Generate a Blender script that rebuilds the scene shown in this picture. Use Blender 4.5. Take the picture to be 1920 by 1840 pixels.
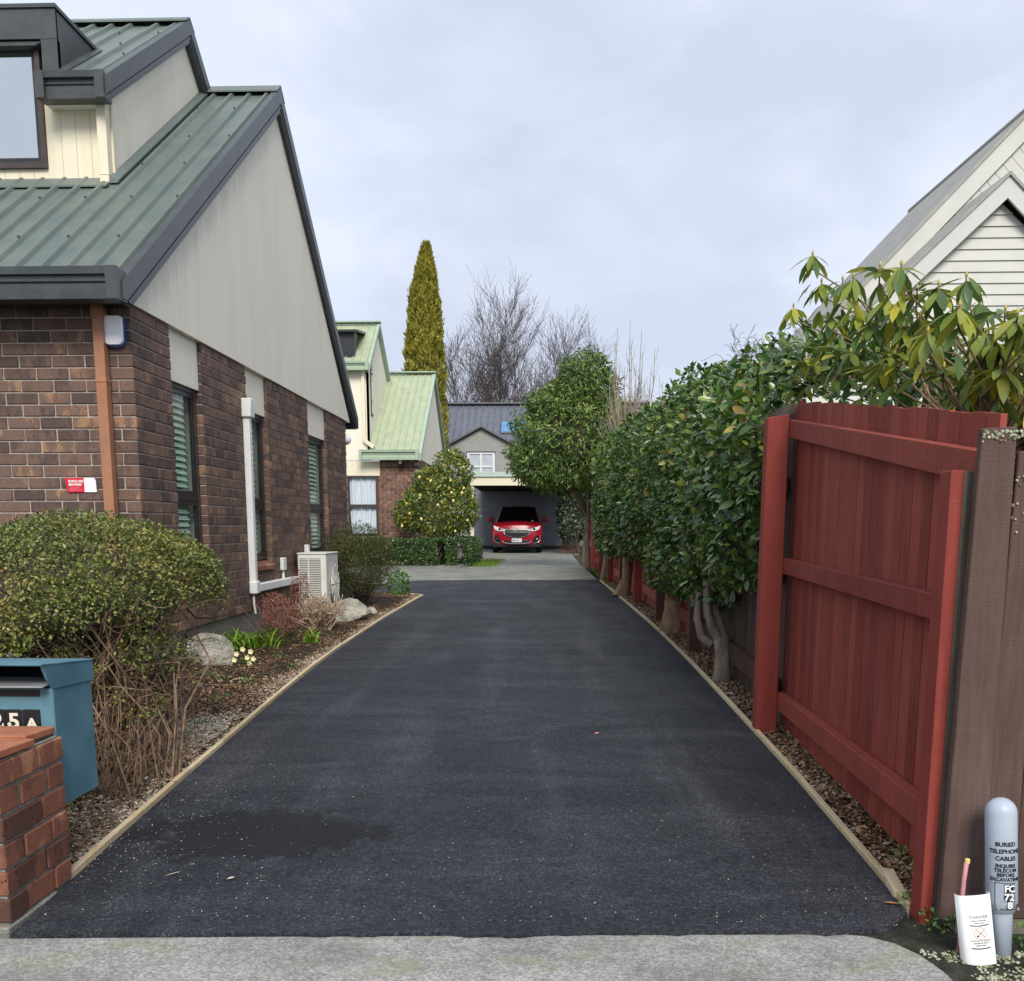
import bpy, bmesh, math, random
import numpy as np
from mathutils import Vector, Matrix

# ------------------------------------------------------------------ clear
for o in list(bpy.data.objects):
    bpy.data.objects.remove(o, do_unlink=True)
SC = bpy.context.scene
C = SC.collection
rng = np.random.default_rng(7)
random.seed(7)
R = math.radians

# ------------------------------------------------------------------ camera
F_PX, PITCH, YAW, EYE = 1780.0, math.atan(280 / 1780), 0.0333, 1.19
cam = bpy.data.cameras.new('camera')
cam.sensor_fit = 'HORIZONTAL'
cam.sensor_width = 36
cam.lens = 36 * F_PX / 1920
cam.shift_y = 350 / 1920
cam.clip_start = 0.05
cam.clip_end = 2000
co = bpy.data.objects.new('camera', cam)
C.objects.link(co)
co.location = (0, 0, EYE)
co.rotation_euler = (math.pi / 2 - PITCH, 0, YAW)
SC.camera = co

# ------------------------------------------------------------------ world: pale overcast sky
SUN_EL, SUN_AZ = R(40), R(171)      # azimuth measured from +Y clockwise: the sun stands behind the camera
w = bpy.data.worlds.new('World')
SC.world = w
w.use_nodes = True
nt = w.node_tree
nt.nodes.clear()
N = nt.nodes.new
out = N('ShaderNodeOutputWorld')
bg = N('ShaderNodeBackground')
bg.inputs['Strength'].default_value = 0.061
sky = N('ShaderNodeTexSky')
sky.sky_type = 'NISHITA'
sky.sun_disc = False
sky.sun_elevation = SUN_EL
sky.sun_rotation = SUN_AZ
sky.altitude = 20
tc = N('ShaderNodeTexCoord')
mp = N('ShaderNodeMapping')
mp.inputs['Scale'].default_value = (1.0, 1.0, 1.9)
mp.inputs['Location'].default_value = (3.1, 0.4, 0.2)
n1 = N('ShaderNodeTexNoise'); n1.inputs['Scale'].default_value = 3.4; n1.inputs['Detail'].default_value = 5; n1.inputs['Roughness'].default_value = .5
n1.inputs['Distortion'].default_value = .25
n2 = N('ShaderNodeTexNoise'); n2.inputs['Scale'].default_value = 4.6; n2.inputs['Detail'].default_value = 4; n2.inputs['Roughness'].default_value = .5
cr = N('ShaderNodeValToRGB')
cr.color_ramp.elements[0].position = .36; cr.color_ramp.elements[0].color = (5.05, 5.55, 6.7, 1)
cr.color_ramp.elements[1].position = .58; cr.color_ramp.elements[1].color = (6.4, 6.85, 7.95, 1)
cf = N('ShaderNodeMapRange')
cf.inputs['From Min'].default_value = .3; cf.inputs['From Max'].default_value = .75
cf.inputs['To Min'].default_value = 1.0; cf.inputs['To Max'].default_value = .86
mx = N('ShaderNodeMix'); mx.data_type = 'RGBA'
L = nt.links.new
L(tc.outputs['Generated'], mp.inputs['Vector'])
L(mp.outputs[0], n1.inputs['Vector']); L(mp.outputs[0], n2.inputs['Vector'])
L(n1.outputs['Fac'], cr.inputs[0]); L(n2.outputs['Fac'], cf.inputs['Value'])
L(cf.outputs[0], mx.inputs[0]); L(sky.outputs[0], mx.inputs[6]); L(cr.outputs[0], mx.inputs[7])
L(mx.outputs[2], bg.inputs['Color']); L(bg.outputs[0], out.inputs['Surface'])

# ------------------------------------------------------------------ sun (soft, through cloud)
sl = bpy.data.lights.new('sun', 'SUN')
sl.energy = 1.5
sl.angle = R(24)
sl.color = (1, .95, .87)
so = bpy.data.objects.new('sun', sl)
C.objects.link(so)
sdir = Vector((math.sin(SUN_AZ) * math.cos(SUN_EL), math.cos(SUN_AZ) * math.cos(SUN_EL), math.sin(SUN_EL)))
so.rotation_euler = (-sdir).to_track_quat('-Z', 'Y').to_euler()
so.location = sdir * 60

SC.view_settings.view_transform = 'Standard'
SC.view_settings.look = 'None'
SC.view_settings.gamma = 1
SC.view_settings.use_curve_mapping = False
SC.view_settings.exposure = 1.15
SC.render.engine = 'CYCLES'

# ------------------------------------------------------------------ helpers
def g(y):
    """height of the ground at distance y"""
    return .009 * (y - 2.7)

def wl(o):
    v = Vector((0, 0, 0))
    while o is not None:
        v += o.location
        o = o.parent
    return v

def link(name, me, mat=None, parent=None, loc=None, kind=None):
    ob = bpy.data.objects.new(name, me)
    C.objects.link(ob)
    if mat is not None and me is not None and len(me.materials) == 0:
        me.materials.append(mat)
    if parent is not None:
        ob.parent = parent
    if loc is not None:
        ob.location = Vector(loc) - (wl(parent) if parent is not None else Vector((0, 0, 0)))
    if kind:
        ob['kind'] = kind
    return ob

def thing(name, loc, label, cat, group=None):
    o = bpy.data.objects.new(name, None)
    o.empty_display_size = .1
    C.objects.link(o)
    o.location = loc
    o['label'] = label
    o['category'] = cat
    if group:
        o['group'] = group
    return o

def tag(o, label, cat, group=None, kind=None):
    o['label'] = label
    if cat: o['category'] = cat
    if group: o['group'] = group
    if kind: o['kind'] = kind
    return o

def np_mesh(name, V, Fc, mat, parent=None, smooth=False, kind=None):
    """V (n,3), Fc (m,k) faces all of k corners, in world coordinates"""
    V = np.asarray(V, dtype=np.float32)
    Fc = np.asarray(Fc, dtype=np.int32)
    if parent is not None:
        V = V - np.array(wl(parent), dtype=np.float32)
    me = bpy.data.meshes.new(name)
    m, k = Fc.shape
    me.vertices.add(len(V)); me.vertices.foreach_set('co', V.ravel())
    me.loops.add(m * k); me.loops.foreach_set('vertex_index', Fc.ravel())
    me.polygons.add(m)
    me.polygons.foreach_set('loop_start', np.arange(0, m * k, k, dtype=np.int32))
    me.polygons.foreach_set('loop_total', np.full(m, k, dtype=np.int32))
    if smooth:
        me.polygons.foreach_set('use_smooth', np.ones(m, dtype=bool))
    me.update(calc_edges=True)
    return link(name, me, mat, parent, None, kind)

class MB:
    """collects simple solids, then links them as one mesh object (world coordinates)"""
    def __init__(s):
        s.v, s.f = [], []
    def add(s, pts, faces):
        b = len(s.v)
        s.v += [tuple(p) for p in pts]
        s.f += [tuple(b + i for i in f) for f in faces]
        return s
    def box(s, x0, x1, y0, y1, z0, z1):
        return s.hexa([(x0, y0, z0), (x1, y0, z0), (x1, y1, z0), (x0, y1, z0), (x0, y0, z1), (x1, y0, z1), (x1, y1, z1), (x0, y1, z1)])
    def hexa(s, p):
        return s.add(p, [(0, 3, 2, 1), (4, 5, 6, 7), (0, 1, 5, 4), (1, 2, 6, 5), (2, 3, 7, 6), (3, 0, 4, 7)])
    def prism(s, poly, vec):
        """polygon (3d points) swept by vec"""
        n = len(poly)
        a = [Vector(p) for p in poly]; b = [p + Vector(vec) for p in a]
        fs = [tuple(range(n))[::-1], tuple(range(n, 2 * n))]
        fs += [(i, (i + 1) % n, n + (i + 1) % n, n + i) for i in range(n)]
        return s.add(a + b, fs)
    def bar(s, a, b, wd, ht, up=(0, 0, 1)):
        a, b = Vector(a), Vector(b)
        d = (b - a).normalized(); u = Vector(up)
        sd = d.cross(u).normalized() * (wd / 2); u2 = sd.cross(d).normalized() * (ht / 2)
        return s.hexa([a - sd - u2, a + sd - u2, b + sd - u2, b - sd - u2, a - sd + u2, a + sd + u2, b + sd + u2, b - sd + u2])
    def tube(s, pts, rad, n=6, cap=True):
        pts = [Vector(p) for p in pts]
        if not hasattr(rad, '__len__'): rad = [rad] * len(pts)
        b = len(s.v); prev = None
        for i, p in enumerate(pts):
            d = (pts[min(i + 1, len(pts) - 1)] - pts[max(i - 1, 0)])
            d = d.normalized() if d.length > 1e-9 else Vector((0, 0, 1))
            if prev is None:
                a = d.orthogonal().normalized()
            else:
                a = prev - d * prev.dot(d)
                a = a.normalized() if a.length > 1e-6 else d.orthogonal().normalized()
            prev = a; c = d.cross(a)
            for k in range(n):
                t = 2 * math.pi * k / n
                s.v.append(tuple(p + (a * math.cos(t) + c * math.sin(t)) * rad[i]))
        for i in range(len(pts) - 1):
            for k in range(n):
                k2 = (k + 1) % n
                s.f.append((b + i * n + k, b + i * n + k2, b + (i + 1) * n + k2, b + (i + 1) * n + k))
        if cap:
            s.f.append(tuple(b + k for k in range(n))[::-1]); e = b + (len(pts) - 1) * n
            s.f.append(tuple(e + k for k in range(n)))
        return s
    def lathe(s, prof, c, n=16, axis='z'):
        """prof list of (r,h) about a vertical axis through c"""
        b = len(s.v)
        for r, h in prof:
            for k in range(n):
                t = 2 * math.pi * k / n
                if axis == 'z': s.v.append((c[0] + r * math.cos(t), c[1] + r * math.sin(t), c[2] + h))
                elif axis == 'x': s.v.append((c[0] + h, c[1] + r * math.cos(t), c[2] + r * math.sin(t)))
                else: s.v.append((c[0] + r * math.cos(t), c[1] + h, c[2] + r * math.sin(t)))
        for i in range(len(prof) - 1):
            for k in range(n):
                k2 = (k + 1) % n
                s.f.append((b + i * n + k, b + i * n + k2, b + (i + 1) * n + k2, b + (i + 1) * n + k))
        s.f.append(tuple(b + k for k in range(n))[::-1]); e = b + (len(prof) - 1) * n
        s.f.append(tuple(e + k for k in range(n)))
        return s
    def build(s, name, mat, parent=None, smooth=False, bevel=0, kind=None, label=None, fix=True):
        me = bpy.data.meshes.new(name)
        off = wl(parent) if parent is not None else Vector((0, 0, 0))
        me.from_pydata([tuple(Vector(p) - off) for p in s.v], [], s.f)
        if fix or bevel:
            bm = bmesh.new(); bm.from_mesh(me)
            if bevel:
                bmesh.ops.bevel(bm, geom=list(bm.edges), offset=bevel, segments=1, affect='EDGES', clamp_overlap=True)
            bmesh.ops.recalc_face_normals(bm, faces=bm.faces)
            bm.to_mesh(me); bm.free()
        if smooth:
            for p in me.polygons: p.use_smooth = True
        o = link(name, me, mat, parent, None, kind)
        if label: o['label'] = label
        return o

def text_mesh(txt, size, mat, name, place, parent=None, offset=0.0, align='CENTER', extr=.0006, shear=0, spacing=1.0, line=1.0):
    """lettering as real thin geometry; place maps (u,v,depth) to world"""
    cu = bpy.data.curves.new(name, 'FONT')
    cu.body = txt; cu.size = size; cu.align_x = align; cu.offset = offset; cu.extrude = extr
    cu.shear = shear; cu.space_character = spacing; cu.space_line = line; cu.resolution_u = 3
    ob = bpy.data.objects.new(name, cu); C.objects.link(ob)
    dg = bpy.context.evaluated_depsgraph_get(); dg.update()
    me = bpy.data.meshes.new_from_object(ob.evaluated_get(dg))
    C.objects.unlink(ob); bpy.data.objects.remove(ob); bpy.data.curves.remove(cu)
    off = wl(parent) if parent is not None else Vector((0, 0, 0))
    for v in me.vertices:
        v.co = Vector(place(v.co.x, v.co.y, v.co.z)) - off
    me.materials.clear()
    return link(name, me, mat, parent)

# ------------------------------------------------------------------ materials
def newmat(name):
    m = bpy.data.materials.new(name); m.use_nodes = True
    t = m.node_tree; b = t.nodes['Principled BSDF']
    return m, t, b

def noise(t, scale, detail=4, rough=.55, vec=None, dist=0):
    n = t.nodes.new('ShaderNodeTexNoise')
    n.inputs['Scale'].default_value = scale; n.inputs['Detail'].default_value = detail
    n.inputs['Roughness'].default_value = rough; n.inputs['Distortion'].default_value = dist
    if vec is not None: t.links.new(vec, n.inputs['Vector'])
    return n

def ramp(t, src, stops):
    r = t.nodes.new('ShaderNodeValToRGB')
    e = r.color_ramp.elements
    while len(e) < len(stops): e.new(.5)
    for i, (p, c) in enumerate(stops):
        e[i].position = p; e[i].color = (*c, 1) if len(c) == 3 else c
    t.links.new(src, r.inputs[0])
    return r

def coords(t, scale=(1, 1, 1), kind='Object'):
    c = t.nodes.new('ShaderNodeTexCoord'); m = t.nodes.new('ShaderNodeMapping')
    m.inputs['Scale'].default_value = scale
    t.links.new(c.outputs[kind], m.inputs['Vector'])
    return m.outputs[0]

def mixc(t, fac, a, b, mode='MIX'):
    m = t.nodes.new('ShaderNodeMix'); m.data_type = 'RGBA'; m.blend_type = mode
    for sock, val in ((0, fac), (6, a), (7, b)):
        if isinstance(val, (int, float)): m.inputs[sock].default_value = val
        elif isinstance(val, tuple): m.inputs[sock].default_value = (*val, 1)
        else: t.links.new(val, m.inputs[sock])
    return m.outputs[2]

def bump(t, b, src, strength=.3, dist=.01):
    n = t.nodes.new('ShaderNodeBump')
    n.inputs['Strength'].default_value = strength; n.inputs['Distance'].default_value = dist
    t.links.new(src, n.inputs['Height']); t.links.new(n.outputs[0], b.inputs['Normal'])
    return n

def mmath(t, op, a, b=None):
    n = t.nodes.new('ShaderNodeMath'); n.operation = op
    for i, val in enumerate((a, b)):
        if val is None: continue
        if isinstance(val, (int, float)): n.inputs[i].default_value = val
        else: t.links.new(val, n.inputs[i])
    return n.outputs[0]

def rnd(t):
    """one random number for every loose piece and every object"""
    gm = t.nodes.new('ShaderNodeNewGeometry'); oi = t.nodes.new('ShaderNodeObjectInfo')
    s = mmath(t, 'ADD', gm.outputs['Random Per Island'], oi.outputs['Random'])
    return mmath(t, 'FRACT', mmath(t, 'MULTIPLY', s, 7.31))

def plain(name, c1, c2=None, scale=6, rough=.6, bmp=0, stretch=(1, 1, 1), spec=.4, metal=0, bdist=.004, detail=5, lo=.35, hi=.65):
    m, t, b = newmat(name)
    b.inputs['Roughness'].default_value = rough; b.inputs['Specular IOR Level'].default_value = spec; b.inputs['Metallic'].default_value = metal
    if c2 is None:
        b.inputs['Base Color'].default_value = (*c1, 1)
    v = coords(t, stretch)
    n = noise(t, scale, detail, .6, v)
    if c2 is not None:
        r = ramp(t, n.outputs['Fac'], [(lo, c1), (hi, c2)])
        t.links.new(r.outputs[0], b.inputs['Base Color'])
    if bmp:
        n2 = noise(t, scale * 5, 4, .6, v)
        bump(t, b, n2.outputs['Fac'], bmp, bdist)
    return m

def leafmat(name, stops, rough=.42, trans=.18, spec=.45, gain=1.0):
    m, t, b = newmat(name)
    r = rnd(t)
    v = coords(t)
    n = noise(t, 2.2, 3, .6, v)
    f = mmath(t, 'ADD', mmath(t, 'MULTIPLY', r, .72), mmath(t, 'MULTIPLY', mmath(t, 'SUBTRACT', n.outputs['Fac'], .36), 1.0))
    cr_ = ramp(t, f, [(p, tuple(x * gain for x in c)) for p, c in stops])
    t.links.new(cr_.outputs[0], b.inputs['Base Color'])
    b.inputs['Roughness'].default_value = rough; b.inputs['Specular IOR Level'].default_value = spec
    if trans:
        tr = t.nodes.new('ShaderNodeBsdfTranslucent'); t.links.new(cr_.outputs[0], tr.inputs['Color'])
        ms = t.nodes.new('ShaderNodeMixShader'); ms.inputs[0].default_value = trans
        o = t.nodes['Material Output']
        t.links.new(b.outputs[0], ms.inputs[1]); t.links.new(tr.outputs[0], ms.inputs[2]); t.links.new(ms.outputs[0], o.inputs['Surface'])
    return m

def brickmat(name, dark, mid, tan, amount=.5, speck=True, rough=.75):
    m, t, b = newmat(name)
    r = rnd(t)
    tcn = t.nodes.new('ShaderNodeTexCoord')
    cmb = t.nodes.new('ShaderNodeCombineXYZ')
    t.links.new(mmath(t, 'MULTIPLY', r, 37.0), cmb.inputs[0]); t.links.new(mmath(t, 'MULTIPLY', r, 91.0), cmb.inputs[1])
    va = t.nodes.new('ShaderNodeVectorMath'); va.operation = 'ADD'
    t.links.new(tcn.outputs['Object'], va.inputs[0]); t.links.new(cmb.outputs[0], va.inputs[1])
    mp_ = t.nodes.new('ShaderNodeMapping'); mp_.inputs['Scale'].default_value = (1, 1, .55)
    t.links.new(va.outputs[0], mp_.inputs['Vector'])
    n = noise(t, 9, 4, .6, mp_.outputs[0])
    f = mmath(t, 'ADD', n.outputs['Fac'], mmath(t, 'MULTIPLY', mmath(t, 'SUBTRACT', r, .5), .34))
    c = ramp(t, f, [(.36, dark), (.52, mid), (.60 + .1 * (1 - amount), mid), (.74, tan)])
    col = c.outputs[0]
    n3 = noise(t, 60, 3, .6, va.outputs[0])
    col = mixc(t, .35, col, ramp(t, n3.outputs['Fac'], [(.3, (.55, .55, .55)), (.7, (1.25, 1.25, 1.25))]).outputs[0], 'MULTIPLY')
    if speck:
        vo = t.nodes.new('ShaderNodeTexVoronoi'); vo.inputs['Scale'].default_value = 48
        t.links.new(va.outputs[0], vo.inputs['Vector'])
        sp = ramp(t, vo.outputs['Distance'], [(.12, (1, 1, 1)), (.22, (0, 0, 0))])
        n4 = noise(t, 14, 2, .5, va.outputs[0])
        gate = ramp(t, n4.outputs['Fac'], [(.47, (0, 0, 0)), (.56, (1, 1, 1))])
        col = mixc(t, mmath(t, 'MULTIPLY', sp.outputs[0], gate.outputs[0]), col, (.012, .01, .01))
    t.links.new(col, b.inputs['Base Color'])
    b.inputs['Roughness'].default_value = rough; b.inputs['Specular IOR Level'].default_value = .3
    bump(t, b, n3.outputs['Fac'], .35, .004)
    return m

def glassmat(name, tint=(.6, .72, .66), refl=.25):
    m, t, b = newmat(name)
    t.nodes.remove(b)
    o = t.nodes['Material Output']
    tr = t.nodes.new('ShaderNodeBsdfTransparent'); tr.inputs['Color'].default_value = (*tint, 1)
    gl = t.nodes.new('ShaderNodeBsdfGlossy'); gl.inputs['Roughness'].default_value = .03; gl.inputs['Color'].default_value = (.9, .95, .95, 1)
    fr = t.nodes.new('ShaderNodeFresnel'); fr.inputs['IOR'].default_value = 1.5
    ms = t.nodes.new('ShaderNodeMixShader')
    gm = t.nodes.new('ShaderNodeNewGeometry')
    t.links.new(mmath(t, 'MULTIPLY', mmath(t, 'ADD', fr.outputs[0], refl), mmath(t, 'SUBTRACT', 1.0, gm.outputs['Backfacing'])), ms.inputs[0])
    t.links.new(tr.outputs[0], ms.inputs[1]); t.links.new(gl.outputs[0], ms.inputs[2]); t.links.new(ms.outputs[0], o.inputs['Surface'])
    return m

def asphaltmat():
    m, t, b = newmat('asphalt')
    v = coords(t)
    fine = noise(t, 190, 5, .75, v)
    mid = noise(t, 46, 5, .65, v)
    streak = noise(t, 1.0, 7, .68, coords(t, (.8, 2.2, 1)), 1.2)
    tyre = noise(t, 1.0, 5, .6, coords(t, (3.2, .35, 1)))
    big = noise(t, .9, 4, .55, v, .4)
    base = ramp(t, mid.outputs['Fac'], [(.35, (.0145, .0165, .022)), (.66, (.034, .0375, .047))])
    dust = mmath(t, 'MULTIPLY', ramp(t, streak.outputs['Fac'], [(.46, (0, 0, 0)), (.74, (1, 1, 1))]).outputs[0], .5)
    dust = mmath(t, 'ADD', dust, mmath(t, 'MULTIPLY', ramp(t, tyre.outputs['Fac'], [(.5, (0, 0, 0)), (.74, (1, 1, 1))]).outputs[0], .5))
    dust = mmath(t, 'MULTIPLY', dust, ramp(t, fine.outputs['Fac'], [(.42, (.10, .10, .10)), (.60, (1, 1, 1))]).outputs[0])
    col = mixc(t, dust, base.outputs[0], (.125, .13, .145))
    col = mixc(t, .75, col, ramp(t, fine.outputs['Fac'], [(.36, (.45, .45, .45)), (.64, (1.6, 1.6, 1.6))]).outputs[0], 'MULTIPLY')
    st = t.nodes.new('ShaderNodeTexVoronoi'); st.inputs['Scale'].default_value = 150; t.links.new(v, st.inputs['Vector'])
    sv = t.nodes.new('ShaderNodeSeparateXYZ'); t.links.new(st.outputs['Color'], sv.inputs[0])
    col = mixc(t, .85, col, ramp(t, sv.outputs[0], [(.0, (.45, .45, .45)), (.55, (.85, .85, .85)), (.88, (1.25, 1.25, 1.25)), (1, (2.1, 2.1, 2.1))]).outputs[0], 'MULTIPLY')
    # pale dust specks and small open pores
    vo = t.nodes.new('ShaderNodeTexVoronoi'); vo.inputs['Scale'].default_value = 58; t.links.new(v, vo.inputs['Vector'])
    pore = ramp(t, vo.outputs['Distance'], [(.10, (1, 1, 1)), (.24, (0, 0, 0))])
    pg = ramp(t, noise(t, 2.4, 3, .6, v).outputs['Fac'], [(.42, (0, 0, 0)), (.55, (1, 1, 1))])
    pm = mmath(t, 'MULTIPLY', pore.outputs[0], pg.outputs[0])
    col = mixc(t, pm, col, (.009, .009, .011))
    # damp patch with a ragged outline beside the left verge
    gm = t.nodes.new('ShaderNodeTexCoord'); sx = t.nodes.new('ShaderNodeSeparateXYZ'); t.links.new(gm.outputs['Object'], sx.inputs[0])
    dx = mmath(t, 'DIVIDE', mmath(t, 'ADD', sx.outputs[0], 1.12), .5); dy = mmath(t, 'DIVIDE', mmath(t, 'SUBTRACT', sx.outputs[1], 3.55), .33)
    dd = mmath(t, 'SQRT', mmath(t, 'ADD', mmath(t, 'POWER', dx, 2.0), mmath(t, 'POWER', dy, 2.0)))
    dd = mmath(t, 'ADD', dd, mmath(t, 'MULTIPLY', mmath(t, 'SUBTRACT', noise(t, 6, 8, .75, v).outputs['Fac'], .5), 2.5))
    wet = ramp(t, dd, [(.82, (1, 1, 1)), (1.0, (0, 0, 0))])
    wetf = mmath(t, 'MULTIPLY', wet.outputs[0], .88)
    col = mixc(t, wetf, col, (.009, .0098, .0125))
    t.links.new(col, b.inputs['Base Color'])
    rg = ramp(t, big.outputs['Fac'], [(.3, (.62, .62, .62)), (.7, (.8, .8, .8))])
    t.links.new(rg.outputs[0], b.inputs['Roughness'])
    b.inputs['Specular IOR Level'].default_value = .28
    h = mmath(t, 'ADD', mmath(t, 'MULTIPLY', fine.outputs['Fac'], .5), mmath(t, 'SUBTRACT', mid.outputs['Fac'], mmath(t, 'MULTIPLY', pm, .8)))
    h = mmath(t, 'ADD', h, mmath(t, 'MULTIPLY', sv.outputs[1], .5))
    bump(t, b, h, .55, .006)
    return m

def concretemat(name, c1, c2, moss=0.0, crackat=None):
    m, t, b = newmat(name)
    v = coords(t)
    big = noise(t, 1.6, 5, .6, v); fine = noise(t, 220, 3, .7, v); mid = noise(t, 22, 4, .6, v)
    col = ramp(t, big.outputs['Fac'], [(.32, c1), (.68, c2)]).outputs[0]
    col = mixc(t, .6, col, ramp(t, fine.outputs['Fac'], [(.32, (.5, .5, .5)), (.7, (1.4, 1.4, 1.4))]).outputs[0], 'MULTIPLY')
    col = mixc(t, .45, col, ramp(t, mid.outputs['Fac'], [(.3, (.7, .7, .7)), (.7, (1.25, 1.25, 1.25))]).outputs[0], 'MULTIPLY')
    sg_ = t.nodes.new('ShaderNodeTexVoronoi'); sg_.inputs['Scale'].default_value = 130; t.links.new(v, sg_.inputs['Vector'])
    sq = t.nodes.new('ShaderNodeSeparateXYZ'); t.links.new(sg_.outputs['Color'], sq.inputs[0])
    col = mixc(t, .8, col, ramp(t, sq.outputs[0], [(.0, (.62, .61, .59)), (.6, (.97, .97, .96)), (1, (1.35, 1.34, 1.3))]).outputs[0], 'MULTIPLY')
    if moss:
        n = noise(t, 3.1, 6, .7, coords(t, (1, 1.6, 1)))
        gate = ramp(t, n.outputs['Fac'], [(.52, (0, 0, 0)), (.66, (1, 1, 1))])
        col = mixc(t, mmath(t, 'MULTIPLY', gate.outputs[0], moss), col, (.22, .235, .11))
        n2 = noise(t, 2.2, 6, .7, coords(t, (1, 2.2, 1)))
        col = mixc(t, mmath(t, 'MULTIPLY', ramp(t, n2.outputs['Fac'], [(.5, (0, 0, 0)), (.7, (1, 1, 1))]).outputs[0], .45), col, (.1, .1, .095))
    # old lichen and exposed stone
    vo = t.nodes.new('ShaderNodeTexVoronoi'); vo.inputs['Scale'].default_value = 60; t.links.new(v, vo.inputs['Vector'])
    st = mmath(t, 'MULTIPLY', ramp(t, vo.outputs['Distance'], [(.18, (1, 1, 1)), (.3, (0, 0, 0))]).outputs[0],
               ramp(t, noise(t, 5, 4, .65, v).outputs['Fac'], [(.52, (0, 0, 0)), (.62, (1, 1, 1))]).outputs[0])
    col = mixc(t, mmath(t, 'MULTIPLY', st, .7), col, (.46, .46, .40))
    t.links.new(col, b.inputs['Base Color'])
    b.inputs['Roughness'].default_value = .85; b.inputs['Specular IOR Level'].default_value = .25
    bump(t, b, mmath(t, 'ADD', fine.outputs['Fac'], mid.outputs['Fac']), .4, .004)
    return m

def woodmat(name, c1, c2, rough=.65, grain=1.0, worn=None):
    """painted sawn timber: vertical grain, per-board tint"""
    m, t, b = newmat(name)
    r = rnd(t)
    tcn = t.nodes.new('ShaderNodeTexCoord'); cmb = t.nodes.new('ShaderNodeCombineXYZ')
    t.links.new(mmath(t, 'MULTIPLY', r, 53.0), cmb.inputs[0]); t.links.new(mmath(t, 'MULTIPLY', r, 17.0), cmb.inputs[2])
    va = t.nodes.new('ShaderNodeVectorMath'); va.operation = 'ADD'
    t.links.new(tcn.outputs['Object'], va.inputs[0]); t.links.new(cmb.outputs[0], va.inputs[1])
    mp_ = t.nodes.new('ShaderNodeMapping'); mp_.inputs['Scale'].default_value = (1, 1, .09)
    t.links.new(va.outputs[0], mp_.inputs['Vector'])
    gn = noise(t, 55, 5, .65, mp_.outputs[0], .5)
    saw = noise(t, 1.0, 3, .6, None); sm = t.nodes.new('ShaderNodeMapping'); sm.inputs['Scale'].default_value = (9, 9, 190)
    t.links.new(va.outputs[0], sm.inputs['Vector']); t.links.new(sm.outputs[0], saw.inputs['Vector'])
    big = noise(t, 2.2, 4, .6, va.outputs[0])
    f = mmath(t, 'ADD', mmath(t, 'MULTIPLY', gn.outputs['Fac'], .55), mmath(t, 'MULTIPLY', big.outputs['Fac'], .45))
    f = mmath(t, 'ADD', f, mmath(t, 'MULTIPLY', mmath(t, 'SUBTRACT', r, .5), .28))
    col = ramp(t, f, [(.33, c1), (.66, c2)]).outputs[0]
    if worn:
        wn = noise(t, 7, 6, .7, mp_.outputs[0])
        col = mixc(t, mmath(t, 'MULTIPLY', ramp(t, wn.outputs['Fac'], [(.58, (0, 0, 0)), (.7, (1, 1, 1))]).outputs[0], worn[1]), col, worn[0])
    t.links.new(col, b.inputs['Base Color'])
    b.inputs['Roughness'].default_value = rough; b.inputs['Specular IOR Level'].default_value = .3
    bump(t, b, mmath(t, 'ADD', gn.outputs['Fac'], mmath(t, 'MULTIPLY', saw.outputs['Fac'], .6)), .4 * grain, .004)
    return m

def roofmat(name, c1, c2, rough=.45):
    m, t, b = newmat(name)
    v = coords(t, (1, .35, 1))
    n = noise(t, 5, 5, .6, v); n2 = noise(t, 45, 4, .6, coords(t))
    col = ramp(t, n.outputs['Fac'], [(.33, c1), (.67, c2)]).outputs[0]
    col = mixc(t, .3, col, ramp(t, n2.outputs['Fac'], [(.3, (.75, .75, .75)), (.7, (1.2, 1.2, 1.2))]).outputs[0], 'MULTIPLY')
    t.links.new(col, b.inputs['Base Color'])
    b.inputs['Roughness'].default_value = rough; b.inputs['Specular IOR Level'].default_value = .5
    return m

def claddingmat(name, c1, c2, drip=False):
    """cream sheet cladding with faint vertical rain streaks"""
    m, t, b = newmat(name)
    n = noise(t, 1.0, 5, .6, coords(t, (2.3, 2.3, .5)))
    n2 = noise(t, 1.0, 6, .75, coords(t, (26, 26, .55)), .3)
    col = ramp(t, n.outputs['Fac'], [(.3, c1), (.66, c2)]).outputs[0]
    col = mixc(t, .30, col, ramp(t, n2.outputs['Fac'], [(.28, (.70, .70, .67)), (.5, (1, 1, 1)), (.7, (1.06, 1.06, 1.06))]).outputs[0], 'MULTIPLY')
    if drip:       # dark runs below the metal barge, where rain drips off it
        tcn = t.nodes.new('ShaderNodeTexCoord'); sx = t.nodes.new('ShaderNodeSeparateXYZ'); t.links.new(tcn.outputs['Object'], sx.inputs[0])
        below = mmath(t, 'SUBTRACT', mmath(t, 'ADD', 2.60, mmath(t, 'MULTIPLY', sx.outputs[1], .70)), sx.outputs[2])
        run = noise(t, 1.0, 5, .75, coords(t, (30, 30, .6)))
        ln_ = mmath(t, 'MULTIPLY', mmath(t, 'SUBTRACT', run.outputs['Fac'], .44), 1.6)
        st = mmath(t, 'MULTIPLY', mmath(t, 'GREATER_THAN', below, -.3), ramp(t, mmath(t, 'SUBTRACT', ln_, below), [(.0, (0, 0, 0)), (.16, (1, 1, 1))]).outputs[0])
        col = mixc(t, mmath(t, 'MULTIPLY', st, .26), col, (.30, .29, .26))
    t.links.new(col, b.inputs['Base Color'])
    b.inputs['Roughness'].default_value = .6; b.inputs['Specular IOR Level'].default_value = .3
    bump(t, b, n2.outputs['Fac'], .03, .002)
    return m

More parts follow.
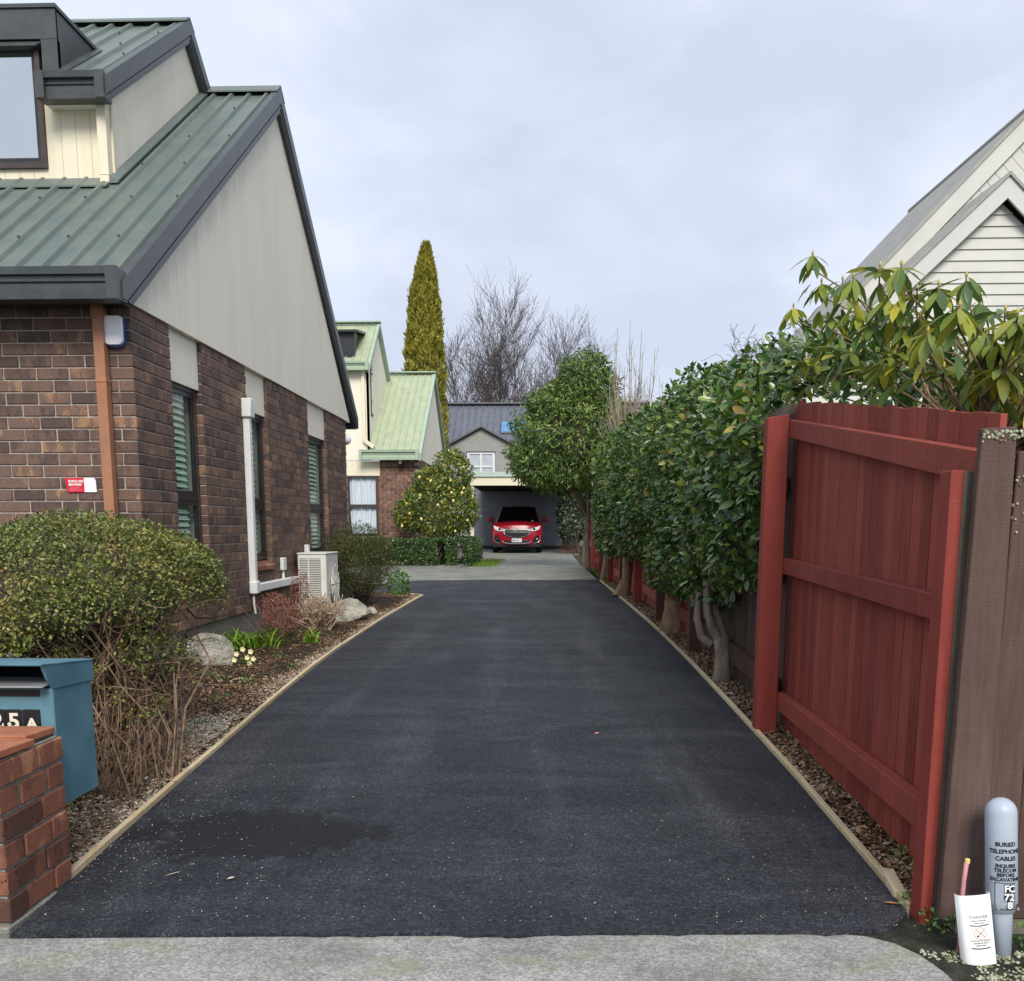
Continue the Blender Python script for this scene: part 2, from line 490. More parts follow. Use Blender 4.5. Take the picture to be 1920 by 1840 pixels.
def groundmat(name, a, bb, c, s=9):
    m, t, b = newmat(name)
    v = coords(t)
    n = noise(t, s, 6, .65, v); n2 = noise(t, s * 9, 4, .7, v)
    col = ramp(t, n.outputs['Fac'], [(.3, a), (.5, bb), (.72, c)]).outputs[0]
    col = mixc(t, .7, col, ramp(t, n2.outputs['Fac'], [(.3, (.45, .45, .45)), (.7, (1.6, 1.6, 1.6))]).outputs[0], 'MULTIPLY')
    t.links.new(col, b.inputs['Base Color'])
    b.inputs['Roughness'].default_value = .95; b.inputs['Specular IOR Level'].default_value = .15
    bump(t, b, mmath(t, 'ADD', n2.outputs['Fac'], n.outputs['Fac']), .8, .015)
    return m

M = {}
M['asphalt'] = asphaltmat()
M['path'] = concretemat('footpath_concrete', (.25, .25, .238), (.375, .375, .355), .55)
M['yard'] = concretemat('yard_concrete', (.17, .175, .165), (.30, .30, .275), .75)
M['foundation'] = concretemat('foundation_concrete', (.20, .19, .165), (.30, .285, .25), .1)
M['soil'] = groundmat('soil', (.018, .013, .009), (.042, .03, .02), (.085, .065, .045))
M['verge'] = groundmat('mossy_soil', (.022, .022, .017), (.045, .046, .034), (.085, .085, .062), 14)
M['ground'] = groundmat('ground', (.03, .035, .015), (.05, .055, .025), (.09, .085, .05), 5)
M['brick'] = brickmat('brown_brick', (.092, .062, .052), (.172, .108, .082), (.34, .195, .110), .5)
M['brick2'] = brickmat('red_brown_brick', (.11, .058, .042), (.19, .10, .072), (.34, .19, .12), .5, False)
M['pillar_brick'] = brickmat('red_brick', (.10, .048, .036), (.235, .095, .060), (.42, .20, .11), .6)
M['mortar'] = plain('mortar', (.36, .31, .28), (.48, .43, .39), 30, .9, .3)
M['mortar_grey'] = plain('mortar_grey', (.17, .165, .14), (.29, .28, .25), 25, .95, .6, bdist=.01)
M['cream'] = claddingmat('cream_cladding', (.755, .705, .575), (.83, .785, .665))
M['cream_gable'] = claddingmat('cream_gable_cladding', (.755, .705, .575), (.83, .785, .665), True)
M['cream_warm'] = claddingmat('warm_cream_boards', (.74, .675, .50), (.80, .74, .57))
M['roof_green'] = roofmat('dark_green_roof', (.105, .137, .127), (.142, .170, .145))
M['trim_dark'] = plain('charcoal_trim', (.042, .050, .052), (.062, .072, .074), 7, .4, 0, spec=.5)
M['roof_light'] = roofmat('light_green_roof', (.34, .40, .27), (.43, .48, .31), .5)
M['trim_light'] = plain('light_green_trim', (.33, .43, .32), (.40, .49, .37), 7, .45, 0)
M['roof_grey'] = roofmat('charcoal_roof', (.10, .11, .135), (.14, .15, .18), .5)
M['trim_grey'] = plain('grey_trim', (.11, .115, .125), (.14, .145, .155), 6, .5)
M['frame_brown'] = plain('brown_aluminium', (.052, .038, .034), (.072, .053, .046), 9, .4)
M['frame_dark'] = plain('dark_aluminium', (.022, .022, .024), (.035, .034, .035), 9, .35)
M['glass'] = glassmat('window_glass', (.93, .98, .95), .03)
M['glass_clear'] = glassmat('clear_window_glass', (.93, .95, .96), .02)
M['glass_sky'] = glassmat('upper_window_glass', (.5, .52, .52), .62)
M['blind'] = plain('pale_blind', (.66, .72, .65), (.74, .79, .72), 4, .6)
M['blind_shade'] = plain('window_lining', (.40, .45, .41), (.48, .53, .48), 4, .7)
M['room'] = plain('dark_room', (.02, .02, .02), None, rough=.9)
M['curtain'] = plain('white_curtain', (.72, .74, .78), (.86, .88, .92), 6, .8, 0, (6, 6, .3))
M['pipe_brown'] = plain('terracotta_paint', (.34, .155, .085), (.40, .19, .105), 8, .45)
M['white_plastic'] = plain('white_plastic', (.74, .75, .73), (.82, .83, .81), 6, .4)
M['offwhite'] = plain('off_white_paint', (.70, .69, .62), (.78, .77, .70), 5, .5)
M['white_shell'] = plain('white_shell', (.90, .91, .94), None, rough=.3, spec=.5)
M['blue_base'] = plain('blue_plastic', (.03, .10, .35), None, rough=.3)
M['globe'] = plain('opal_globe', (.74, .78, .80), None, rough=.25)
M['ac'] = plain('cream_metal', (.66, .65, .60), (.74, .73, .68), 8, .4)
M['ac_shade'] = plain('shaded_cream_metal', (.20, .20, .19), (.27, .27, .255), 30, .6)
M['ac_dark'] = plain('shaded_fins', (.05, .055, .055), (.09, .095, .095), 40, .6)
M['steel'] = plain('galvanised_steel', (.36, .37, .38), (.50, .51, .52), 12, .4, metal=.5)
M['red_paint'] = woodmat('red_stained_timber', (.20, .037, .026), (.35, .076, .050), .72, 1.3, ((.12, .05, .04), .75))
M['red_bright'] = woodmat('bright_red_timber', (.200, .036, .027), (.31, .058, .042), .7, 1.2, ((.17, .06, .045), .6))
M['brown_wood'] = woodmat('weathered_brown_timber', (.058, .032, .026), (.118, .074, .062), .88, 1.5, ((.17, .14, .12), .5))
M['grey_wood'] = woodmat('bare_grey_timber', (.10, .085, .065), (.19, .165, .13), .9, 1.4, ((.09, .10, .06), .5))
M['brown_post'] = woodmat('brown_timber_post', (.07, .036, .024), (.14, .075, .048), .85, 1.2)
M['edging'] = woodmat('pale_sawn_timber', (.50, .39, .22), (.68, .56, .36), .8, 1.0, ((.26, .22, .15), .6))
M['bark'] = plain('pale_bark', (.16, .125, .095), (.33, .275, .21), 14, .9, .8, (1, 1, .35), bdist=.01)
M['bark_orange'] = plain('orange_bark', (.18, .12, .08), (.40, .26, .15), 10, .9, .8, (1, 1, .6), bdist=.012)
M['twig'] = plain('dry_twigs', (.10, .062, .042), (.31, .205, .125), 20, .85)
M['twig_dark'] = plain('dark_twigs', (.05, .037, .03), (.13, .10, .08), 22, .9)
M['twig_pale'] = plain('cut_stems', (.30, .215, .14), (.58, .46, .34), 22, .85)
M['birch'] = plain('birch_bark', (.19, .165, .155), (.34, .31, .295), 9, .9)
M['birch_twig'] = plain('birch_twigs', (.085, .065, .062), (.15, .12, .112), 9, .9)
M['coppice'] = plain('bare_shoots', (.20, .16, .115), (.38, .32, .25), 12, .9)
M['rock'] = plain('lichened_rock', (.16, .155, .125), (.52, .49, .41), 6, .9, 1.0, bdist=.03, detail=8)
M['blue_paint'] = plain('blue_painted_steel', (.072, .175, .225), (.115, .240, .295), 7, .5, .1)
M['black'] = plain('black_plastic', (.012, .012, .014), None, rough=.45)
M['ivory'] = plain('ivory_print', (.74, .70, .56), None, rough=.5)
M['cap_tile'] = plain('terracotta_tile', (.33, .115, .060), (.43, .165, .088), 12, .7, .3)
M['marker'] = plain('grey_blue_plastic', (.39, .44, .52), (.45, .50, .58), 5, .4)
M['white'] = plain('white_print', (.8, .8, .8), None, rough=.5)
M['pink'] = plain('pink_conduit', (.52, .22, .25), (.60, .27, .29), 7, .5)
M['orange_print'] = plain('orange_print', (.75, .42, .26), None, rough=.6)
M['grey_print'] = plain('grey_print', (.30, .31, .31), None, rough=.6)
M['red_print'] = plain('red_print', (.62, .015, .035), None, rough=.35)
M['plaster'] = plain('grey_plaster', (.29, .29, .275), (.335, .335, .315), 5, .85, .2)
M['win_white'] = plain('white_joinery', (.76, .77, .78), None, rough=.4)
M['blind_white'] = plain('white_blind', (.60, .61, .63), (.68, .69, .71), 3, .7)
M['glass_blue'] = glassmat('skylight_glass', (.1, .2, .3), .55)
M['painted_sky'] = plain('painted_sky_reflection', (.07, .20, .42), (.14, .30, .52), 3, .3)  # blue sky reflection painted as the skylight pane colour
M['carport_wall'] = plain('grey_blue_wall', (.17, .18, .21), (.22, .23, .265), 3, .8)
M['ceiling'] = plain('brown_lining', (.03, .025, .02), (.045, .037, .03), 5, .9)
M['flash'] = plain('pale_green_flashing', (.42, .52, .45), (.48, .58, .51), 4, .4)
M['white_house'] = plain('pale_weatherboard_paint', (.54, .54, .495), (.59, .585, .54), 3, .5)
M['white_trim'] = plain('white_trim_paint', (.58, .58, .55), None, rough=.45)
M['roof_stone'] = roofmat('grey_stone_roof', (.28, .28, .25), (.36, .355, .315), .7)
M['car_red'] = plain('car_red_paint', (.27, .008, .018), (.31, .010, .020), 2, .25, spec=.5)
M['car_glass'] = plain('car_dark_glass', (.008, .009, .011), None, rough=.05, spec=.8)
M['chrome'] = plain('chrome', (.72, .72, .74), None, rough=.12, metal=1)
M['lamp'] = plain('clear_lamp', (.78, .75, .68), (.58, .57, .55), 30, .1, spec=.8)
M['tyre'] = plain('tyre_rubber', (.012, .012, .012), None, rough=.85)
M['silver'] = plain('silver_plastic', (.40, .41, .43), None, rough=.3, metal=.6)
M['plate'] = plain('plate_white', (.80, .81, .82), None, rough=.4)
M['lemon'] = plain('lemon_skin', (.74, .55, .14), (.80, .66, .26), 8, .45)
M['pale_petal'] = plain('pale_yellow_petal', (.85, .80, .36), (.90, .86, .52), 30, .6)
M['pink_petal'] = plain('pink_petal', (.70, .10, .16), (.80, .3, .33), 30, .6)

M['lf_shrub'] = leafmat('small_shrub_leaves', [(.0, (.022, .042, .010)), (.30, (.065, .105, .020)), (.55, (.16, .185, .036)), (.80, (.34, .32, .085)), (1, (.32, .17, .06))], .36, .2)
M['lf_camellia'] = leafmat('camellia_leaves', [(.0, (.018, .050, .012)), (.32, (.045, .110, .022)), (.6, (.095, .180, .032)), (.85, (.23, .29, .055)), (1, (.40, .27, .06))], .26, .16, .6)
M['lf_rhodo'] = leafmat('rhododendron_leaves', [(.0, (.065, .125, .055)), (.30, (.11, .19, .05)), (.55, (.24, .30, .045)), (.80, (.46, .45, .06)), (1, (.66, .48, .02))], .38, .34)
M['lf_rhodo_bud'] = plain('rhododendron_buds', (.42, .33, .05), (.50, .40, .12), 20, .6)
M['lf_rhodo_yellow'] = plain('yellowing_leaf', (.60, .46, .015), (.72, .55, .03), 14, .45)
M['lf_tree'] = leafmat('evergreen_leaves', [(.0, (.024, .066, .016)), (.3, (.065, .135, .026)), (.55, (.12, .20, .040)), (.8, (.24, .31, .065)), (1, (.34, .37, .09))], .35, .2, .5)
M['lf_cypress'] = leafmat('cypress_foliage', [(.0, (.07, .080, .014)), (.3, (.18, .18, .026)), (.55, (.30, .275, .038)), (.8, (.42, .375, .06)), (1, (.46, .42, .09))], .7, .15, .2)
M['lf_lemon'] = leafmat('lemon_leaves', [(.0, (.018, .055, .010)), (.35, (.06, .12, .016)), (.62, (.17, .22, .025)), (.9, (.36, .35, .05)), (1, (.46, .40, .06))], .35, .2, .5)
M['lf_hedge'] = leafmat('box_hedge_leaves', [(.0, (.014, .045, .010)), (.4, (.038, .090, .018)), (.7, (.085, .15, .035)), (1, (.20, .25, .09))], .32, .15, .55)
M['lf_dark'] = leafmat('fine_dark_leaves', [(.0, (.024, .034, .012)), (.4, (.060, .074, .022)), (.75, (.125, .125, .045)), (1, (.20, .16, .07))], .55, .15, .3)
M['lf_strap'] = leafmat('strap_leaves', [(.0, (.08, .19, .015)), (.4, (.16, .33, .025)), (.8, (.28, .44, .045)), (1, (.42, .48, .09))], .38, .3)
M['lf_red'] = leafmat('reddish_leaves', [(.0, (.14, .035, .030)), (.4, (.27, .085, .070)), (.7, (.38, .17, .13)), (1, (.40, .28, .16))], .55, .2, .3)
M['lf_redgreen'] = leafmat('olive_leaves', [(.0, (.03, .05, .015)), (.5, (.07, .095, .025)), (.8, (.15, .15, .05)), (1, (.27, .15, .07))], .55, .2, .3)
M['lf_bright'] = leafmat('bright_green_leaves', [(.0, (.03, .10, .02)), (.5, (.09, .22, .04)), (1, (.24, .38, .12))], .35, .25, .5)
M['lf_ivy'] = leafmat('ivy_leaves', [(.0, (.008, .026, .012)), (.5, (.022, .055, .024)), (.85, (.06, .11, .05)), (1, (.16, .21, .12))], .3, .1, .55)
M['litter'] = leafmat('leaf_litter', [(.0, (.07, .036, .020)), (.35, (.17, .090, .046)), (.6, (.29, .165, .085)), (.85, (.44, .31, .18)), (1, (.62, .52, .38))], .7, 0, .2)
M['gravel'] = leafmat('pale_gravel', [(.0, (.13, .105, .075)), (.4, (.31, .265, .195)), (.75, (.50, .44, .35)), (1, (.70, .66, .57))], .8, 0, .2)
M['specks'] = leafmat('pale_specks', [(.0, (.34, .29, .20)), (.5, (.52, .48, .38)), (1, (.72, .70, .62))], .8, 0, .2)
M['moss'] = leafmat('lichen_crust', [(.0, (.10, .115, .05)), (.4, (.30, .32, .20)), (1, (.58, .60, .48))], .9, 0, .1)
M['grass'] = leafmat('grass_blades', [(.0, (.06, .13, .012)), (.5, (.14, .24, .025)), (1, (.24, .33, .05))], .5, .2, .3)
# ================================================================== THE GROUND
EDGE_L = [(2.60, -1.565), (3.05, -1.609), (3.64, -1.652), (4.42, -1.707), (5.01, -1.742), (6.13, -1.817), (7.56, -1.898), (9.1, -1.951), (11.5, -1.976), (15.14, -1.937)]
EDGE_R = [(2.70, 1.135), (3.46, 1.167), (4.32, 1.195), (5.45, 1.216), (7.9, 1.250), (10.6, 1.257), (13.4, 1.210), (18.93, 1.114)]
def lerp_edge(E_, y):
    return float(np.interp(y, [p[0] for p in E_], [p[1] for p in E_]))
edL = lambda y: lerp_edge(EDGE_L, y)
edR = lambda y: lerp_edge(EDGE_R, y)

def sheet(name, pts, dz, mat, thick=.05):
    mb = MB()
    mb.prism([(x, y, g(y) + dz - thick) for x, y in pts], (0, 0, thick))
    return mb.build(name, mat, kind='structure')

gm_ = MB()
rows = [(-60, g(-60) - .09), (60, g(60) - .09), (160, g(60)), (700, g(60))]
for (ya, za), (yb, zb) in zip(rows, rows[1:]):
    gm_.add([(-500, ya, za), (500, ya, za), (500, yb, zb), (-500, yb, zb)], [(0, 1, 2, 3)])
gm_.build('ground', M['ground'], kind='structure')

near = []
_kx = [-1.575, -1.3, -.818, -.4, -.089, .3, .6, .927, 1.06, 1.14]; _ky = [2.634, 2.636, 2.642, 2.655, 2.659, 2.69, 2.70, 2.712, 2.75, 2.85]
for _x in np.linspace(-1.575, 1.14, 130):
    near.append((float(_x), float(np.interp(_x, _kx, _ky)) + .006 * math.sin(_x * 13) + .004 * math.sin(_x * 41 + 1) + random.uniform(-.003, .003)))
V_, F_ = [], []
def strip_rows(rows):
    """rows of equally many (x,y) points joined into one sheet with a skirt at its rim"""
    b0 = len(V_); n = len(rows[0])
    for r_ in rows:
        for x, y in r_: V_.append((x, y, g(y)))
    for j in range(len(rows) - 1):
        for i in range(n - 1):
            k = b0 + j * n + i; F_.append((k, k + 1, k + n + 1, k + n))
    rim = [b0 + i for i in range(n)] + [b0 + j * n + n - 1 for j in range(1, len(rows))] + [b0 + (len(rows) - 1) * n + i for i in range(n - 2, -1, -1)] + [b0 + j * n for j in range(len(rows) - 2, 0, -1)]
    lo = len(V_)
    for k in rim: V_.append((V_[k][0], V_[k][1], V_[k][2] - .06))
    for i in range(len(rim)):
        i2 = (i + 1) % len(rim); F_.append((rim[i], rim[i2], lo + i2, lo + i)[::-1])
nn_ = len(near)
us = [i / (nn_ - 1) for i in range(nn_)]
rows_ = [near]
for y in [2.95, 3.4, 4.4, 5.4, 6.5, 8, 9.5, 11.5, 13.5, 15.139]:
    rows_.append([(edL(y) * (1 - u) + edR(y) * u, y) for u in us])
strip_rows(rows_)
far_l = lambda y: float(np.interp(y, [15.14, 15.8, 15.81, 19], [-1.937, -2.5, -2.93, -2.9]))
rows2 = []
for y in (15.14, 15.5, 15.8, 15.82, 16.5, 18.0):
    rows2.append([(far_l(y) * (1 - u) + edR(y) * u, y) for u in us])
rows2.append([(-2.9 * (1 - u) + 1.11 * u, float(np.interp(-2.9 * (1 - u) + 1.11 * u, [-2.9, -2.5, -1.6, -.9, .4, 1.11], [18.6, 19.05, 19.22, 19.32, 19.30, 19.5])) + .02 * math.sin(i * .5) + random.uniform(-.015, .015)) for i, u in enumerate(us)])
strip_rows(rows2)
me_ = bpy.data.meshes.new('driveway'); me_.from_pydata(V_, [], F_)
link('driveway', me_, M['asphalt'], kind='structure')
path_pts = [(-9, 2.60), (-1.6, 2.60), (-.8, 2.64), (.9, 2.712)]
path_pts += [(.965, 2.70), (1.03, 2.655), (1.075, 2.58), (1.10, 2.48), (1.115, 2.3), (1.12, 1.2), (-9, 1.2)]
sheet('footpath', path_pts, -.009, M['path'])
sheet('verge', [(1.10, 2.48), (1.075, 2.58), (1.03, 2.655), (.965, 2.70), (.9, 2.712), (1.06, 2.75), (1.14, 2.85), (4.5, 2.9), (4.5, 1.2), (1.12, 1.2), (1.115, 2.3)], -.013, M['verge'])
sheet('yard', [(-9, 19.0), (-2.9, 18.9), (.4, 19.2), (1.12, 19.4), (1.0, 26.0), (1.0, 34), (1.6, 41), (-5, 41), (-9, 41)], -.018, M['yard'])
sheet('kerb_strip', [(-4.6, 24.15), (-2.6, 24.1), (-2.15, 24.35), (-1.95, 25.2), (-1.95, 31), (-4.6, 31)], .03, M['yard'], .09)

def hump(x, y):
    return (math.sin(x * 5.1 + y * 2.3) + math.sin(x * 2.2 - y * 4.4 + 1) + .6 * math.sin(x * 11 + y * 9)) * .009

def bed(name, xa, xb, y0, y1, mat, nx, ny, lift=.0, mound=0.0):
    V, Fq = [], []
    for j in range(ny + 1):
        y = y0 + (y1 - y0) * j / ny
        a, b_ = xa(y), xb(y)
        for i in range(nx + 1):
            u = i / nx
            x = a + (b_ - a) * u
            e = min(1, min(u, 1 - u) * 5)
            V.append((x, y, g(y) + lift + hump(x, y) * e + mound * e))
    for j in range(ny):
        for i in range(nx):
            k = j * (nx + 1) + i
            Fq.append((k, k + 1, k + nx + 2, k + nx + 1))
    return np_mesh(name, V, Fq, mat, None, True, 'structure')

bed('garden_bed', lambda y: -8.0 if y < 6.9 else -3.02, lambda y: edL(y) - .028 if y < 15.1 else -1.965 - (y - 15.14) * .86, 2.75, 15.75, M['soil'], 60, 130, -.004, .03)
bed('side_bed', lambda y: edR(y) + .03, lambda y: 3.2, 2.86, 25.0, M['soil'], 36, 150, -.004, .02)

def edging(label, pts):
    t = thing('timber_edging', (pts[0][0], pts[0][1], g(pts[0][1])), label, 'edging board', 'sawn timber edging along the driveway')
    for (xa, ya), (xb, yb) in zip(pts, pts[1:]):
        dz = random.uniform(-.003, .004)
        mb = MB(); mb.bar((xa, ya, g(ya) - .028 + dz), (xb, yb, g(yb) - .028 + dz), .026, .10)
        mb.build('board', M['edging'], t, bevel=.003)
    return t
edging('long pale timber edging board between the asphalt and the left garden bed', [(x - .014, y) for y, x in EDGE_L[1:]])
edging('pale timber edging board between the asphalt and the fence bed', [(x + .014, y) for y, x in [(2.885, 1.150)] + EDGE_R[1:]])
edging('short pale timber edging closing the far end of the left bed', [(-1.937, 15.17), (-2.53, 15.81)])
t_ = thing('timber_offcut', (1.17, 3.05, g(3)), 'short pale timber peg lying beside the near end of right edging', 'timber offcut')
mb = MB(); mb.bar((1.163, 2.98, .0), (1.185, 3.16, .012), .04, .05); mb.build('board', M['edging'], t_, bevel=.003)

# ================================================================== ROOF AND WALL PARTS
def rib_roof(parent, x0, x1, ya, za, yb, zb, mat, pitch=.19, hgt=.03, wt=.024, wb=.05, name='roof'):
    A, B = Vector((0, ya, za)), Vector((0, yb, zb))
    d = (B - A).normalized(); n = Vector((0, -d.z, d.y))
    if n.z < 0: n = -n
    prof = []
    x = x0
    sgn = 1 if x1 > x0 else -1
    prof.append((x0, 0))
    k = .5
    while True:
        c = x0 + sgn * pitch * k
        if (x1 - c) * sgn < pitch * .4: break
        prof += [(c - sgn * wb / 2, 0), (c - sgn * wt / 2, hgt), (c + sgn * wt / 2, hgt), (c + sgn * wb / 2, 0)]
        k += 1
    prof.append((x1, 0))
    mb = MB(); npf = len(prof)
    top = [(px, *(A + n * h).yz) for px, h in prof] + [(px, *(B + n * h).yz) for px, h in prof]
    mb.add(top, [(i, i + 1, npf + i + 1, npf + i) for i in range(npf - 1)])
    q = n * -.03
    mb.add([(x0, *(A + q).yz), (x1, *(A + q).yz), (x1, *(B + q).yz), (x0, *(B + q).yz)], [(0, 1, 2, 3)])
    return mb.build(name, mat, parent, fix=False)

def screws(parent, x0, n, pitch, ya, za, yb, zb, rows_, mat):
    mb = MB(); A, B = Vector((0, ya, za)), Vector((0, yb, zb)); d = (B - A).normalized(); nn = Vector((0, -d.z, d.y)); nn = nn if nn.z > 0 else -nn
    for k, fr in enumerate(rows_):
        for i in range(n):
            if (i + k) % 2: continue
            p = A.lerp(B, fr) + nn * .034; x = x0 - pitch * (i + .5)
            mb.box(x - .008, x + .008, p.y - .008, p.y + .008, p.z - .006, p.z + .008)
    return mb.build('roof_screw', mat, parent, kind='stuff')

def clipz(poly, z0):
    out = []
    for (ya, za), (yb, zb) in zip(poly, poly[1:] + poly[:1]):
        ia, ib = za >= z0, zb >= z0
        if ia: out.append((ya, za))
        if ia != ib:
            t_ = (z0 - za) / (zb - za); out.append((ya + (yb - ya) * t_, z0))
    return out

def rake(parent, x0, x1, pts, drop, mat, step=True, name='barge_board', zmin=-9):
    """barge board along a rake line, pts (y,z) of its top edge, x0 outer face, x1 inner"""
    s_ = 1 if x0 > x1 else -1
    for (ya, za), (yb, zb) in zip(pts, pts[1:]):
        mb = MB()
        def band(xa, xb, d0, d1):
            pl = clipz([(ya, za - d1), (yb, zb - d1), (yb, zb - d0), (ya, za - d0)], zmin)
            if len(pl) > 2: mb.prism([(xa, y, z) for y, z in pl], (xb - xa, 0, 0))
        band(x0, x1, 0, drop)
        if step:
            band(x0 + .016 * s_, x0, -.02, drop * .58)
            band(x0 + .009 * s_, x0, drop * .68, drop * .80)
            band(x0 + .016 * s_, x1, -.034, -.0205)
        mb.build(name, mat, parent)

def gutter(parent, x0, x1, yf, zt, h, dp, mat, flare=.02):
    prof = [(yf - flare, zt), (yf - flare * .8, zt - .24 * h), (yf + .010, zt - .27 * h), (yf + .010, zt - .42 * h), (yf - .002, zt - .46 * h), (yf + .012, zt - .50 * h), (yf + .012, zt - .68 * h), (yf + .002, zt - .72 * h), (yf + .006, zt - h), (yf + dp, zt - h), (yf + dp, zt)]
    mb = MB(); mb.prism([(x0, y, z) for y, z in prof], (x1 - x0, 0, 0))
    e = .014
    for xe, s in ((x0, 1), (x1, -1)):
        w_ = .07 if abs(x1 - x0) > .4 else .04
        mb.box(min(xe - .003 * s, xe + w_ * s), max(xe - .003 * s, xe + w_ * s), yf - flare - .004, yf + .03, zt - h - .004, zt + .003)
    return mb.build('gutter', mat, parent)

def downpipe(parent, x0, x1, y0, y1, z0, z1, mat, joints=()):
    mb = MB(); mb.box(x0, x1, y0, y1, z0, z1)
    for z, hh in joints:
        mb.box(x0 - .004, x1 + .004, y0 - .004, y1 + .002, z, z + hh)
    return mb.build('downpipe', mat, parent, bevel=.003)

# ================================================================== HOUSE 1 (brown brick, dark green roof)
XW = -2.96
H1 = thing('brick_house', (-4.5, 7.0, g(7)), 'nearest house, brown brick with dark green ribbed roof and cream gable', 'house', 'brick houses along the driveway')
BZ0 = .354
WIN = [(7.72, 8.40), (9.66, 10.36), (12.13, 13.15)]
WZ0, WZ1 = .854, 2.36
# walls (mortar body, set back from the brick faces)
mb = MB()
ys = [7.01] + [v for a, b_ in WIN for v in (a - .006, b_ + .006)] + [14.44]
for i in range(0, len(ys), 2):
    mb.box(-3.09, XW - .009, ys[i], ys[i + 1], BZ0, 2.80)
for a, b_ in WIN:
    mb.box(-3.09, XW - .0095, a - .006, b_ + .006, BZ0, WZ0 - .07)
mb.box(-8.0, -3.09, 7.009, 7.1, BZ0, 2.80)
mb.box(-8.0, -3.09, 14.3, 14.44, BZ0, 2.80)
mb.build('wall', M['mortar'], H1)
mb = MB(); mb.box(-8, XW - .03, 7.03, 14.42, g(7) - .3, BZ0); mb.build('foundation', M['foundation'], H1)
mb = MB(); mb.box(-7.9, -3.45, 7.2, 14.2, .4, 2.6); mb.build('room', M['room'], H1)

BR = []     # (x0,x1,y0,y1,z0,z1)
nc = 28
for c in range(nc):
    z0 = BZ0 + .005 + c * .086; z1 = z0 + .076
    if z1 > 2.80: z1 = 2.79
    odd = c % 2
    x = XW if not odd else XW - .12
    while x > -5.6:
        BR.append([x - .23, x, 7.0, 7.11, z0, z1]); x -= .24
    if odd: BR.append([XW - .11, XW, 7.0, 7.23, z0, z1])
    y = 7.12 if not odd else 7.24
    while y < 14.44:
        y1 = min(y + .23, 14.45)
        segs = [(y, y1)]
        for a, b_ in WIN:
            if z1 > WZ0 - .075:
                ns = []
                for s0, s1 in segs:
                    if s1 <= a or s0 >= b_: ns.append((s0, s1)); continue
                    if s0 < a: ns.append((s0, a))
                    if s1 > b_: ns.append((b_, s1))
                segs = ns
        for s0, s1 in segs:
            if s1 - s0 > .03: BR.append([XW - .11, XW, s0, s1, z0, z1])
        y += .24

brick_cache = {}
def brick_mesh(dx, dy, dz, mat, ch=.004):
    key = (round(dx, 2), round(dy, 2), round(dz, 3), mat.name)
    if key not in brick_cache:
        mb = MB(); mb.box(-dx / 2, dx / 2, -dy / 2, dy / 2, -dz / 2, dz / 2)
        me = bpy.data.meshes.new('brick'); me.from_pydata(mb.v, [], mb.f)
        bm = bmesh.new(); bm.from_mesh(me)
        bmesh.ops.bevel(bm, geom=list(bm.edges), offset=ch, segments=1, affect='EDGES')
        bmesh.ops.recalc_face_normals(bm, faces=bm.faces); bm.to_mesh(me); bm.free()
        me.materials.append(mat); brick_cache[key] = me
    return brick_cache[key]

def lay_bricks(bricks, parent, mat, limit, score, jit=.0015, pname='brick'):
    bricks = sorted(bricks, key=score)
    for b_ in bricks[:limit]:
        dx, dy, dz = b_[1] - b_[0], b_[3] - b_[2], b_[5] - b_[4]
        me = brick_mesh(dx, dy, dz, mat)
        o = bpy.data.objects.new(pname, me); C.objects.link(o); o.parent = parent
        o.location = Vector(((b_[0] + b_[1]) / 2 + random.uniform(-jit, jit), (b_[2] + b_[3]) / 2 + random.uniform(-jit, jit), (b_[4] + b_[5]) / 2)) - wl(parent)
        o.rotation_euler = (0, 0, math.pi * random.randint(0, 1)) if abs(dx - dy) > -1 else (0, 0, 0)
    if len(bricks) > limit:
        mb = MB()
        for b_ in bricks[limit:]:
            j = random.uniform(-jit, jit)
            mb.box(b_[0], b_[1] + j, b_[2] + j, b_[3], b_[4], b_[5])
        mb.build(pname, mat, parent, kind='stuff', fix=False)

def score1(b_):
    x, y, z = (b_[0] + b_[1]) / 2, (b_[2] + b_[3]) / 2, (b_[4] + b_[5]) / 2
    front = b_[3] < 7.12 and b_[1] < XW - .05
    vis = 0
    if front and (x < -4.0 or z < 1.15): vis = 50
    if (not front) and z < 1.0 and y < 8.8: vis = 50
    return y * (1.0 if front else 1.0) + vis + (0 if front else .4)
lay_bricks(BR, H1, M['brick'], 300, score1)

# gable, infill panels
def slab(name, poly, vec, mat, parent, bevel=0):
    mb = MB(); mb.prism(poly, vec); return mb.build(name, mat, parent, bevel=bevel)
slab('gable_panel', [(XW + .022, 6.98, 2.765), (XW + .022, 14.66, 2.755), (XW + .022, 11.05, 5.74)], (-.05, 0, 0), M['cream_gable'], H1)
for a, b_ in WIN:
    mb = MB(); mb.box(-3.05, XW - .03, a + .002, b_ - .002, WZ1, 2.78); mb.build('infill_panel', M['cream'], H1)

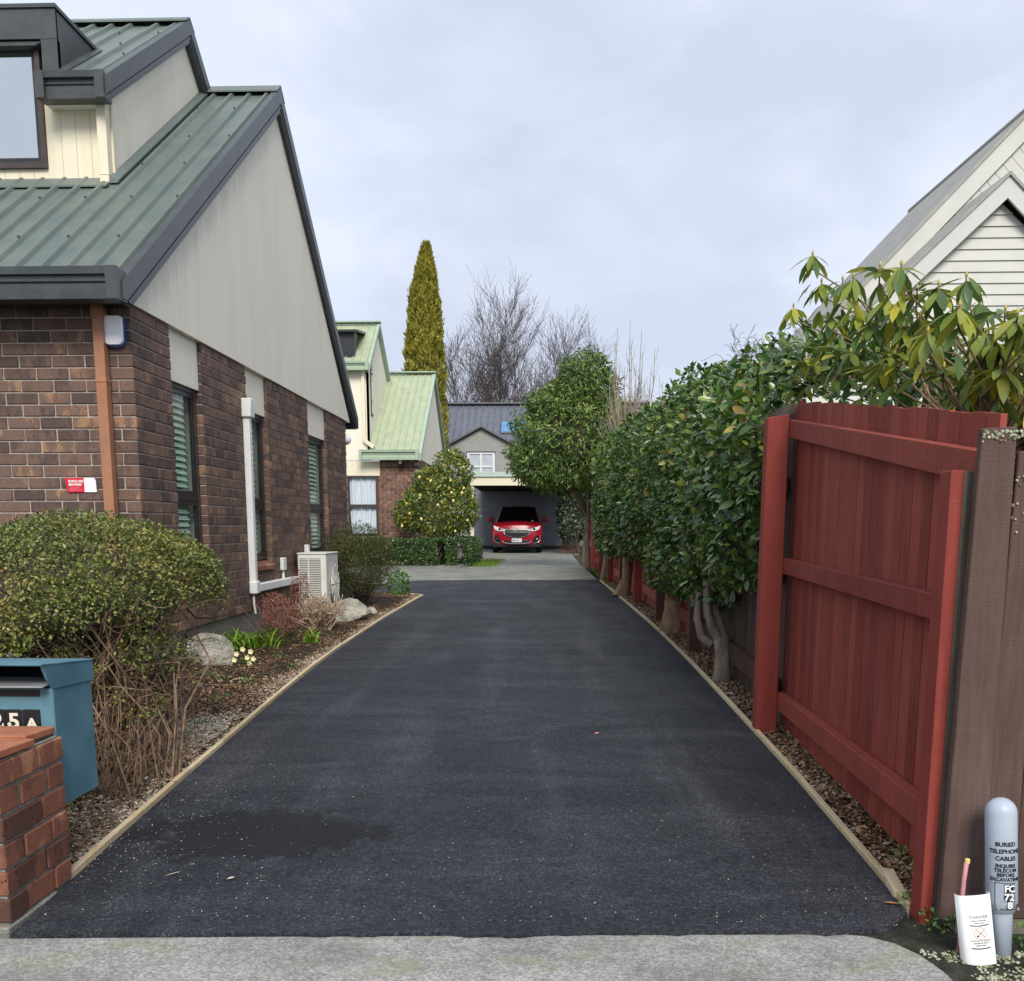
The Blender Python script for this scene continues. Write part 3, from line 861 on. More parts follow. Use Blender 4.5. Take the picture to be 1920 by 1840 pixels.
def casement(parent, y0, y1, z0, z1, xf, mid, blind=True, slat=.055):
    """window in a wall facing +X; frame > transom, pane, blind"""
    fr = MB(); w_ = .035
    fr.box(xf - .05, xf, y0, y0 + w_, z0, z1); fr.box(xf - .05, xf, y1 - w_, y1, z0, z1)
    fr.box(xf - .05, xf, y0 + w_, y1 - w_, z0, z0 + w_); fr.box(xf - .05, xf, y0 + w_, y1 - w_, z1 - w_, z1)
    wn = fr.build('window', M['frame_brown'], parent, bevel=.002)
    sa = MB(); xi = xf - .012; s0, s1 = y0 + w_, y1 - w_; q = .038
    for za, zb in ((z0 + w_, mid - .022), (mid + .022, z1 - w_)):
        sa.box(xi - .03, xi, s0, s0 + q, za, zb); sa.box(xi - .03, xi, s1 - q, s1, za, zb)
        sa.box(xi - .03, xi, s0 + q, s1 - q, za, za + q); sa.box(xi - .03, xi, s0 + q, s1 - q, zb - q, zb)
    sa.build('sash', M['frame_dark'], wn)
    tr = MB(); tr.box(xi - .032, xi + .006, s0, s1, mid - .022, mid + .022); tr.build('transom', M['frame_dark'], wn)
    for za, zb in ((z0 + w_ + q, mid - .022 - q), (mid + .022 + q, z1 - w_ - q)):
        gp = MB(); gp.box(xi - .020, xi - .014, s0 + q, s1 - q, za, zb); gp.build('pane', M['glass'], wn)
    if blind:
        bl = MB(); z = z1 - .10; xb = xf - .062; yb_ = y1 - w_ - q - .07
        while z > z0 + .05:
            bl.hexa([(xb - .012, y0 + w_, z + .020), (xb - .010, y0 + w_, z + .022), (xb - .010, yb_, z + .022), (xb - .012, yb_, z + .020),
                     (xb + .010, y0 + w_, z - .016), (xb + .012, y0 + w_, z - .014), (xb + .012, yb_, z - .014), (xb + .010, yb_, z - .016)]); z -= slat
        bl.build('blind', M['blind'], wn)
        ln = MB(); ln.box(xf - .30, xf - .051, y1 - .025, y1, z0, z1); ln.box(xf - .105, xf - .10, y0 - .1, y1 - .026, z0, z1); ln.build('lining', M['blind_shade'], wn)
    return wn
for a, b_ in WIN:
    casement(H1, a + .004, b_ - .004, WZ0, WZ1, -3.02, 1.44)
    mb = MB(); mb.hexa([(-3.05, a, .77), (XW + .045, a, .752), (XW + .045, b_, .752), (-3.05, b_, .77), (-3.05, a, .85), (XW + .045, a, .80), (XW + .045, b_, .80), (-3.05, b_, .85)])
    mb.build('sill', M['pillar_brick'], H1, bevel=.004)

# main roof
RF = dict(ya=6.74, za=2.83, yr=11.05, zr=5.85, yb=14.98, zb=2.80)
RF['za'] = RF['zr'] - .70 * (RF['yr'] - RF['ya'])
rib_roof(H1, -2.90, -9, RF['ya'], RF['za'], RF['yr'], RF['zr'], M['roof_green'])
rib_roof(H1, -2.90, -9, RF['yb'], RF['zb'], RF['yr'], RF['zr'], M['roof_green'])
screws(H1, -2.90, 12, .19, RF['ya'], RF['za'], RF['yr'], RF['zr'], (.03, .16, .33, .5, .66, .85), M['trim_dark'])
rake(H1, -2.888, -2.936, [(6.70, RF['za'] - .018), (11.05, RF['zr'] + .01)], .215, M['trim_dark'], zmin=2.735)
rake(H1, -2.888, -2.936, [(11.05, RF['zr'] + .01), (15.0, RF['zb'] + .02)], .215, M['trim_dark'], zmin=2.70)
mb = MB(); mb.hexa([(-9, 10.90, 5.80), (-2.87, 10.90, 5.80), (-2.87, 11.05, 5.905), (-9, 11.05, 5.905), (-9, 10.9, 5.815), (-2.87, 10.9, 5.815), (-2.87, 11.05, 5.92), (-9, 11.05, 5.92)])
mb.hexa([(-9, 11.2, 5.79), (-2.87, 11.2, 5.79), (-2.87, 11.05, 5.905), (-9, 11.05, 5.905), (-9, 11.2, 5.805), (-2.87, 11.2, 5.805), (-2.87, 11.05, 5.92), (-9, 11.05, 5.92)])
mb.build('ridge_cap', M['roof_green'], H1)
gutter(H1, -8.5, -2.88, 6.63, 2.925, .205, .15, M['trim_dark'])
gutter(H1, -8.5, -2.92, 14.99, 2.86, .16, .10, M['trim_dark'])
mb = MB(); mb.box(-8.5, XW - .001, 6.79, 7.0, 2.745, 2.775); mb.build('soffit', M['trim_dark'], H1)
downpipe(H1, -3.20, -3.125, 6.91, 6.985, g(7), 2.765, M['pipe_brown'], ((2.655, .105), (2.215, .03)))

# upper storey astride the ridge
UX = -3.70
def uroof(y): return 6.25 - .675 * (10.45 - y)
slab('upper_gable', [(UX, 8.60, 4.10), (UX, 8.60, 4.93), (UX, 10.45, 6.18), (UX, 10.98, 5.80), (UX, 10.98, 5.70)], (-.05, 0, 0), M['cream'], H1)
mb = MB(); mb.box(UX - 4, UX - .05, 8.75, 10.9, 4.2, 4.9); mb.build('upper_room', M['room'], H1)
mb = MB(); mb.box(UX - .055, UX + .012, 8.588, 8.63, 4.10, 4.75); mb.build('corner_trim', M['cream_warm'], H1)
# vertical boards of the upper front wall
x = UX - .058; bi = 0
while x > -5.9:
    x1 = x; x0 = x - .128
    top = 4.85 if x0 > -4.27 else 4.235
    if not (x0 < -4.27 < x1):
        mb = MB(); mb.box(x0 + .003, x1, 8.60 - random.uniform(0, .001), 8.625, 4.10, top); mb.build('board', M['cream_warm'], H1)
    else:
        mb = MB(); mb.box(-4.268, x1, 8.60, 8.625, 4.10, 4.85); mb.build('board', M['cream_warm'], H1)
        mb = MB(); mb.box(x0 + .003, -4.272, 8.60, 8.625, 4.10, 4.235); mb.build('board', M['cream_warm'], H1)
    x = x0
mb = MB(); mb.box(-6, UX - .05, 8.63, 8.70, 4.05, 4.86); mb.build('board_backing', M['room'], H1)
# its window
wn = MB(); zA, zB = 4.236, 5.16
wn.box(-4.31, -4.27, 8.565, 8.65, zA, zB); wn.box(-6.0, -4.31, 8.565, 8.65, zA, zA + .045)
wn = wn.build('window', M['frame_brown'], H1)
sa = MB(); sa.box(-4.345, -4.31, 8.585, 8.64, zA + .045, zB); sa.box(-6.0, -4.345, 8.585, 8.64, zA + .045, zA + .085); sa.build('sash', M['frame_dark'], wn)
gp = MB(); gp.box(-6.0, -4.345, 8.60, 8.606, zA + .085, zB); gp.build('pane', M['glass_sky'], wn)
bl = MB(); bl.box(-6.0, -4.33, 8.66, 8.665, 4.84, 5.2); bl.build('blind', M['blind'], wn)
# boxed head of the window bay, charcoal
slab('bay_cheek', [(-4.10, 8.56, 4.80), (-4.10, 8.56, 5.46), (-4.10, 9.30, 5.46)], (-.03, 0, 0), M['trim_dark'], H1)
mb = MB(); mb.box(-6.2, -4.10, 8.545, 8.58, 5.235, 5.47); mb.box(-4.235, -4.10, 8.548, 8.60, 4.80, 5.235); mb.hexa([(-6.2, 8.50, 5.165), (-4.26, 8.50, 5.165), (-4.26, 8.58, 5.165), (-6.2, 8.58, 5.165), (-6.2, 8.50, 5.18), (-4.26, 8.50, 5.18), (-4.22, 8.58, 5.236), (-6.2, 8.58, 5.236)])
mb.build('bay_head', M['trim_dark'], H1)
mb = MB(); mb.box(-6.2, -4.085, 8.53, 9.36, 5.47, 5.50); mb.build('bay_roof', M['trim_dark'], H1)
mb = MB(); mb.hexa([(-4.10, 8.5, uroof(8.5) + .006), (-4.05, 8.5, uroof(8.5) + .006), (-4.05, 9.32, uroof(9.32) + .006), (-4.10, 9.32, uroof(9.32) + .006), (-4.10, 8.5, uroof(8.5) + .035), (-4.05, 8.5, uroof(8.5) + .012), (-4.05, 9.32, uroof(9.32) + .012), (-4.10, 9.32, uroof(9.32) + .035)]); mb.build('flashing', M['trim_dark'], H1)
rib_roof(H1, UX + .06, -4.10, 8.44, uroof(8.44), 10.45, uroof(10.45), M['roof_green'])
rib_roof(H1, -4.10, -9, 9.30, uroof(9.30), 10.45, uroof(10.45), M['roof_green'])
rib_roof(H1, UX + .06, -9, 11.6, 6.25 - .77 * 1.15, 10.45, 6.25, M['roof_green'])
screws(H1, UX + .06, 5, .19, 8.44, uroof(8.44), 10.45, 6.25, (.3, .5, .72), M['trim_dark'])
rake(H1, UX + .065, UX + .01, [(8.36, uroof(8.36)), (10.45, 6.26)], .19, M['trim_dark'], zmin=4.69)
rake(H1, UX + .065, UX + .01, [(10.45, 6.26), (11.10, 5.76)], .17, M['trim_dark'])
mb = MB(); mb.hexa([(-9, 10.33, 6.225), (UX + .08, 10.33, 6.225), (UX + .08, 10.45, 6.30), (-9, 10.45, 6.30), (-9, 10.33, 6.24), (UX + .08, 10.33, 6.24), (UX + .08, 10.45, 6.315), (-9, 10.45, 6.315)])
mb.hexa([(-9, 10.57, 6.215), (UX + .08, 10.57, 6.215), (UX + .08, 10.45, 6.30), (-9, 10.45, 6.30), (-9, 10.57, 6.23), (UX + .08, 10.57, 6.23), (UX + .08, 10.45, 6.315), (-9, 10.45, 6.315)])
mb.build('ridge_cap', M['roof_green'], H1)
gutter(H1, -4.20, UX + .065, 8.36, 4.895, .20, .13, M['trim_dark'], .03)
mb = MB(); mb.box(-4.2, UX - .001, 8.49, 8.598, 4.70, 4.73); mb.build('soffit', M['offwhite'], H1)
downpipe(H1, UX - .085, UX - .005, 8.50, 8.585, 4.06, 4.72, M['cream_warm'], ((4.15, .012),))
mb = MB(); mb.hexa([(-9, 8.42, 4.03), (UX - .0, 8.42, 4.03), (UX, 8.6, 4.145), (-9, 8.6, 4.145), (-9, 8.42, 4.045), (UX, 8.42, 4.045), (UX, 8.6, 4.16), (-9, 8.6, 4.16)]); mb.build('apron_flashing', M['roof_green'], H1)
mb = MB(); mb.hexa([(UX, 8.5, RF['zr'] - .7 * 2.55 + .02), (UX + .07, 8.5, RF['zr'] - .7 * 2.55 + .02), (UX + .07, 11.0, RF['zr'] - .035 + .02), (UX, 11.0, RF['zr'] - .035 + .02), (UX, 8.5, RF['zr'] - .7 * 2.55 + .07), (UX + .07, 8.5, RF['zr'] - .7 * 2.55 + .04), (UX + .07, 11.0, RF['zr'] - .035 + .04), (UX, 11.0, RF['zr'] - .035 + .07)]); mb.build('side_flashing', M['roof_green'], H1)

# ------------------------------------------------------------------ things fixed to house 1
al = thing('alarm_box', (-3.068, 7.0, 2.57), 'white alarm siren box with blue base high on the brick corner', 'alarm box')
def rrect(cx_, cz, w_, h_, r_, n=5, rb=None):
    pts = []
    for (sx_, sz), a0 in (((1, -1), -90), ((1, 1), 0), ((-1, 1), 90), ((-1, -1), 180)):
        rr = (rb or r_) if sz < 0 else r_
        for k in range(n + 1):
            a = R(a0 + 90 * k / n)
            pts.append((cx_ + sx_ * (w_ / 2 - rr) + rr * math.cos(a), cz + sz * (h_ / 2 - rr) + rr * math.sin(a)))
    return pts
mb = MB(); mb.prism([(x, 6.998, z) for x, z in rrect(-3.066, 2.567, .134, .205, .025, 5, .045)], (0, -.03, 0)); mb.build('base', M['blue_base'], al)
mb = MB(); mb.prism([(x, 6.975, z) for x, z in rrect(-3.068, 2.577, .130, .198, .022, 5, .035)], (0, -.035, 0)); mb.build('cover', M['white_shell'], al, bevel=.006, smooth=False)

sg = thing('alarm_sign', (-3.40, 7.0, 1.5), 'small red and white burglar warning plate on the front bricks', 'sign')
mb = MB(); mb.prism([(-3.515, 6.993, 1.552), (-3.372, 6.993, 1.552), (-3.372, 6.993, 1.449), (-3.500, 6.993, 1.449)], (0, -.004, 0)); mb.build('red_panel', M['red_print'], sg)
mb = MB(); mb.prism([(-3.3718, 6.993, 1.552), (-3.305, 6.993, 1.552), (-3.291, 6.993, 1.545), (-3.285, 6.993, 1.53), (-3.282, 6.993, 1.449), (-3.3718, 6.993, 1.449)], (0, -.004, 0)); mb.build('white_panel', M['white_shell'], sg)
text_mesh('BURGLARS', .0235, M['white'], 'lettering', lambda u, v, d: (-3.490 + u, 6.9885 - d, 1.520 + v), sg, .0009, 'LEFT', .0003)
text_mesh('BEWARE!', .0235, M['white'], 'lettering', lambda u, v, d: (-3.488 + u, 6.9885 - d, 1.496 + v), sg, .0009, 'LEFT', .0003)
mb = MB()
for k, (z, w_) in enumerate(((1.483, .075), (1.475, .085), (1.467, .10), (1.459, .095))):
    mb.box(-3.484, -3.484 + w_, 6.9882, 6.9889, z, z + .0025)
mb.build('fine_print', M['pink_petal'], sg)

lt = thing('globe_light', (-2.99, 14.5, 2.45), 'round white opal globe light on the far corner of brown brick wall', 'outdoor light')
mb = MB(); mb.lathe([(.05, 0), (.05, .03)], (-2.985, 14.45, 2.50), 14, 'y'); mb.build('backplate', M['white_plastic'], lt)
mb = MB(); mb.lathe([(.003 + .078 * math.sin(math.pi * k / 10), .08 - .08 * math.cos(math.pi * k / 10)) for k in range(11)], (-2.985, 14.48, 2.50), 18, 'y'); mb.build('globe', M['globe'], lt, smooth=True)

pc = thing('pipe_cover', (-2.93, 9.40, .6), 'white plastic pipe cover running down the brick side wall', 'pipe cover')
mb = MB(); mb.box(-2.958, -2.893, 9.482, 9.568, .62, 2.28); mb.build('duct', M['white_plastic'], pc, bevel=.008)
mb = MB(); mb.hexa([(-2.958, 9.455, 2.26), (-2.87, 9.455, 2.26), (-2.87, 9.60, 2.26), (-2.958, 9.60, 2.26), (-2.958, 9.455, 2.44), (-2.86, 9.455, 2.44), (-2.86, 9.60, 2.44), (-2.958, 9.60, 2.44)]); mb.build('wall_cap', M['white_plastic'], pc, bevel=.008)
mb = MB(); mb.box(-2.958, -2.878, 9.465, 9.59, .53, .66); mb.build('elbow', M['white_plastic'], pc, bevel=.012)
mb = MB(); mb.box(-2.958, -2.885, 9.59, 11.18, .545, .628); mb.build('duct', M['white_plastic'], pc, bevel=.008)
mb = MB(); mb.box(-2.958, -2.915, 10.62, 10.75, .72, .86); mb.build('junction_box', M['white_plastic'], pc, bevel=.006)
mb = MB(); mb.tube([(-2.94, 10.68, .73), (-2.94, 10.68, .63)], .016, 8); mb.build('conduit', M['white_plastic'], pc)
mb = MB(); mb.tube([(-2.93, 9.52, .54), (-2.932, 9.53, .42), (-2.93, 9.56, .33)], .012, 6); mb.build('drain_hose', M['offwhite'], pc)

# heat pump
hp = thing('heat_pump', (-2.73, 11.6, g(11.6)), 'cream outdoor heat pump unit standing against the brick side wall', 'heat pump')
hx0, hx1, hy0, hy1, hz0, hz1 = -2.91, -2.57, 11.2, 11.85, .17, .88
mb = MB(); mb.box(hx0, hx1, hy0, hy1, hz0, hz1); mb.build('casing', M['ac'], hp, bevel=.012)
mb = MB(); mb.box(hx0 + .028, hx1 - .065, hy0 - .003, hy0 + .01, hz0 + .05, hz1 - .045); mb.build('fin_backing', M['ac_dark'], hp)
z = hz0 + .06
mb = MB()
while z < hz1 - .05:
    mb.box(hx0 + .026, hx1 - .062, hy0 - .016, hy0 - .002, z, z + .011); z += .021
mb.box(hx0 + .128, hx0 + .140, hy0 - .018, hy0 - .002, hz0 + .05, hz1 - .045)
mb.build('grille', M['ac'], hp)
mb = MB(); mb.box(hx0 - .006, hx1 + .006, hy0 - .008, hy1 + .006, hz1, hz1 + .018); mb.build('lid', M['ac'], hp, bevel=.005)
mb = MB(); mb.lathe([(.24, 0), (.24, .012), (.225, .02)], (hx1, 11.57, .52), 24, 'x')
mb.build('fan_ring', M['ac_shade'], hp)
mb = MB()
for k in range(1, 9):
    mb.tube([(hx1 + .024, 11.57 + .027 * k * math.cos(2 * math.pi * i / 24), .52 + .027 * k * math.sin(2 * math.pi * i / 24)) for i in range(25)], .004, 4, False)
for k in range(6):
    a = math.pi * k / 6; mb.bar((hx1 + .026, 11.57 - .235 * math.cos(a), .52 - .235 * math.sin(a)), (hx1 + .026, 11.57 + .235 * math.cos(a), .52 + .235 * math.sin(a)), .006, .006, (1, 0, 0))
mb.build('fan_guard', M['ac'], hp)
for y in (11.3, 11.75):
    mb = MB(); mb.box(hx0 + .02, hx1 - .02, y - .04, y + .04, g(11.6), hz0); mb.build('foot', M['ac'], hp)
pp = thing('capped_pipe', (-2.93, 11.75, .9), 'short cream pipe cover standing up behind the heat pump', 'pipe cover')
mb = MB(); mb.box(-2.957, -2.905, 11.72, 11.81, .80, .985); mb.build('duct', M['ac'], pp, bevel=.006)
# ================================================================== HOUSE 2 (light green roof)
H2 = thing('brick_house', (-5, 26.6, g(26.6)), 'second house down the drive with pale green ribbed roof and white curtained window', 'house', 'brick houses along the driveway')
X2R = -3.45
mb = MB(); mb.box(-10, -5.45, 26.61, 26.75, .2, 3.0); mb.box(-4.53, X2R - .01, 26.61, 26.75, .2, 3.06); mb.box(-5.45, -4.53, 26.611, 26.75, .2, .97)
mb.box(X2R - .13, X2R - .01, 26.75, 33.5, .2, 3.06); mb.build('wall', M['mortar'], H2)
mb = MB()
for c in range(33):
    z0 = .22 + c * .086; z1 = z0 + .076
    x = X2R - (0 if c % 2 == 0 else .12)
    while x > -5.7:
        a, b_ = x - .23, x
        if z1 < .97 or a > -4.53: mb.box(a, b_, 26.6, 26.65, z0, z1)
        elif b_ > -4.53 + .04: mb.box(-4.53, b_, 26.6, 26.65, z0, z1)
        x -= .24
    y = 26.6 + (.12 if c % 2 else 0)
    while y < 33.4:
        mb.box(X2R - .06, X2R, max(y, 26.652), y + .23, z0, z1); y += .24
mb.build('brick', M['brick2'], H2, kind='stuff', fix=False)
mb = MB(); mb.box(-5.45, -4.53, 26.585, 26.7, 2.61, 3.0); mb.build('infill_panel', M['cream_warm'], H2)
mb = MB(); mb.box(-9, -4.80, 26.58, 26.7, 3.02, 5.45); mb.build('upper_front', M['cream'], H2)
slab('upper_gable', [(-4.80, 26.58, 3.02), (-4.80, 26.58, 5.45), (-4.80, 28.2, 6.80), (-4.80, 30.1, 5.4), (-4.80, 30.1, 5.0)], (-.05, 0, 0), M['cream'], H2)
slab('gable_panel', [(X2R + .02, 26.55, 3.06), (X2R + .02, 33.6, 3.06), (X2R + .02, 30.15, 5.66)], (-.05, 0, 0), M['cream'], H2)
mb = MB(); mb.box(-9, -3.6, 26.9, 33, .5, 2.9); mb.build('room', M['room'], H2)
# curtained window
wn = MB(); xa, xb = -5.44, -4.60
wn.box(xa, xa + .05, 26.56, 26.64, .99, 2.61); wn.box(xb - .05, xb, 26.56, 26.64, .99, 2.61); wn.box(xa + .05, xb - .05, 26.56, 26.64, .99, 1.04)
wn.box(xa + .05, xb - .05, 26.56, 26.64, 2.56, 2.61); wn.box(xa + .05, xb - .05, 26.56, 26.64, 1.75, 1.83)
wn = wn.build('window', M['frame_brown'], H2)
mb = MB(); mb.box(xb, -4.53, 26.6, 26.66, .97, 2.61); mb.build('brick_reveal', M['brick2'], H2)
for za, zb in ((1.04, 1.75), (1.83, 2.56)):
    gp = MB(); gp.box(xa + .05, xb - .05, 26.60, 26.606, za, zb); gp.build('pane', M['glass_clear'], wn)
    V, Fq = [], []
    nn = 60
    for i in range(nn + 1):
        x = xa + .05 + (xb - xa - .1) * i / nn
        y = 26.66 + .022 * math.sin(i * .9) + .015 * math.sin(i * .37 + 1)
        sway = .10 * math.sin(i * .2 + za) if za < 1.5 else .02
        V += [(x + sway * .4, y, za), (x, y, zb)]
        if i: Fq.append((2 * i - 2, 2 * i, 2 * i + 1, 2 * i - 1))
    np_mesh('curtain', V, Fq, M['curtain'], wn, True)
# roofs
rib_roof(H2, -3.36, -4.80, 26.34, 3.16, 30.2, 5.86, M['roof_light'], .20, .03, .02, .045)
rib_roof(H2, -3.36, -4.80, 34.0, 3.1, 30.2, 5.86, M['roof_light'], .20)
rake(H2, -3.36, -3.44, [(26.34, 3.16), (30.2, 5.88)], .16, M['trim_light'])
rake(H2, -3.36, -3.44, [(30.2, 5.88), (34.0, 3.12)], .16, M['trim_light'])
mb = MB(); mb.bar((-4.8, 30.2, 5.91), (-3.33, 30.2, 5.91), .3, .035); mb.build('ridge_cap', M['trim_light'], H2)
gutter(H2, -5.03, -3.42, 26.26, 3.285, .27, .16, M['trim_light'], .05)
mb = MB(); mb.box(-4.8, X2R, 26.42, 26.6, 3.02, 3.05); mb.build('soffit', M['trim_light'], H2)
rib_roof(H2, -4.72, -9, 26.38, 5.48, 28.2, 6.93, M['roof_light'], .20, .03, .02, .045)
rib_roof(H2, -4.72, -9, 30.2, 5.4, 28.2, 6.93, M['roof_light'], .20)
rake(H2, -4.72, -4.79, [(26.38, 5.48), (28.2, 6.95)], .15, M['trim_light'])
rake(H2, -4.72, -4.79, [(28.2, 6.95), (29.9, 5.68)], .15, M['trim_light'])
mb = MB(); mb.bar((-9, 28.2, 6.985), (-4.69, 28.2, 6.985), .3, .035); mb.build('ridge_cap', M['trim_light'], H2)
gutter(H2, -9, -4.74, 26.30, 5.60, .22, .14, M['trim_light'], .04)
downpipe(H2, -4.97, -4.88, 26.49, 26.575, 3.55, 5.4, M['cream_warm'], ((4.25, .03),))
mb = MB(); mb.bar((-4.925, 26.53, 3.56), (-4.66, 26.46, 3.36), .09, .085); mb.build('downpipe_shoe', M['cream_warm'], H2)
mb = MB(); mb.box(-4.80 - .01, -4.775, 26.93, 27.20, 4.25, 5.80); wn = mb.build('window', M['frame_brown'], H2)
mb = MB(); mb.box(-4.78, -4.772, 26.97, 27.15, 4.32, 5.74); mb.build('pane', M['glass_sky'], wn)
mb = MB(); mb.box(-6.4, -5.18, 26.75, 28.1, 5.55, 6.46); mb.hexa([(-6.4, 26.6, 6.42), (-5.05, 26.6, 6.42), (-5.05, 28.2, 6.62), (-6.4, 28.2, 6.62), (-6.4, 26.6, 6.48), (-5.05, 26.6, 6.48), (-5.05, 28.2, 6.68), (-6.4, 28.2, 6.68)])
mb.build('box_dormer', M['frame_dark'], H2)
sl_ = thing('security_light', (-4.0, 26.5, 2.95), 'small white security light under the pale green gutter', 'outdoor light')
mb = MB(); mb.box(-3.99, -3.91, 26.48, 26.59, 2.92, 3.02); mb.build('bracket', M['white_plastic'], sl_)
mb = MB(); mb.lathe([(.045, 0), (.06, .06), (.03, .12)], (-3.94, 26.5, 2.80), 10); mb.build('lamp_head', M['black'], sl_)

# ================================================================== CARPORT
CP = thing('carport', (-1, 34, g(34)), 'open carport with cream fascia and dark interior at the end of drive', 'carport')
mb = MB(); mb.box(-2.6, 1.6, 34.0, 34.12, 2.66, 2.96); mb.build('fascia', M['cream_warm'], CP, bevel=.006)
mb = MB(); mb.box(-2.62, 1.62, 33.94, 34.14, 2.96, 3.13); mb.build('flashing', M['flash'], CP, bevel=.006)
mb = MB(); mb.box(-2.6, 1.6, 34.12, 40.2, 2.94, 3.06); mb.build('roof', M['trim_grey'], CP)
mb = MB(); mb.box(-2.6, 1.6, 34.12, 40.0, 2.80, 2.93)
for i in range(7): mb.box(-2.6, 1.6, 34.6 + i * .8, 34.68 + i * .8, 2.66, 2.80)
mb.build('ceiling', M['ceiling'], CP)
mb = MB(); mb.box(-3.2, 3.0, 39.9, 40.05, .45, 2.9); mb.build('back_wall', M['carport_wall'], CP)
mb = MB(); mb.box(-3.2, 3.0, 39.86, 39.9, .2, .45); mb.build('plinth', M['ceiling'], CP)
mb = MB()
for xx in (-2.55, ): mb.box(xx - .06, xx + .06, 34.05, 34.17, .2, 2.66)
mb.build('post', M['cream_warm'], CP)
for i, (xa, xb) in enumerate(((.66, 1.28),)):
    mb = MB(); mb.box(xa, xb, 35.0, 35.35, .2, 2.9); mb.build('pier', M['mortar'], CP)
    mb = MB()
    for c in range(31):
        z0 = .24 + c * .086; x = xa - .004
        o_ = .12 if c % 2 else 0
        for k in range(3):
            a = max(xa - .006, xa + k * .24 - o_); b_ = min(xb + .006, xa + k * .24 - o_ + .23)
            if b_ - a > .04: mb.box(a, b_, 34.99, 35.1, z0, z0 + .076)
    mb.build('brick', M['brick2'], CP, kind='stuff', fix=False)

# ================================================================== THE CAR
CX, CY, CZ = -.985, 34.75, g(35.2)
CAR = thing('parked_car', (CX, CY + 2, CZ), 'red compact SUV parked nose out in the dark carport', 'car')
def fy(x, z):
    a = abs(x) / .92
    return .30 * a ** 3 + (max(0, z - .72) * .42) + max(0, .42 - z) * .25
def P(x, y, z): return (CX + x, CY + y, CZ + z)
body_v, body_f = [], []
def grid(fn, nu, nv):
    b_ = len(body_v)
    for j in range(nv + 1):
        for i in range(nu + 1):
            body_v.append(fn(i / nu, j / nv))
    for j in range(nv):
        for i in range(nu):
            k = b_ + j * (nu + 1) + i
            body_f.append((k, k + 1, k + nu + 2, k + nu + 1))
def hoodz(y, x):
    a = abs(x) / .92
    return .98 + .17 * (1 - (1 - min(1, y / 1.25)) ** 2) - .07 * a ** 4 + .015 * math.cos(a * 5)
def frontpt(u, v):
    x = -.92 + 1.84 * u; z = .30 + .68 * v
    zz = z - (.07 * (abs(x) / .92) ** 4) * v
    return P(x * (1 - .03 * (1 - v)), fy(x, z), zz)
grid(frontpt, 24, 10)
def hood(u, v):
    x = (-.92 + 1.84 * u); y0 = fy(x, .98); y = y0 + (1.25 - y0) * v
    return P(x, y, hoodz(y - y0 * (1 - v), x) if v > 0 else .98 - .07 * (abs(x) / .92) ** 4)
grid(hood, 24, 8)
for s in (-1, 1):
    def side(u, v, s=s):
        y0 = fy(.92, .3 + .68 * v); y = y0 + (4.45 - y0) * u
        z = .30 + (.75 + .10 * u) * v
        return P(s * (.92 - .03 * (1 - v) + .02 * math.sin(v * 3)), y, min(z, 1.10))
    grid(side, 14, 6)
    def cabin(u, v, s=s):
        y = 1.2 + 3.2 * u; top = 1.66 - .05 * abs(u - .4) - (.35 * max(0, (.22 - u) / .22)) ** 1.0
        z = 1.02 + (top - 1.02) * v
        return P(s * (.90 - .24 * v), y + .25 * v * (1 - u), z)
    grid(cabin, 10, 5)
def roof_(u, v):
    x = -.66 + 1.32 * u; y = 2.05 + 2.3 * v
    return P(x, y, 1.67 + .035 * (1 - (x / .66) ** 2) - .05 * v * v)
grid(roof_, 10, 6)
grid(lambda u, v: P((-.90 + 1.80 * u) * (1 - .32 * max(0, v - .55) / .45), 4.45 - .2 * v, .3 + 1.3 * v), 4, 6)
np_mesh('body', body_v, body_f, M['car_red'], CAR, True)
mb = MB(); mb.box(CX - .86, CX + .86, CY + .35, CY + 4.4, CZ + .2, CZ + .5); mb.build('underbody', M['black'], CAR)
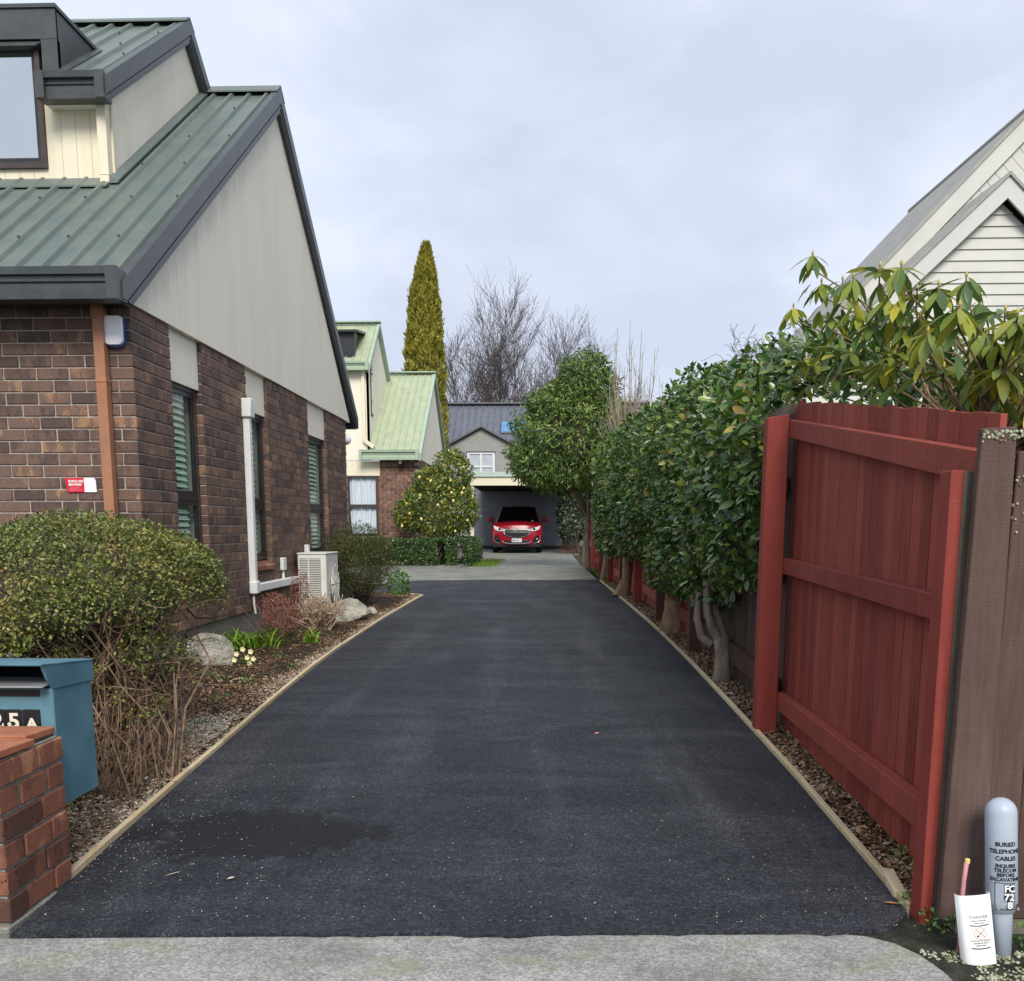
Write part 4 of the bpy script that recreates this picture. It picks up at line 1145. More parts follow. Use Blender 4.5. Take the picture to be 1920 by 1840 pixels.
# windscreen and dash
V, Fq = [], []
for j in range(7):
    for i in range(13):
        u, v = i / 12, j / 6
        hw = .76 - .15 * v; x = -hw + 2 * hw * u
        V.append(P(x, 1.12 + .92 * v + .12 * (abs(x) / .76) ** 2 - .0, 1.085 + .585 * v + .015 * math.cos(x * 2)))
        if i and j: Fq.append(((j - 1) * 13 + i - 1, (j - 1) * 13 + i, j * 13 + i, j * 13 + i - 1))
np_mesh('windscreen', V, Fq, M['car_glass'], CAR, True)
for s in (-1, 1):
    mb = MB(); mb.tube([P(s * .79, 1.18, 1.08), P(s * .70, 1.68, 1.40), P(s * .62, 2.08, 1.67)], [.026, .024, .02], 6); mb.build('pillar', M['silver'] if s < 0 else M['black'], CAR)
    # headlight
    hl = [(.40, .80), (.50, .79), (.66, .78), (.80, .84), (.86, .96), (.84, .975), (.70, .925), (.54, .875), (.44, .845)]
    mb = MB(); n_ = len(hl)
    fr_ = [P(s * x, fy(x, z) - .022, z) for x, z in hl]; bk_ = [P(s * x, fy(x, z) + .05, z) for x, z in hl]
    ctr = P(s * .66, fy(.66, .86) - .030, .865)
    mb.add(fr_ + bk_ + [ctr], [(i, (i + 1) % n_, 2 * n_) for i in range(n_)] + [(i, (i + 1) % n_, n_ + (i + 1) % n_, n_ + i) for i in range(n_)])
    h_ = mb.build('headlight', M['lamp'], CAR)
    mb = MB(); mb.lathe([(.055, 0), (.05, -.012), (.02, -.016)], P(s * .62, fy(.62, .84) - .022, .845), 12, 'y'); mb.build('bulb_housing', M['car_glass'], h_)
    # fog lamp bay
    fg = [(.56, .36), (.80, .40), (.83, .60), (.74, .62), (.62, .52)]
    mb = MB(); mb.prism([P(s * x, fy(x, z) - .014, z) for x, z in fg], (0, .05, 0)); f_ = mb.build('fog_bay', M['black'], CAR)
    mb = MB(); mb.lathe([(.04, 0), (.035, -.02)], P(s * .735, fy(.735, .50) - .016, .50), 10, 'y'); mb.build('fog_lamp', M['chrome'], f_)
    mb = MB(); mb.tube([P(s * .84, fy(.84, .62) - .02, .63), P(s * .835, fy(.835, .45) - .02, .45), P(s * .76, fy(.76, .37) - .02, .37), P(s * .62, fy(.62, .35) - .02, .345)], .010, 5); mb.build('fog_trim', M['silver'], f_)
    # mirror
    mb = MB(); bm_ = [(.0, 1.10, .10), (.05, .16, .075)]
    mb.lathe([(.01, -.13), (.065, -.12), (.085, -.04), (.085, .04), (.06, .11), (.01, .12)], P(s * 1.03, 1.42, 1.20), 10, 'x')
    m_ = mb.build('mirror', M['car_red'], CAR, smooth=True)
    mb = MB(); mb.bar(P(s * .88, 1.46, 1.08), P(s * .97, 1.43, 1.15), .05, .03); mb.build('mirror_arm', M['black'], m_)
    # wheels
    for yy in (.85, 3.55):
        mb = MB(); mb.lathe([(.20, -.11), (.33, -.11), (.345, -.08), (.345, .08), (.33, .11), (.20, .11)], P(s * .80, yy, .345), 24, 'x')
        wh = mb.build('wheel', M['tyre'], CAR, smooth=False)
        mb = MB(); mb.lathe([(.02, 0), (.21, .01), (.21, .02)], P(s * .80 + (.09 * s if s > 0 else -.11), yy, .345), 20, 'x'); mb.build('rim', M['silver'], wh)
def patch(poly, off, name, mat, parent, rings=4):
    cxp = sum(p[0] for p in poly) / len(poly); czp = sum(p[1] for p in poly) / len(poly); n = len(poly); mb = MB(); vs = []
    for r_ in range(rings):
        k_ = 1 - r_ / rings
        for x, z in poly:
            xx, zz = cxp + (x - cxp) * k_, czp + (z - czp) * k_; vs.append(P(xx, fy(xx, zz) - off, zz))
    vs.append(P(cxp, fy(cxp, czp) - off, czp))
    for x, z in poly: vs.append(P(x, fy(x, z) + .03, z))
    fs = []
    for r_ in range(rings - 1):
        for i in range(n): fs.append((r_ * n + i, r_ * n + (i + 1) % n, (r_ + 1) * n + (i + 1) % n, (r_ + 1) * n + i))
    e = rings * n
    for i in range(n):
        fs.append(((rings - 1) * n + i, (rings - 1) * n + (i + 1) % n, e)); fs.append((e + 1 + i, e + 1 + (i + 1) % n, (i + 1) % n, i))
    mb.add(vs, fs); return mb.build(name, mat, parent)
def densify(poly, m=4):
    out = []
    for (xa, za), (xb, zb) in zip(poly, poly[1:] + poly[:1]):
        out += [(xa + (xb - xa) * i / m, za + (zb - za) * i / m) for i in range(m)]
    return out
# grille
gr = [(-.46, .865), (.46, .865), (.50, .84), (.42, .66), (.30, .60), (0, .545), (-.30, .60), (-.42, .66), (-.50, .84)]
G_ = patch(densify(gr), .018, 'grille', M['black'], CAR)
mb = MB(); lo = [(-.555, .86), (-.50, .83), (-.43, .665), (-.30, .60), (0, .54), (.30, .60), (.43, .665), (.50, .83), (.555, .86)]
mb.tube([P(x, fy(x, z) - .030, z) for x, z in lo], [.012, .018, .02, .021, .023, .021, .02, .018, .012], 6); mb.build('grille_surround', M['chrome'], G_)
mb = MB(); mb.tube([P(x, fy(x, .84) - .034, .835 + .006 * math.cos(x * 3)) for x in (-.42, -.2, 0, .2, .42)], .013, 5); mb.build('grille_bar', M['silver'], G_)
# emblem: oval ring with a pair of wings
mb = MB(); ring = [P(.095 * math.cos(2 * math.pi * k / 20), -.03 + fy(0, .8), .80 + .075 * math.sin(2 * math.pi * k / 20)) for k in range(21)]; mb.tube(ring, .011, 5, False)
mb.tube([P(-.088, fy(0, .8) - .032, .825), P(-.035, fy(0, .8) - .032, .815), P(0, fy(0, .8) - .032, .775), P(.035, fy(0, .8) - .032, .815), P(.088, fy(0, .8) - .032, .825)], [.008, .012, .013, .012, .008], 5)
mb.build('emblem', M['chrome'], G_)
patch(densify([(-.46, .445), (.46, .445), (.40, .35), (-.40, .35)]), .018, 'lower_grille', M['black'], CAR)
mb = MB(); mb.tube([P(x, fy(x, .34) - .026, z) for x, z in ((-.56, .42), (-.44, .36), (-.2, .335), (.2, .335), (.44, .36), (.56, .42))], .018, 6); mb.build('skid_trim', M['silver'], CAR)
mb = MB(); mb.box(CX - .88, CX + .88, CY + .12, CY + .4, CZ + .20, CZ + .34); mb.build('lower_bumper', M['black'], CAR, bevel=.02)
mb = MB(); mb.box(CX - .18, CX + .18, CY - .04, CY - .03, CZ + .385, CZ + .51); pl = mb.build('number_plate', M['plate'], CAR, bevel=.004)
text_mesh('MDS811', .095, M['black'], 'lettering', lambda u, v, d: (CX + u, CY - .0415 - d, CZ + .415 + v), pl, .002, 'CENTER', .0005)
mb = MB(); mb.tube([P(-.6, 1.10, 1.10), P(-.1, 1.12, 1.125), P(.25, 1.11, 1.115)], .008, 4); mb.tube([P(.0, 1.09, 1.11), P(.45, 1.11, 1.105)], .008, 4); mb.build('wiper', M['silver'], CAR)
mb = MB(); mb.box(CX + .50, CX + .60, CY + 1.27, CY + 1.275, CZ + 1.14, CZ + 1.17); mb.box(CX + .56, CX + .68, CY + 1.24, CY + 1.245, CZ + 1.09, CZ + 1.12); mb.build('label_sticker', M['white'], CAR)

# ================================================================== GREY HOUSE BEHIND THE CARPORT
GH = thing('grey_house', (-3, 44, g(44)), 'grey plastered house with charcoal ribbed roof rising behind the carport', 'house')
slab('gable_wall', [(-4.75, 44, .3), (-.95, 44, .3), (-.95, 44, 4.62), (-2.86, 44, 5.62), (-4.75, 44, 4.62)], (0, .15, 0), M['plaster'], GH)
for sx in (-1, 1):
    a = (-2.86, 5.66); b_ = (-2.86 + sx * 2.3, 5.66 - 2.3 * .53)
    mb = MB(); mb.hexa([(a[0], 43.8, a[1]), (b_[0], 43.8, b_[1]), (b_[0], 47, b_[1]), (a[0], 47, a[1]), (a[0], 43.8, a[1] + .10), (b_[0], 43.8, b_[1] + .10), (b_[0], 47, b_[1] + .10), (a[0], 47, a[1] + .10)]); mb.build('gable_roof', M['trim_grey'], GH)
mb = MB(); mb.box(-7, 5, 44.2, 50, .3, 4.7); mb.build('wall', M['plaster'], GH)
rib_roof(GH, 5.5, -7.5, 43.9 + .3, 4.7, 48, 7.15, M['roof_grey'], .31, .05, .03, .06)
rib_roof(GH, 5.5, -7.5, 52, 4.7, 48, 7.15, M['roof_grey'], .31, .05, .03, .06)
mb = MB(); mb.bar((-7.5, 48, 7.21), (5.5, 48, 7.21), .45, .07); mb.build('ridge_cap', M['trim_grey'], GH)
wx0, wx1, wz0, wz1 = -3.47, -2.27, 3.40, 4.56
wn = MB(); wn.box(wx0 - .02, wx0 + .07, 43.93, 44.0, wz0, wz1); wn.box(wx1 - .07, wx1 + .02, 43.93, 44.0, wz0, wz1); wn.box(wx0 + .07, wx1 - .07, 43.93, 44.0, wz1 - .07, wz1); wn.box(wx0 + .07, wx1 - .07, 43.93, 44.0, wz0, wz0 + .07)
wn.box(-2.905, -2.835, 43.93, 44.0, wz0 + .07, wz1 - .07); wn.box(wx0 + .07, -2.905, 43.935, 44.0, 3.90, 3.955); wn.box(-2.835, wx1 - .07, 43.935, 44.0, 3.90, 3.955)
wn = wn.build('window', M['win_white'], GH)
mb = MB(); mb.box(wx0 + .07, wx1 - .07, 43.975, 43.995, wz0 + .07, wz1 - .07); mb.build('blind', M['blind_white'], wn)
for xa, xb in ((wx0 + .07, -2.905), (-2.835, wx1 - .07)):
    for za, zb in ((wz0 + .07, 3.90), (3.955, wz1 - .07)):
        mb = MB(); mb.box(xa, xb, 43.955, 43.96, za, zb); mb.build('pane', M['glass_clear'], wn)
mb = MB(); mb.box(wx0 - .06, wx1 + .06, 43.91, 43.999, wz1 + .002, wz1 + .06); mb.build('lintel', M['trim_grey'], wn)
def groof(y): return 4.7 + (y - 44.2) * (7.15 - 4.7) / 3.8
for k in range(2):
    xa = -2.05 + k * .72
    mb = MB(); mb.hexa([(xa, 45.4, groof(45.4) + .06), (xa + .68, 45.4, groof(45.4) + .06), (xa + .68, 46.3, groof(46.3) + .06), (xa, 46.3, groof(46.3) + .06), (xa, 45.4, groof(45.4) + .12), (xa + .68, 45.4, groof(45.4) + .12), (xa + .68, 46.3, groof(46.3) + .12), (xa, 46.3, groof(46.3) + .12)])
    s_ = mb.build('skylight', M['trim_grey'], GH)
    mb = MB(); mb.hexa([(xa + .03, 45.45, groof(45.45) + .115), (xa + .65, 45.45, groof(45.45) + .115), (xa + .65, 46.25, groof(46.25) + .115), (xa + .03, 46.25, groof(46.25) + .115), (xa + .03, 45.45, groof(45.45) + .13), (xa + .65, 45.45, groof(45.45) + .13), (xa + .65, 46.25, groof(46.25) + .13), (xa + .03, 46.25, groof(46.25) + .13)])
    mb.build('pane', M['painted_sky'], s_)

# ================================================================== PALE WEATHERBOARD HOUSE ON THE RIGHT
RH = thing('weatherboard_house', (6.5, 14, g(14)), 'pale weatherboard house with steep grey roof beyond the right hand fence', 'house')
ax, az = 6.215, 5.56           # inner apex of the small front gable
k2 = .955
yF = 14.0
z = 2.6
while z < az - .02:
    z1 = min(z + .148, az)
    hw0 = (az - z) / k2; hw1 = (az - z1) / k2
    if z < 2.9: hw0 = hw1 = (az - 2.9) / k2
    mb = MB()
    mb.hexa([(ax - hw0, yF - .022, z), (ax + hw0, yF - .022, z), (ax + hw0, yF + .03, z), (ax - hw0, yF + .03, z), (ax - hw1, yF - .002, z1 - .001), (ax + hw1, yF - .002, z1 - .001), (ax + hw1, yF + .03, z1 - .001), (ax - hw1, yF + .03, z1 - .001)])
    mb.build('weatherboard', M['white_house'], RH); z = z1
mb = MB(); mb.box(ax - 2.75, ax + 3, yF + .04, 20, .1, 2.6); mb.build('wall', M['white_house'], RH)
def gable_barge(apx, apz, y0, y1, k_, L_, wdt, mat, rmat, yr, name='barge_board', rthick=.05, rlen=None):
    for sx in (-1, 1):
        b_ = (apx + sx * L_, apz - L_ * k_)
        d = wdt * math.sqrt(1 + k_ * k_)
        mb = MB(); mb.hexa([(apx, y0, apz - d), (b_[0], y0, b_[1] - d), (b_[0], y1, b_[1] - d), (apx, y1, apz - d), (apx, y0, apz), (b_[0], y0, b_[1]), (b_[0], y1, b_[1]), (apx, y1, apz)])
        mb.build(name, mat, RH)
        rl = rlen or L_
        c_ = (apx + sx * rl, apz - rl * k_)
        mb = MB(); mb.hexa([(apx, y0 - .03, apz), (c_[0], y0 - .03, c_[1]), (c_[0], yr, c_[1]), (apx, yr, apz), (apx, y0 - .03, apz + rthick), (c_[0], y0 - .03, c_[1] + rthick), (c_[0], yr, c_[1] + rthick), (apx, yr, apz + rthick)])
        mb.build('roof', rmat, RH)
gable_barge(ax, az + .30, yF - .17, yF - .13, k2, 3.1, .205, M['white_trim'], M['roof_stone'], 15.6)
mb = MB(); mb.hexa([(ax, yF - .13, az + .01), (ax - 3, yF - .13, az - 3 * k2 + .01), (ax - 3, yF, az - 3 * k2 + .01), (ax, yF, az + .01), (ax, yF - .13, az + .03), (ax - 3, yF - .13, az - 3 * k2 + .03), (ax - 3, yF, az - 3 * k2 + .03), (ax, yF, az + .03)]); mb.build('soffit', M['white_trim'], RH)
# main gable behind: boards laid square to the rake
mxp, mzp, yM = 7.05, 7.19, 15.5
kM = 1.06
gable_barge(mxp, mzp, yM - .42, yM - .37, kM, 4.7, .235, M['white_house'], M['roof_stone'], yM + 4.3, 'barge_board', .06, 4.75)
dv = Vector((-1, 0, -kM)).normalized(); nv = Vector((kM, 0, -1)).normalized()
s_ = .05
while s_ < 5.6:
    p = Vector((mxp, yM - .36, mzp - .36)) + Vector((dv.x, 0, dv.z)) * s_
    nd = Vector((.69, 0, -.725)); L_ = min(1.3, s_ * .98 + .02)
    q = p + nd * L_; e = Vector((dv.x, 0, dv.z)) * .150
    L2 = min(1.3, (s_ + .15) * .98 + .02); q2 = p + e + nd * L2
    mb = MB(); mb.prism([tuple(p), tuple(p + e), tuple(q2), tuple(q)], (0, .03, 0)); mb.build('gable_board', M['white_house'], RH); s_ += .158
mb = MB(); mb.prism([(mxp - 4.3, yM - .31, mzp - 4.3 * kM - .1), (mxp + 4.3, yM - .31, mzp - 4.3 * kM - .1), (mxp, yM - .31, mzp - .2)], (0, .2, 0)); mb.build('gable_wall', M['white_house'], RH)
mb = MB(); mb.tube([(mxp, yM - .45, mzp + .05), (mxp, yM + 4.3, mzp + .05)], .05, 8); mb.build('ridge_cap', M['roof_stone'], RH)
mb = MB(); mb.tube([(3.32, 15.0, 3.3), (3.325, 15.0, 4.02)], .035, 10); mb.build('vent_pipe', M['white_plastic'], RH)
mb = MB(); mb.bar((mxp - 4.78, yM - .4, mzp - 4.78 * kM), (mxp - 4.78, yM + 4.3, mzp - 4.78 * kM), .12, .12); mb.build('gutter', M['white_trim'], RH)

# ================================================================== RED FENCE
FE = thing('red_fence', (1.3, 8, g(8)), 'long red stained paling fence along the right side of the drive', 'fence')
def fx(y):
    return 1.335 + (y - 5.374) * (1.335 - 1.242) / (5.374 - 2.847) if y < 5.374 else float(np.interp(y, [5.374, 8.6, 13.8, 18.5, 25], [1.335, 1.44, 1.42, 1.335, 1.22]))
def ftop(y):
    if y <= 5.45: return float(np.interp(y, [2.5, 5.0, 5.45], [1.465, 1.815, 1.86]))
    return g(y) + 1.80
# posts
def post(x0, x1, y0, y1, z1, mat, zb=None, label=None):
    zb = g(y0) - .1 if zb is None else zb
    mb = MB(); mb.hexa([(x0, y0, zb), (x1, y0, zb), (x1, y1, zb), (x0, y1, zb), (x0, y0, z1), (x1, y0, z1 + .015), (x1, y1, z1 + .02), (x0, y1, z1 + .005)])
    return mb.build('post', mat, FE, bevel=.004, label=label)
post(1.218, 1.335, 5.374, 5.47, 1.785, M['red_bright'], label='bright red square post at the far end of the near panel')
for y, mt, w_ in ((8.65, 'brown_post', .115), (11.28, 'brown_post', .10), (13.87, 'red_bright', .11), (16.13, 'brown_post', .10), (18.45, 'red_bright', .10), (20.9, 'red_bright', .1), (23.37, 'red_bright', .11)):
    post(fx(y) - w_ - .0, fx(y), y, y + .1, g(y) + 1.45, M[mt])
# rails of the near panel follow the falling top line
def rail(pa, pb, h_, mat, d=.05):
    (ya, za), (yb, zb) = pa, pb
    mb = MB(); mb.hexa([(fx(ya), ya, za - h_), (fx(ya) + d, ya, za - h_), (fx(yb) + d, yb, zb - h_), (fx(yb), yb, zb - h_), (fx(ya), ya, za), (fx(ya) + d, ya, za), (fx(yb) + d, yb, zb), (fx(yb), yb, zb)])
    return mb.build('rail', mat, FE, bevel=.003)
rail((5.40, 1.775), (2.80, 1.405), .095, M['red_paint'])
rail((5.40, 1.022), (2.98, .978), .085, M['red_paint'])
rail((5.42, .262), (2.98, .295), .10, M['red_paint'])
ysr = [5.47, 8.65, 11.28, 13.87, 16.13, 18.45, 20.9, 23.4, 25.2]
for a, b_ in zip(ysr, ysr[1:]):
    mt = M['brown_post'] if a < 8 else M['red_paint']
    for zz, hh in ((1.45, .09), (.95, .09), (.30, .13)):
        rail((a + .05, g(a) + zz), (b_, g(b_) + zz), hh, mt, .045)
mb = MB(); mb.box(1.385, 1.60, 2.80, 2.82, .03, 1.452); mb.build('paling', M['red_paint'], FE)
y = 2.83
while y < 25.2:
    w_ = .097 + random.uniform(-.003, .003)
    gap = .001 + random.uniform(0, .002)
    y1 = y + w_
    ys_, ye = y, y1
    off = .053 + random.uniform(0, .004)
    zt = ftop((ys_ + ye) / 2) + random.uniform(-.006, .006)
    dzt = (ftop(ye) - ftop(ys_)) / 2
    mt = M['red_paint'] if (y < 5.45 or y > 8.6) else M['brown_wood']
    mb = MB(); zb = g(y) + .02 + random.uniform(0, .015)
    mb.hexa([(fx(ys_) + off, ys_, zb), (fx(ys_) + off + .019, ys_, zb), (fx(ye) + off + .019, ye, zb), (fx(ye) + off, ye, zb), (fx(ys_) + off, ys_, zt - dzt), (fx(ys_) + off + .019, ys_, zt - dzt), (fx(ye) + off + .019, ye, zt + dzt), (fx(ye) + off, ye, zt + dzt)])
    mb.build('paling', mt, FE)
    y = y1 + gap
mb = MB(); mb.hexa([(1.19, 5.47, .05), (1.23, 5.47, .05), (1.55, 8.65, .06), (1.51, 8.65, .06), (1.19, 5.47, .06), (1.23, 5.47, .06), (1.55, 8.65, .07), (1.51, 8.65, .07)])
# near end post: half painted red, half bare weathered wood on the street face
mb = MB(); mb.box(1.158, 1.1955, 2.80, 2.88, -.1, 1.352); mb.build('post', M['red_bright'], FE, bevel=.002)
mb = MB(); mb.box(1.196, 1.242, 2.801, 2.88, -.1, 1.350); mb.build('post', M['grey_wood'], FE, bevel=.002, label='bare weathered half of the end post')

# nail heads along the rails and palings of the near panel
nl = MB(); rn = np.random.default_rng(21)
for (ya, za), (yb, zb) in (((5.40, 1.775), (2.80, 1.405)), ((5.40, 1.022), (2.98, .978)), ((5.42, .262), (2.98, .295))):
    yy = 2.95
    while yy < 5.35:
        z_ = za + (zb - za) * (yy - ya) / (yb - ya)
        for dz_ in (-.022, -.066):
            if rn.random() < .75:
                r_ = .0032; y_ = yy + rn.normal() * .012; nl.lathe([(r_, -.0012), (r_ * .8, -.0022)], (fx(y_), y_, z_ + dz_ + rn.normal() * .006), 6, 'x')
        yy += .30
for q in range(60):
    y_ = rn.uniform(2.95, 5.35); z_ = rn.uniform(.35, 1.3); r_ = .0022 + .003 * rn.random() ** 3
    nl.lathe([(r_, -.0006), (r_ * .8, -.0012)], (fx(y_) + .0525, y_, z_), 6, 'x')
nl.build('nail_heads', M['black'], FE, kind='stuff')

# street fence of weathered brown boards
BF = thing('brown_fence', (1.5, 2.78, 0), 'weathered brown timber board fence facing the street at the right edge', 'fence')
for k, (xa, xb, zt, yy) in enumerate(((1.200, 1.303, 1.462, 2.735), (1.308, 1.398, 1.40, 2.745), (1.416, 1.53, 1.36, 2.752), (1.536, 1.65, 1.36, 2.745), (1.656, 1.77, 1.35, 2.745))):
    mb = MB(); mb.hexa([(xa - .012, yy, .03), (xb + .010, yy, .03), (xb + .010, yy + .03, .03), (xa - .012, yy + .03, .03), (xa + .008, yy, zt), (xb, yy, zt + .004), (xb, yy + .03, zt + .004), (xa + .008, yy + .03, zt)])
    mb.build('board', M['brown_wood'], BF, bevel=.003)
mb = MB(); mb.box(1.31, 3.2, 2.80, 2.85, 1.05, 1.15); mb.box(1.31, 3.2, 2.80, 2.85, .3, .4); mb.build('rail', M['brown_wood'], BF)
mb = MB(); mb.box(1.24, 3.2, 2.742, 2.80, -.06, .027); mb.build('plinth_board', M['grey_wood'], BF)
rr = np.random.default_rng(3); mb = MB()
for k in range(70):
    u = rr.random(); v = rr.random() ** 2
    xx = 1.210 + .090 * u if k < 45 else 1.30 + .05 * rr.random(); zz = 1.462 - .008 - v * (.03 if k < 45 else .30)
    s_ = .002 + .004 * rr.random(); mb.lathe([(s_, 0), (s_ * .8, -.002 - .004 * rr.random())], (xx, 2.7349 + (.0 if k < 45 else .009), zz), 7, 'y')
mb.build('lichen', M['moss'], BF, kind='stuff')

# ================================================================== BRICK PILLAR + LETTERBOX
PI_ = thing('brick_pillar', (-1.7, 2.8, 0), 'low red brick pillar capped with terracotta tiles at the left edge', 'pillar')
px0, px1, py0, py1 = -2.08, -1.604, 2.665, 3.045
mb = MB(); mb.box(px0 + .008, px1 - .008, py0 + .008, py1 - .008, -.05, .508); mb.build('mortar_core', M['mortar_grey'], PI_)
mb = MB(); mb.box(px0 - .02, px1 + .004, py0 - .022, py1 - .1, -.06, .004); mb.build('footing', M['mortar_grey'], PI_, bevel=.006)
bl_ = []
for c in range(6):
    z0 = .010 + c * .0838; z1 = z0 + .0735
    if c % 2 == 0:      # front: header ends, side long
        bl_ += [[px1 - .23, px1, py0, py0 + .105, z0, z1], [px0, px1 - .24, py0, py0 + .105, z0, z1]]
        bl_ += [[px1 - .105, px1, py0 + .115, py0 + .115 + .155, z0, z1], [px1 - .105, px1, py0 + .28, py1, z0, z1], [px0, px1 - .115, py1 - .105, py1, z0, z1]]
    else:
        bl_ += [[px1 - .105, px1, py0, py0 + .225, z0, z1], [px1 - .345, px1 - .115, py0, py0 + .105, z0, z1], [px0, px1 - .355, py0, py0 + .105, z0, z1]]
        bl_ += [[px1 - .105, px1, py0 + .235, py1, z0, z1], [px0, px1 - .115, py1 - .105, py1, z0, z1]]
lay_bricks(bl_, PI_, M['pillar_brick'], 300, lambda b_: 0, .0025)
for k, (ya, yb) in enumerate(((py0 - .012, py0 + .205), (py0 + .21, py1 + .012))):
    for j, (xa, xb) in enumerate(((px1 - .245, px1 + .004 - (.0 if k == 0 else .03)), (px0 - .02, px1 - .25))):
        mb = MB(); mb.hexa([(xa, ya, .517), (xb, ya, .517), (xb, yb, .512), (xa, yb, .512), (xa, ya, .542), (xb, ya, .542), (xb, yb, .535), (xa, yb, .535)]); mb.build('cap_tile', M['cap_tile'], PI_, bevel=.003)
mb = MB(); mb.box(px0, px1 - .02, py0 + .006, py1 - .014, .500, .5145); mb.build('mortar_bed', M['verge'], PI_)

LB = thing('letterbox', (-1.75, 3.2, .05), 'blue painted steel letterbox numbered 25A behind the brick pillar', 'letterbox')
lx0, lx1, ly0, ly1 = -2.02, -1.652, 3.10, 3.375
lz0, lz1 = .24, .66
mb = MB(); mb.hexa([(lx0, ly0, lz0), (lx1, ly0, lz0), (lx1 - .0, ly1, lz0), (lx0, ly1, lz0), (lx0, ly0, lz1 - .004), (lx1, ly0, lz1 - .004), (lx1, ly1, lz1 - .02), (lx0, ly1, lz1 - .02)])
mb.build('body', M['blue_paint'], LB, bevel=.003)
# hood: sloping cheeks, back and roof, open at the front
for xa, xb in ((lx1 - .006, lx1 + .004), (lx0 - .004, lx0 + .006)):
    mb = MB(); mb.prism([(xa, ly0 + .0, .655), (xa, ly1 + .01, .640), (xa, ly1 + .01, .713), (xa, ly0 - .06, .742), (xa, ly0 - .03, .69)], (xb - xa, 0, 0)); mb.build('hood_cheek', M['blue_paint'], LB)
mb = MB(); mb.hexa([(lx0 - .006, ly0 - .07, .741), (lx1 + .006, ly0 - .07, .741), (lx1 + .006, ly1 + .012, .710), (lx0 - .006, ly1 + .012, .710), (lx0 - .006, ly0 - .07, .749), (lx1 + .006, ly0 - .07, .749), (lx1 + .006, ly1 + .012, .718), (lx0 - .006, ly1 + .012, .718)]); mb.build('hood_roof', M['blue_paint'], LB, bevel=.002)
mb = MB(); mb.box(lx0, lx1 - .17, ly1 - .004, ly1 + .004, .64, .708); mb.build('hood_back', M['room'], LB)
mb = MB(); mb.hexa([(lx0, ly0 - .05, .664), (lx1 - .008, ly0 - .05, .664), (lx1 - .012, ly0 + .11, .672), (lx0, ly0 + .11, .672), (lx0, ly0 - .05, .670), (lx1 - .008, ly0 - .05, .670), (lx1 - .012, ly0 + .11, .678), (lx0, ly0 + .11, .678)]); mb.build('paper_shelf', M['steel'], LB, bevel=.002)
mb = MB(); mb.box(lx0, lx1 - .045, ly0 - .0035, ly0 + .02, .628, .650); mb.build('mail_slot', M['black'], LB)
for k, (ch, sz, xo, xw) in enumerate((('2', .066, -1.877, .056), ('5', .066, -1.819, .056), ('A', .044, -1.760, .06))):
    mb = MB(); mb.prism([(x, ly0 - .001, z) for x, z in rrect(xo + xw / 2, .542, xw, .082, .004, 2)], (0, -.003, 0)); tl = mb.build('number_tile', M['black'], LB)
    text_mesh(ch, sz * 1.12, M['ivory'], 'numeral', lambda u, v, d, xo=xo, xw=xw: (xo + xw / 2 + u * 1.12, ly0 - .0045 - d, .519 + v), tl, .0018, 'CENTER', .0003)
    # bracketed slab serifs of the numerals
    sb = MB()
    if ch == 'A':
        for sx in (-1, 1): sb.box(xo + xw / 2 + sx * .0165 - .0075, xo + xw / 2 + sx * .0165 + .0075, ly0 - .0052, ly0 - .0042, .5187, .522)
    elif ch == '2':
        sb.box(xo + xw / 2 + .0165, xo + xw / 2 + .022, ly0 - .0052, ly0 - .0042, .5195, .5355); sb.lathe([(.0068, 0), (.0068, -.001)], (xo + xw / 2 - .0155, ly0 - .0042, .554), 10, 'y')
    else:
        sb.lathe([(.0068, 0), (.0068, -.001)], (xo + xw / 2 - .0165, ly0 - .0042, .5325), 10, 'y')
    sb.build('serif', M['ivory'], tl)
mb = MB(); mb.box(-1.86, -1.79, 3.25, 3.33, -.05, .24); mb.build('post', M['black'], LB)

# ================================================================== CABLE MARKER, DUCT COVER, PINK CONDUIT
MK = thing('marker_post', (1.315, 2.60, 0), 'leaning grey blue telephone cable marker post with domed top and black lettering', 'marker post')
base_p = Vector((1.314, 2.60, -.03)); top_p = Vector((1.296, 2.645, .437)); axv = (top_p - base_p).normalized()
su = Vector((0, 1, 0)).cross(axv).normalized(); fu = axv.cross(su).normalized()     # su ~ +x, fu ~ depth
if su.x < 0: su = -su; 
fu = su.cross(axv).normalized()
if fu.y > 0: fu = -fu                                                                 # fu towards the street
rk = .042
def onpost(ang, h, r):
    return base_p + axv * h + su * (r * math.sin(ang)) + fu * (r * math.cos(ang))
def lathe_post(prof, n, name, mat, smooth=True):
    mb = MB(); b0 = 0
    for r_, h in prof:
        for k in range(n): mb.v.append(tuple(onpost(2 * math.pi * k / n, h, r_)))
    for i in range(len(prof) - 1):
        for k in range(n):
            mb.f.append((i * n + k, i * n + (k + 1) % n, (i + 1) * n + (k + 1) % n, (i + 1) * n + k))
    mb.f.append(tuple(range(n))); e = (len(prof) - 1) * n; mb.f.append(tuple(e + k for k in range(n)))
    return mb.build(name, mat, MK, smooth=smooth)
Ht = (top_p - base_p).length
lathe_post([(.024, 0), (.030, .16), (.031, .175)], 20, 'stake', M['marker'])
cap_prof = [(.036, .145), (.0365, .165), (rk, .172), (rk, Ht - rk)] + [(rk * math.cos(a), Ht - rk + rk * math.sin(a)) for a in [R(x) for x in (15, 30, 45, 60, 75, 86)]]
lathe_post(cap_prof, 28, 'sleeve', M['marker'])
A0 = R(-8)
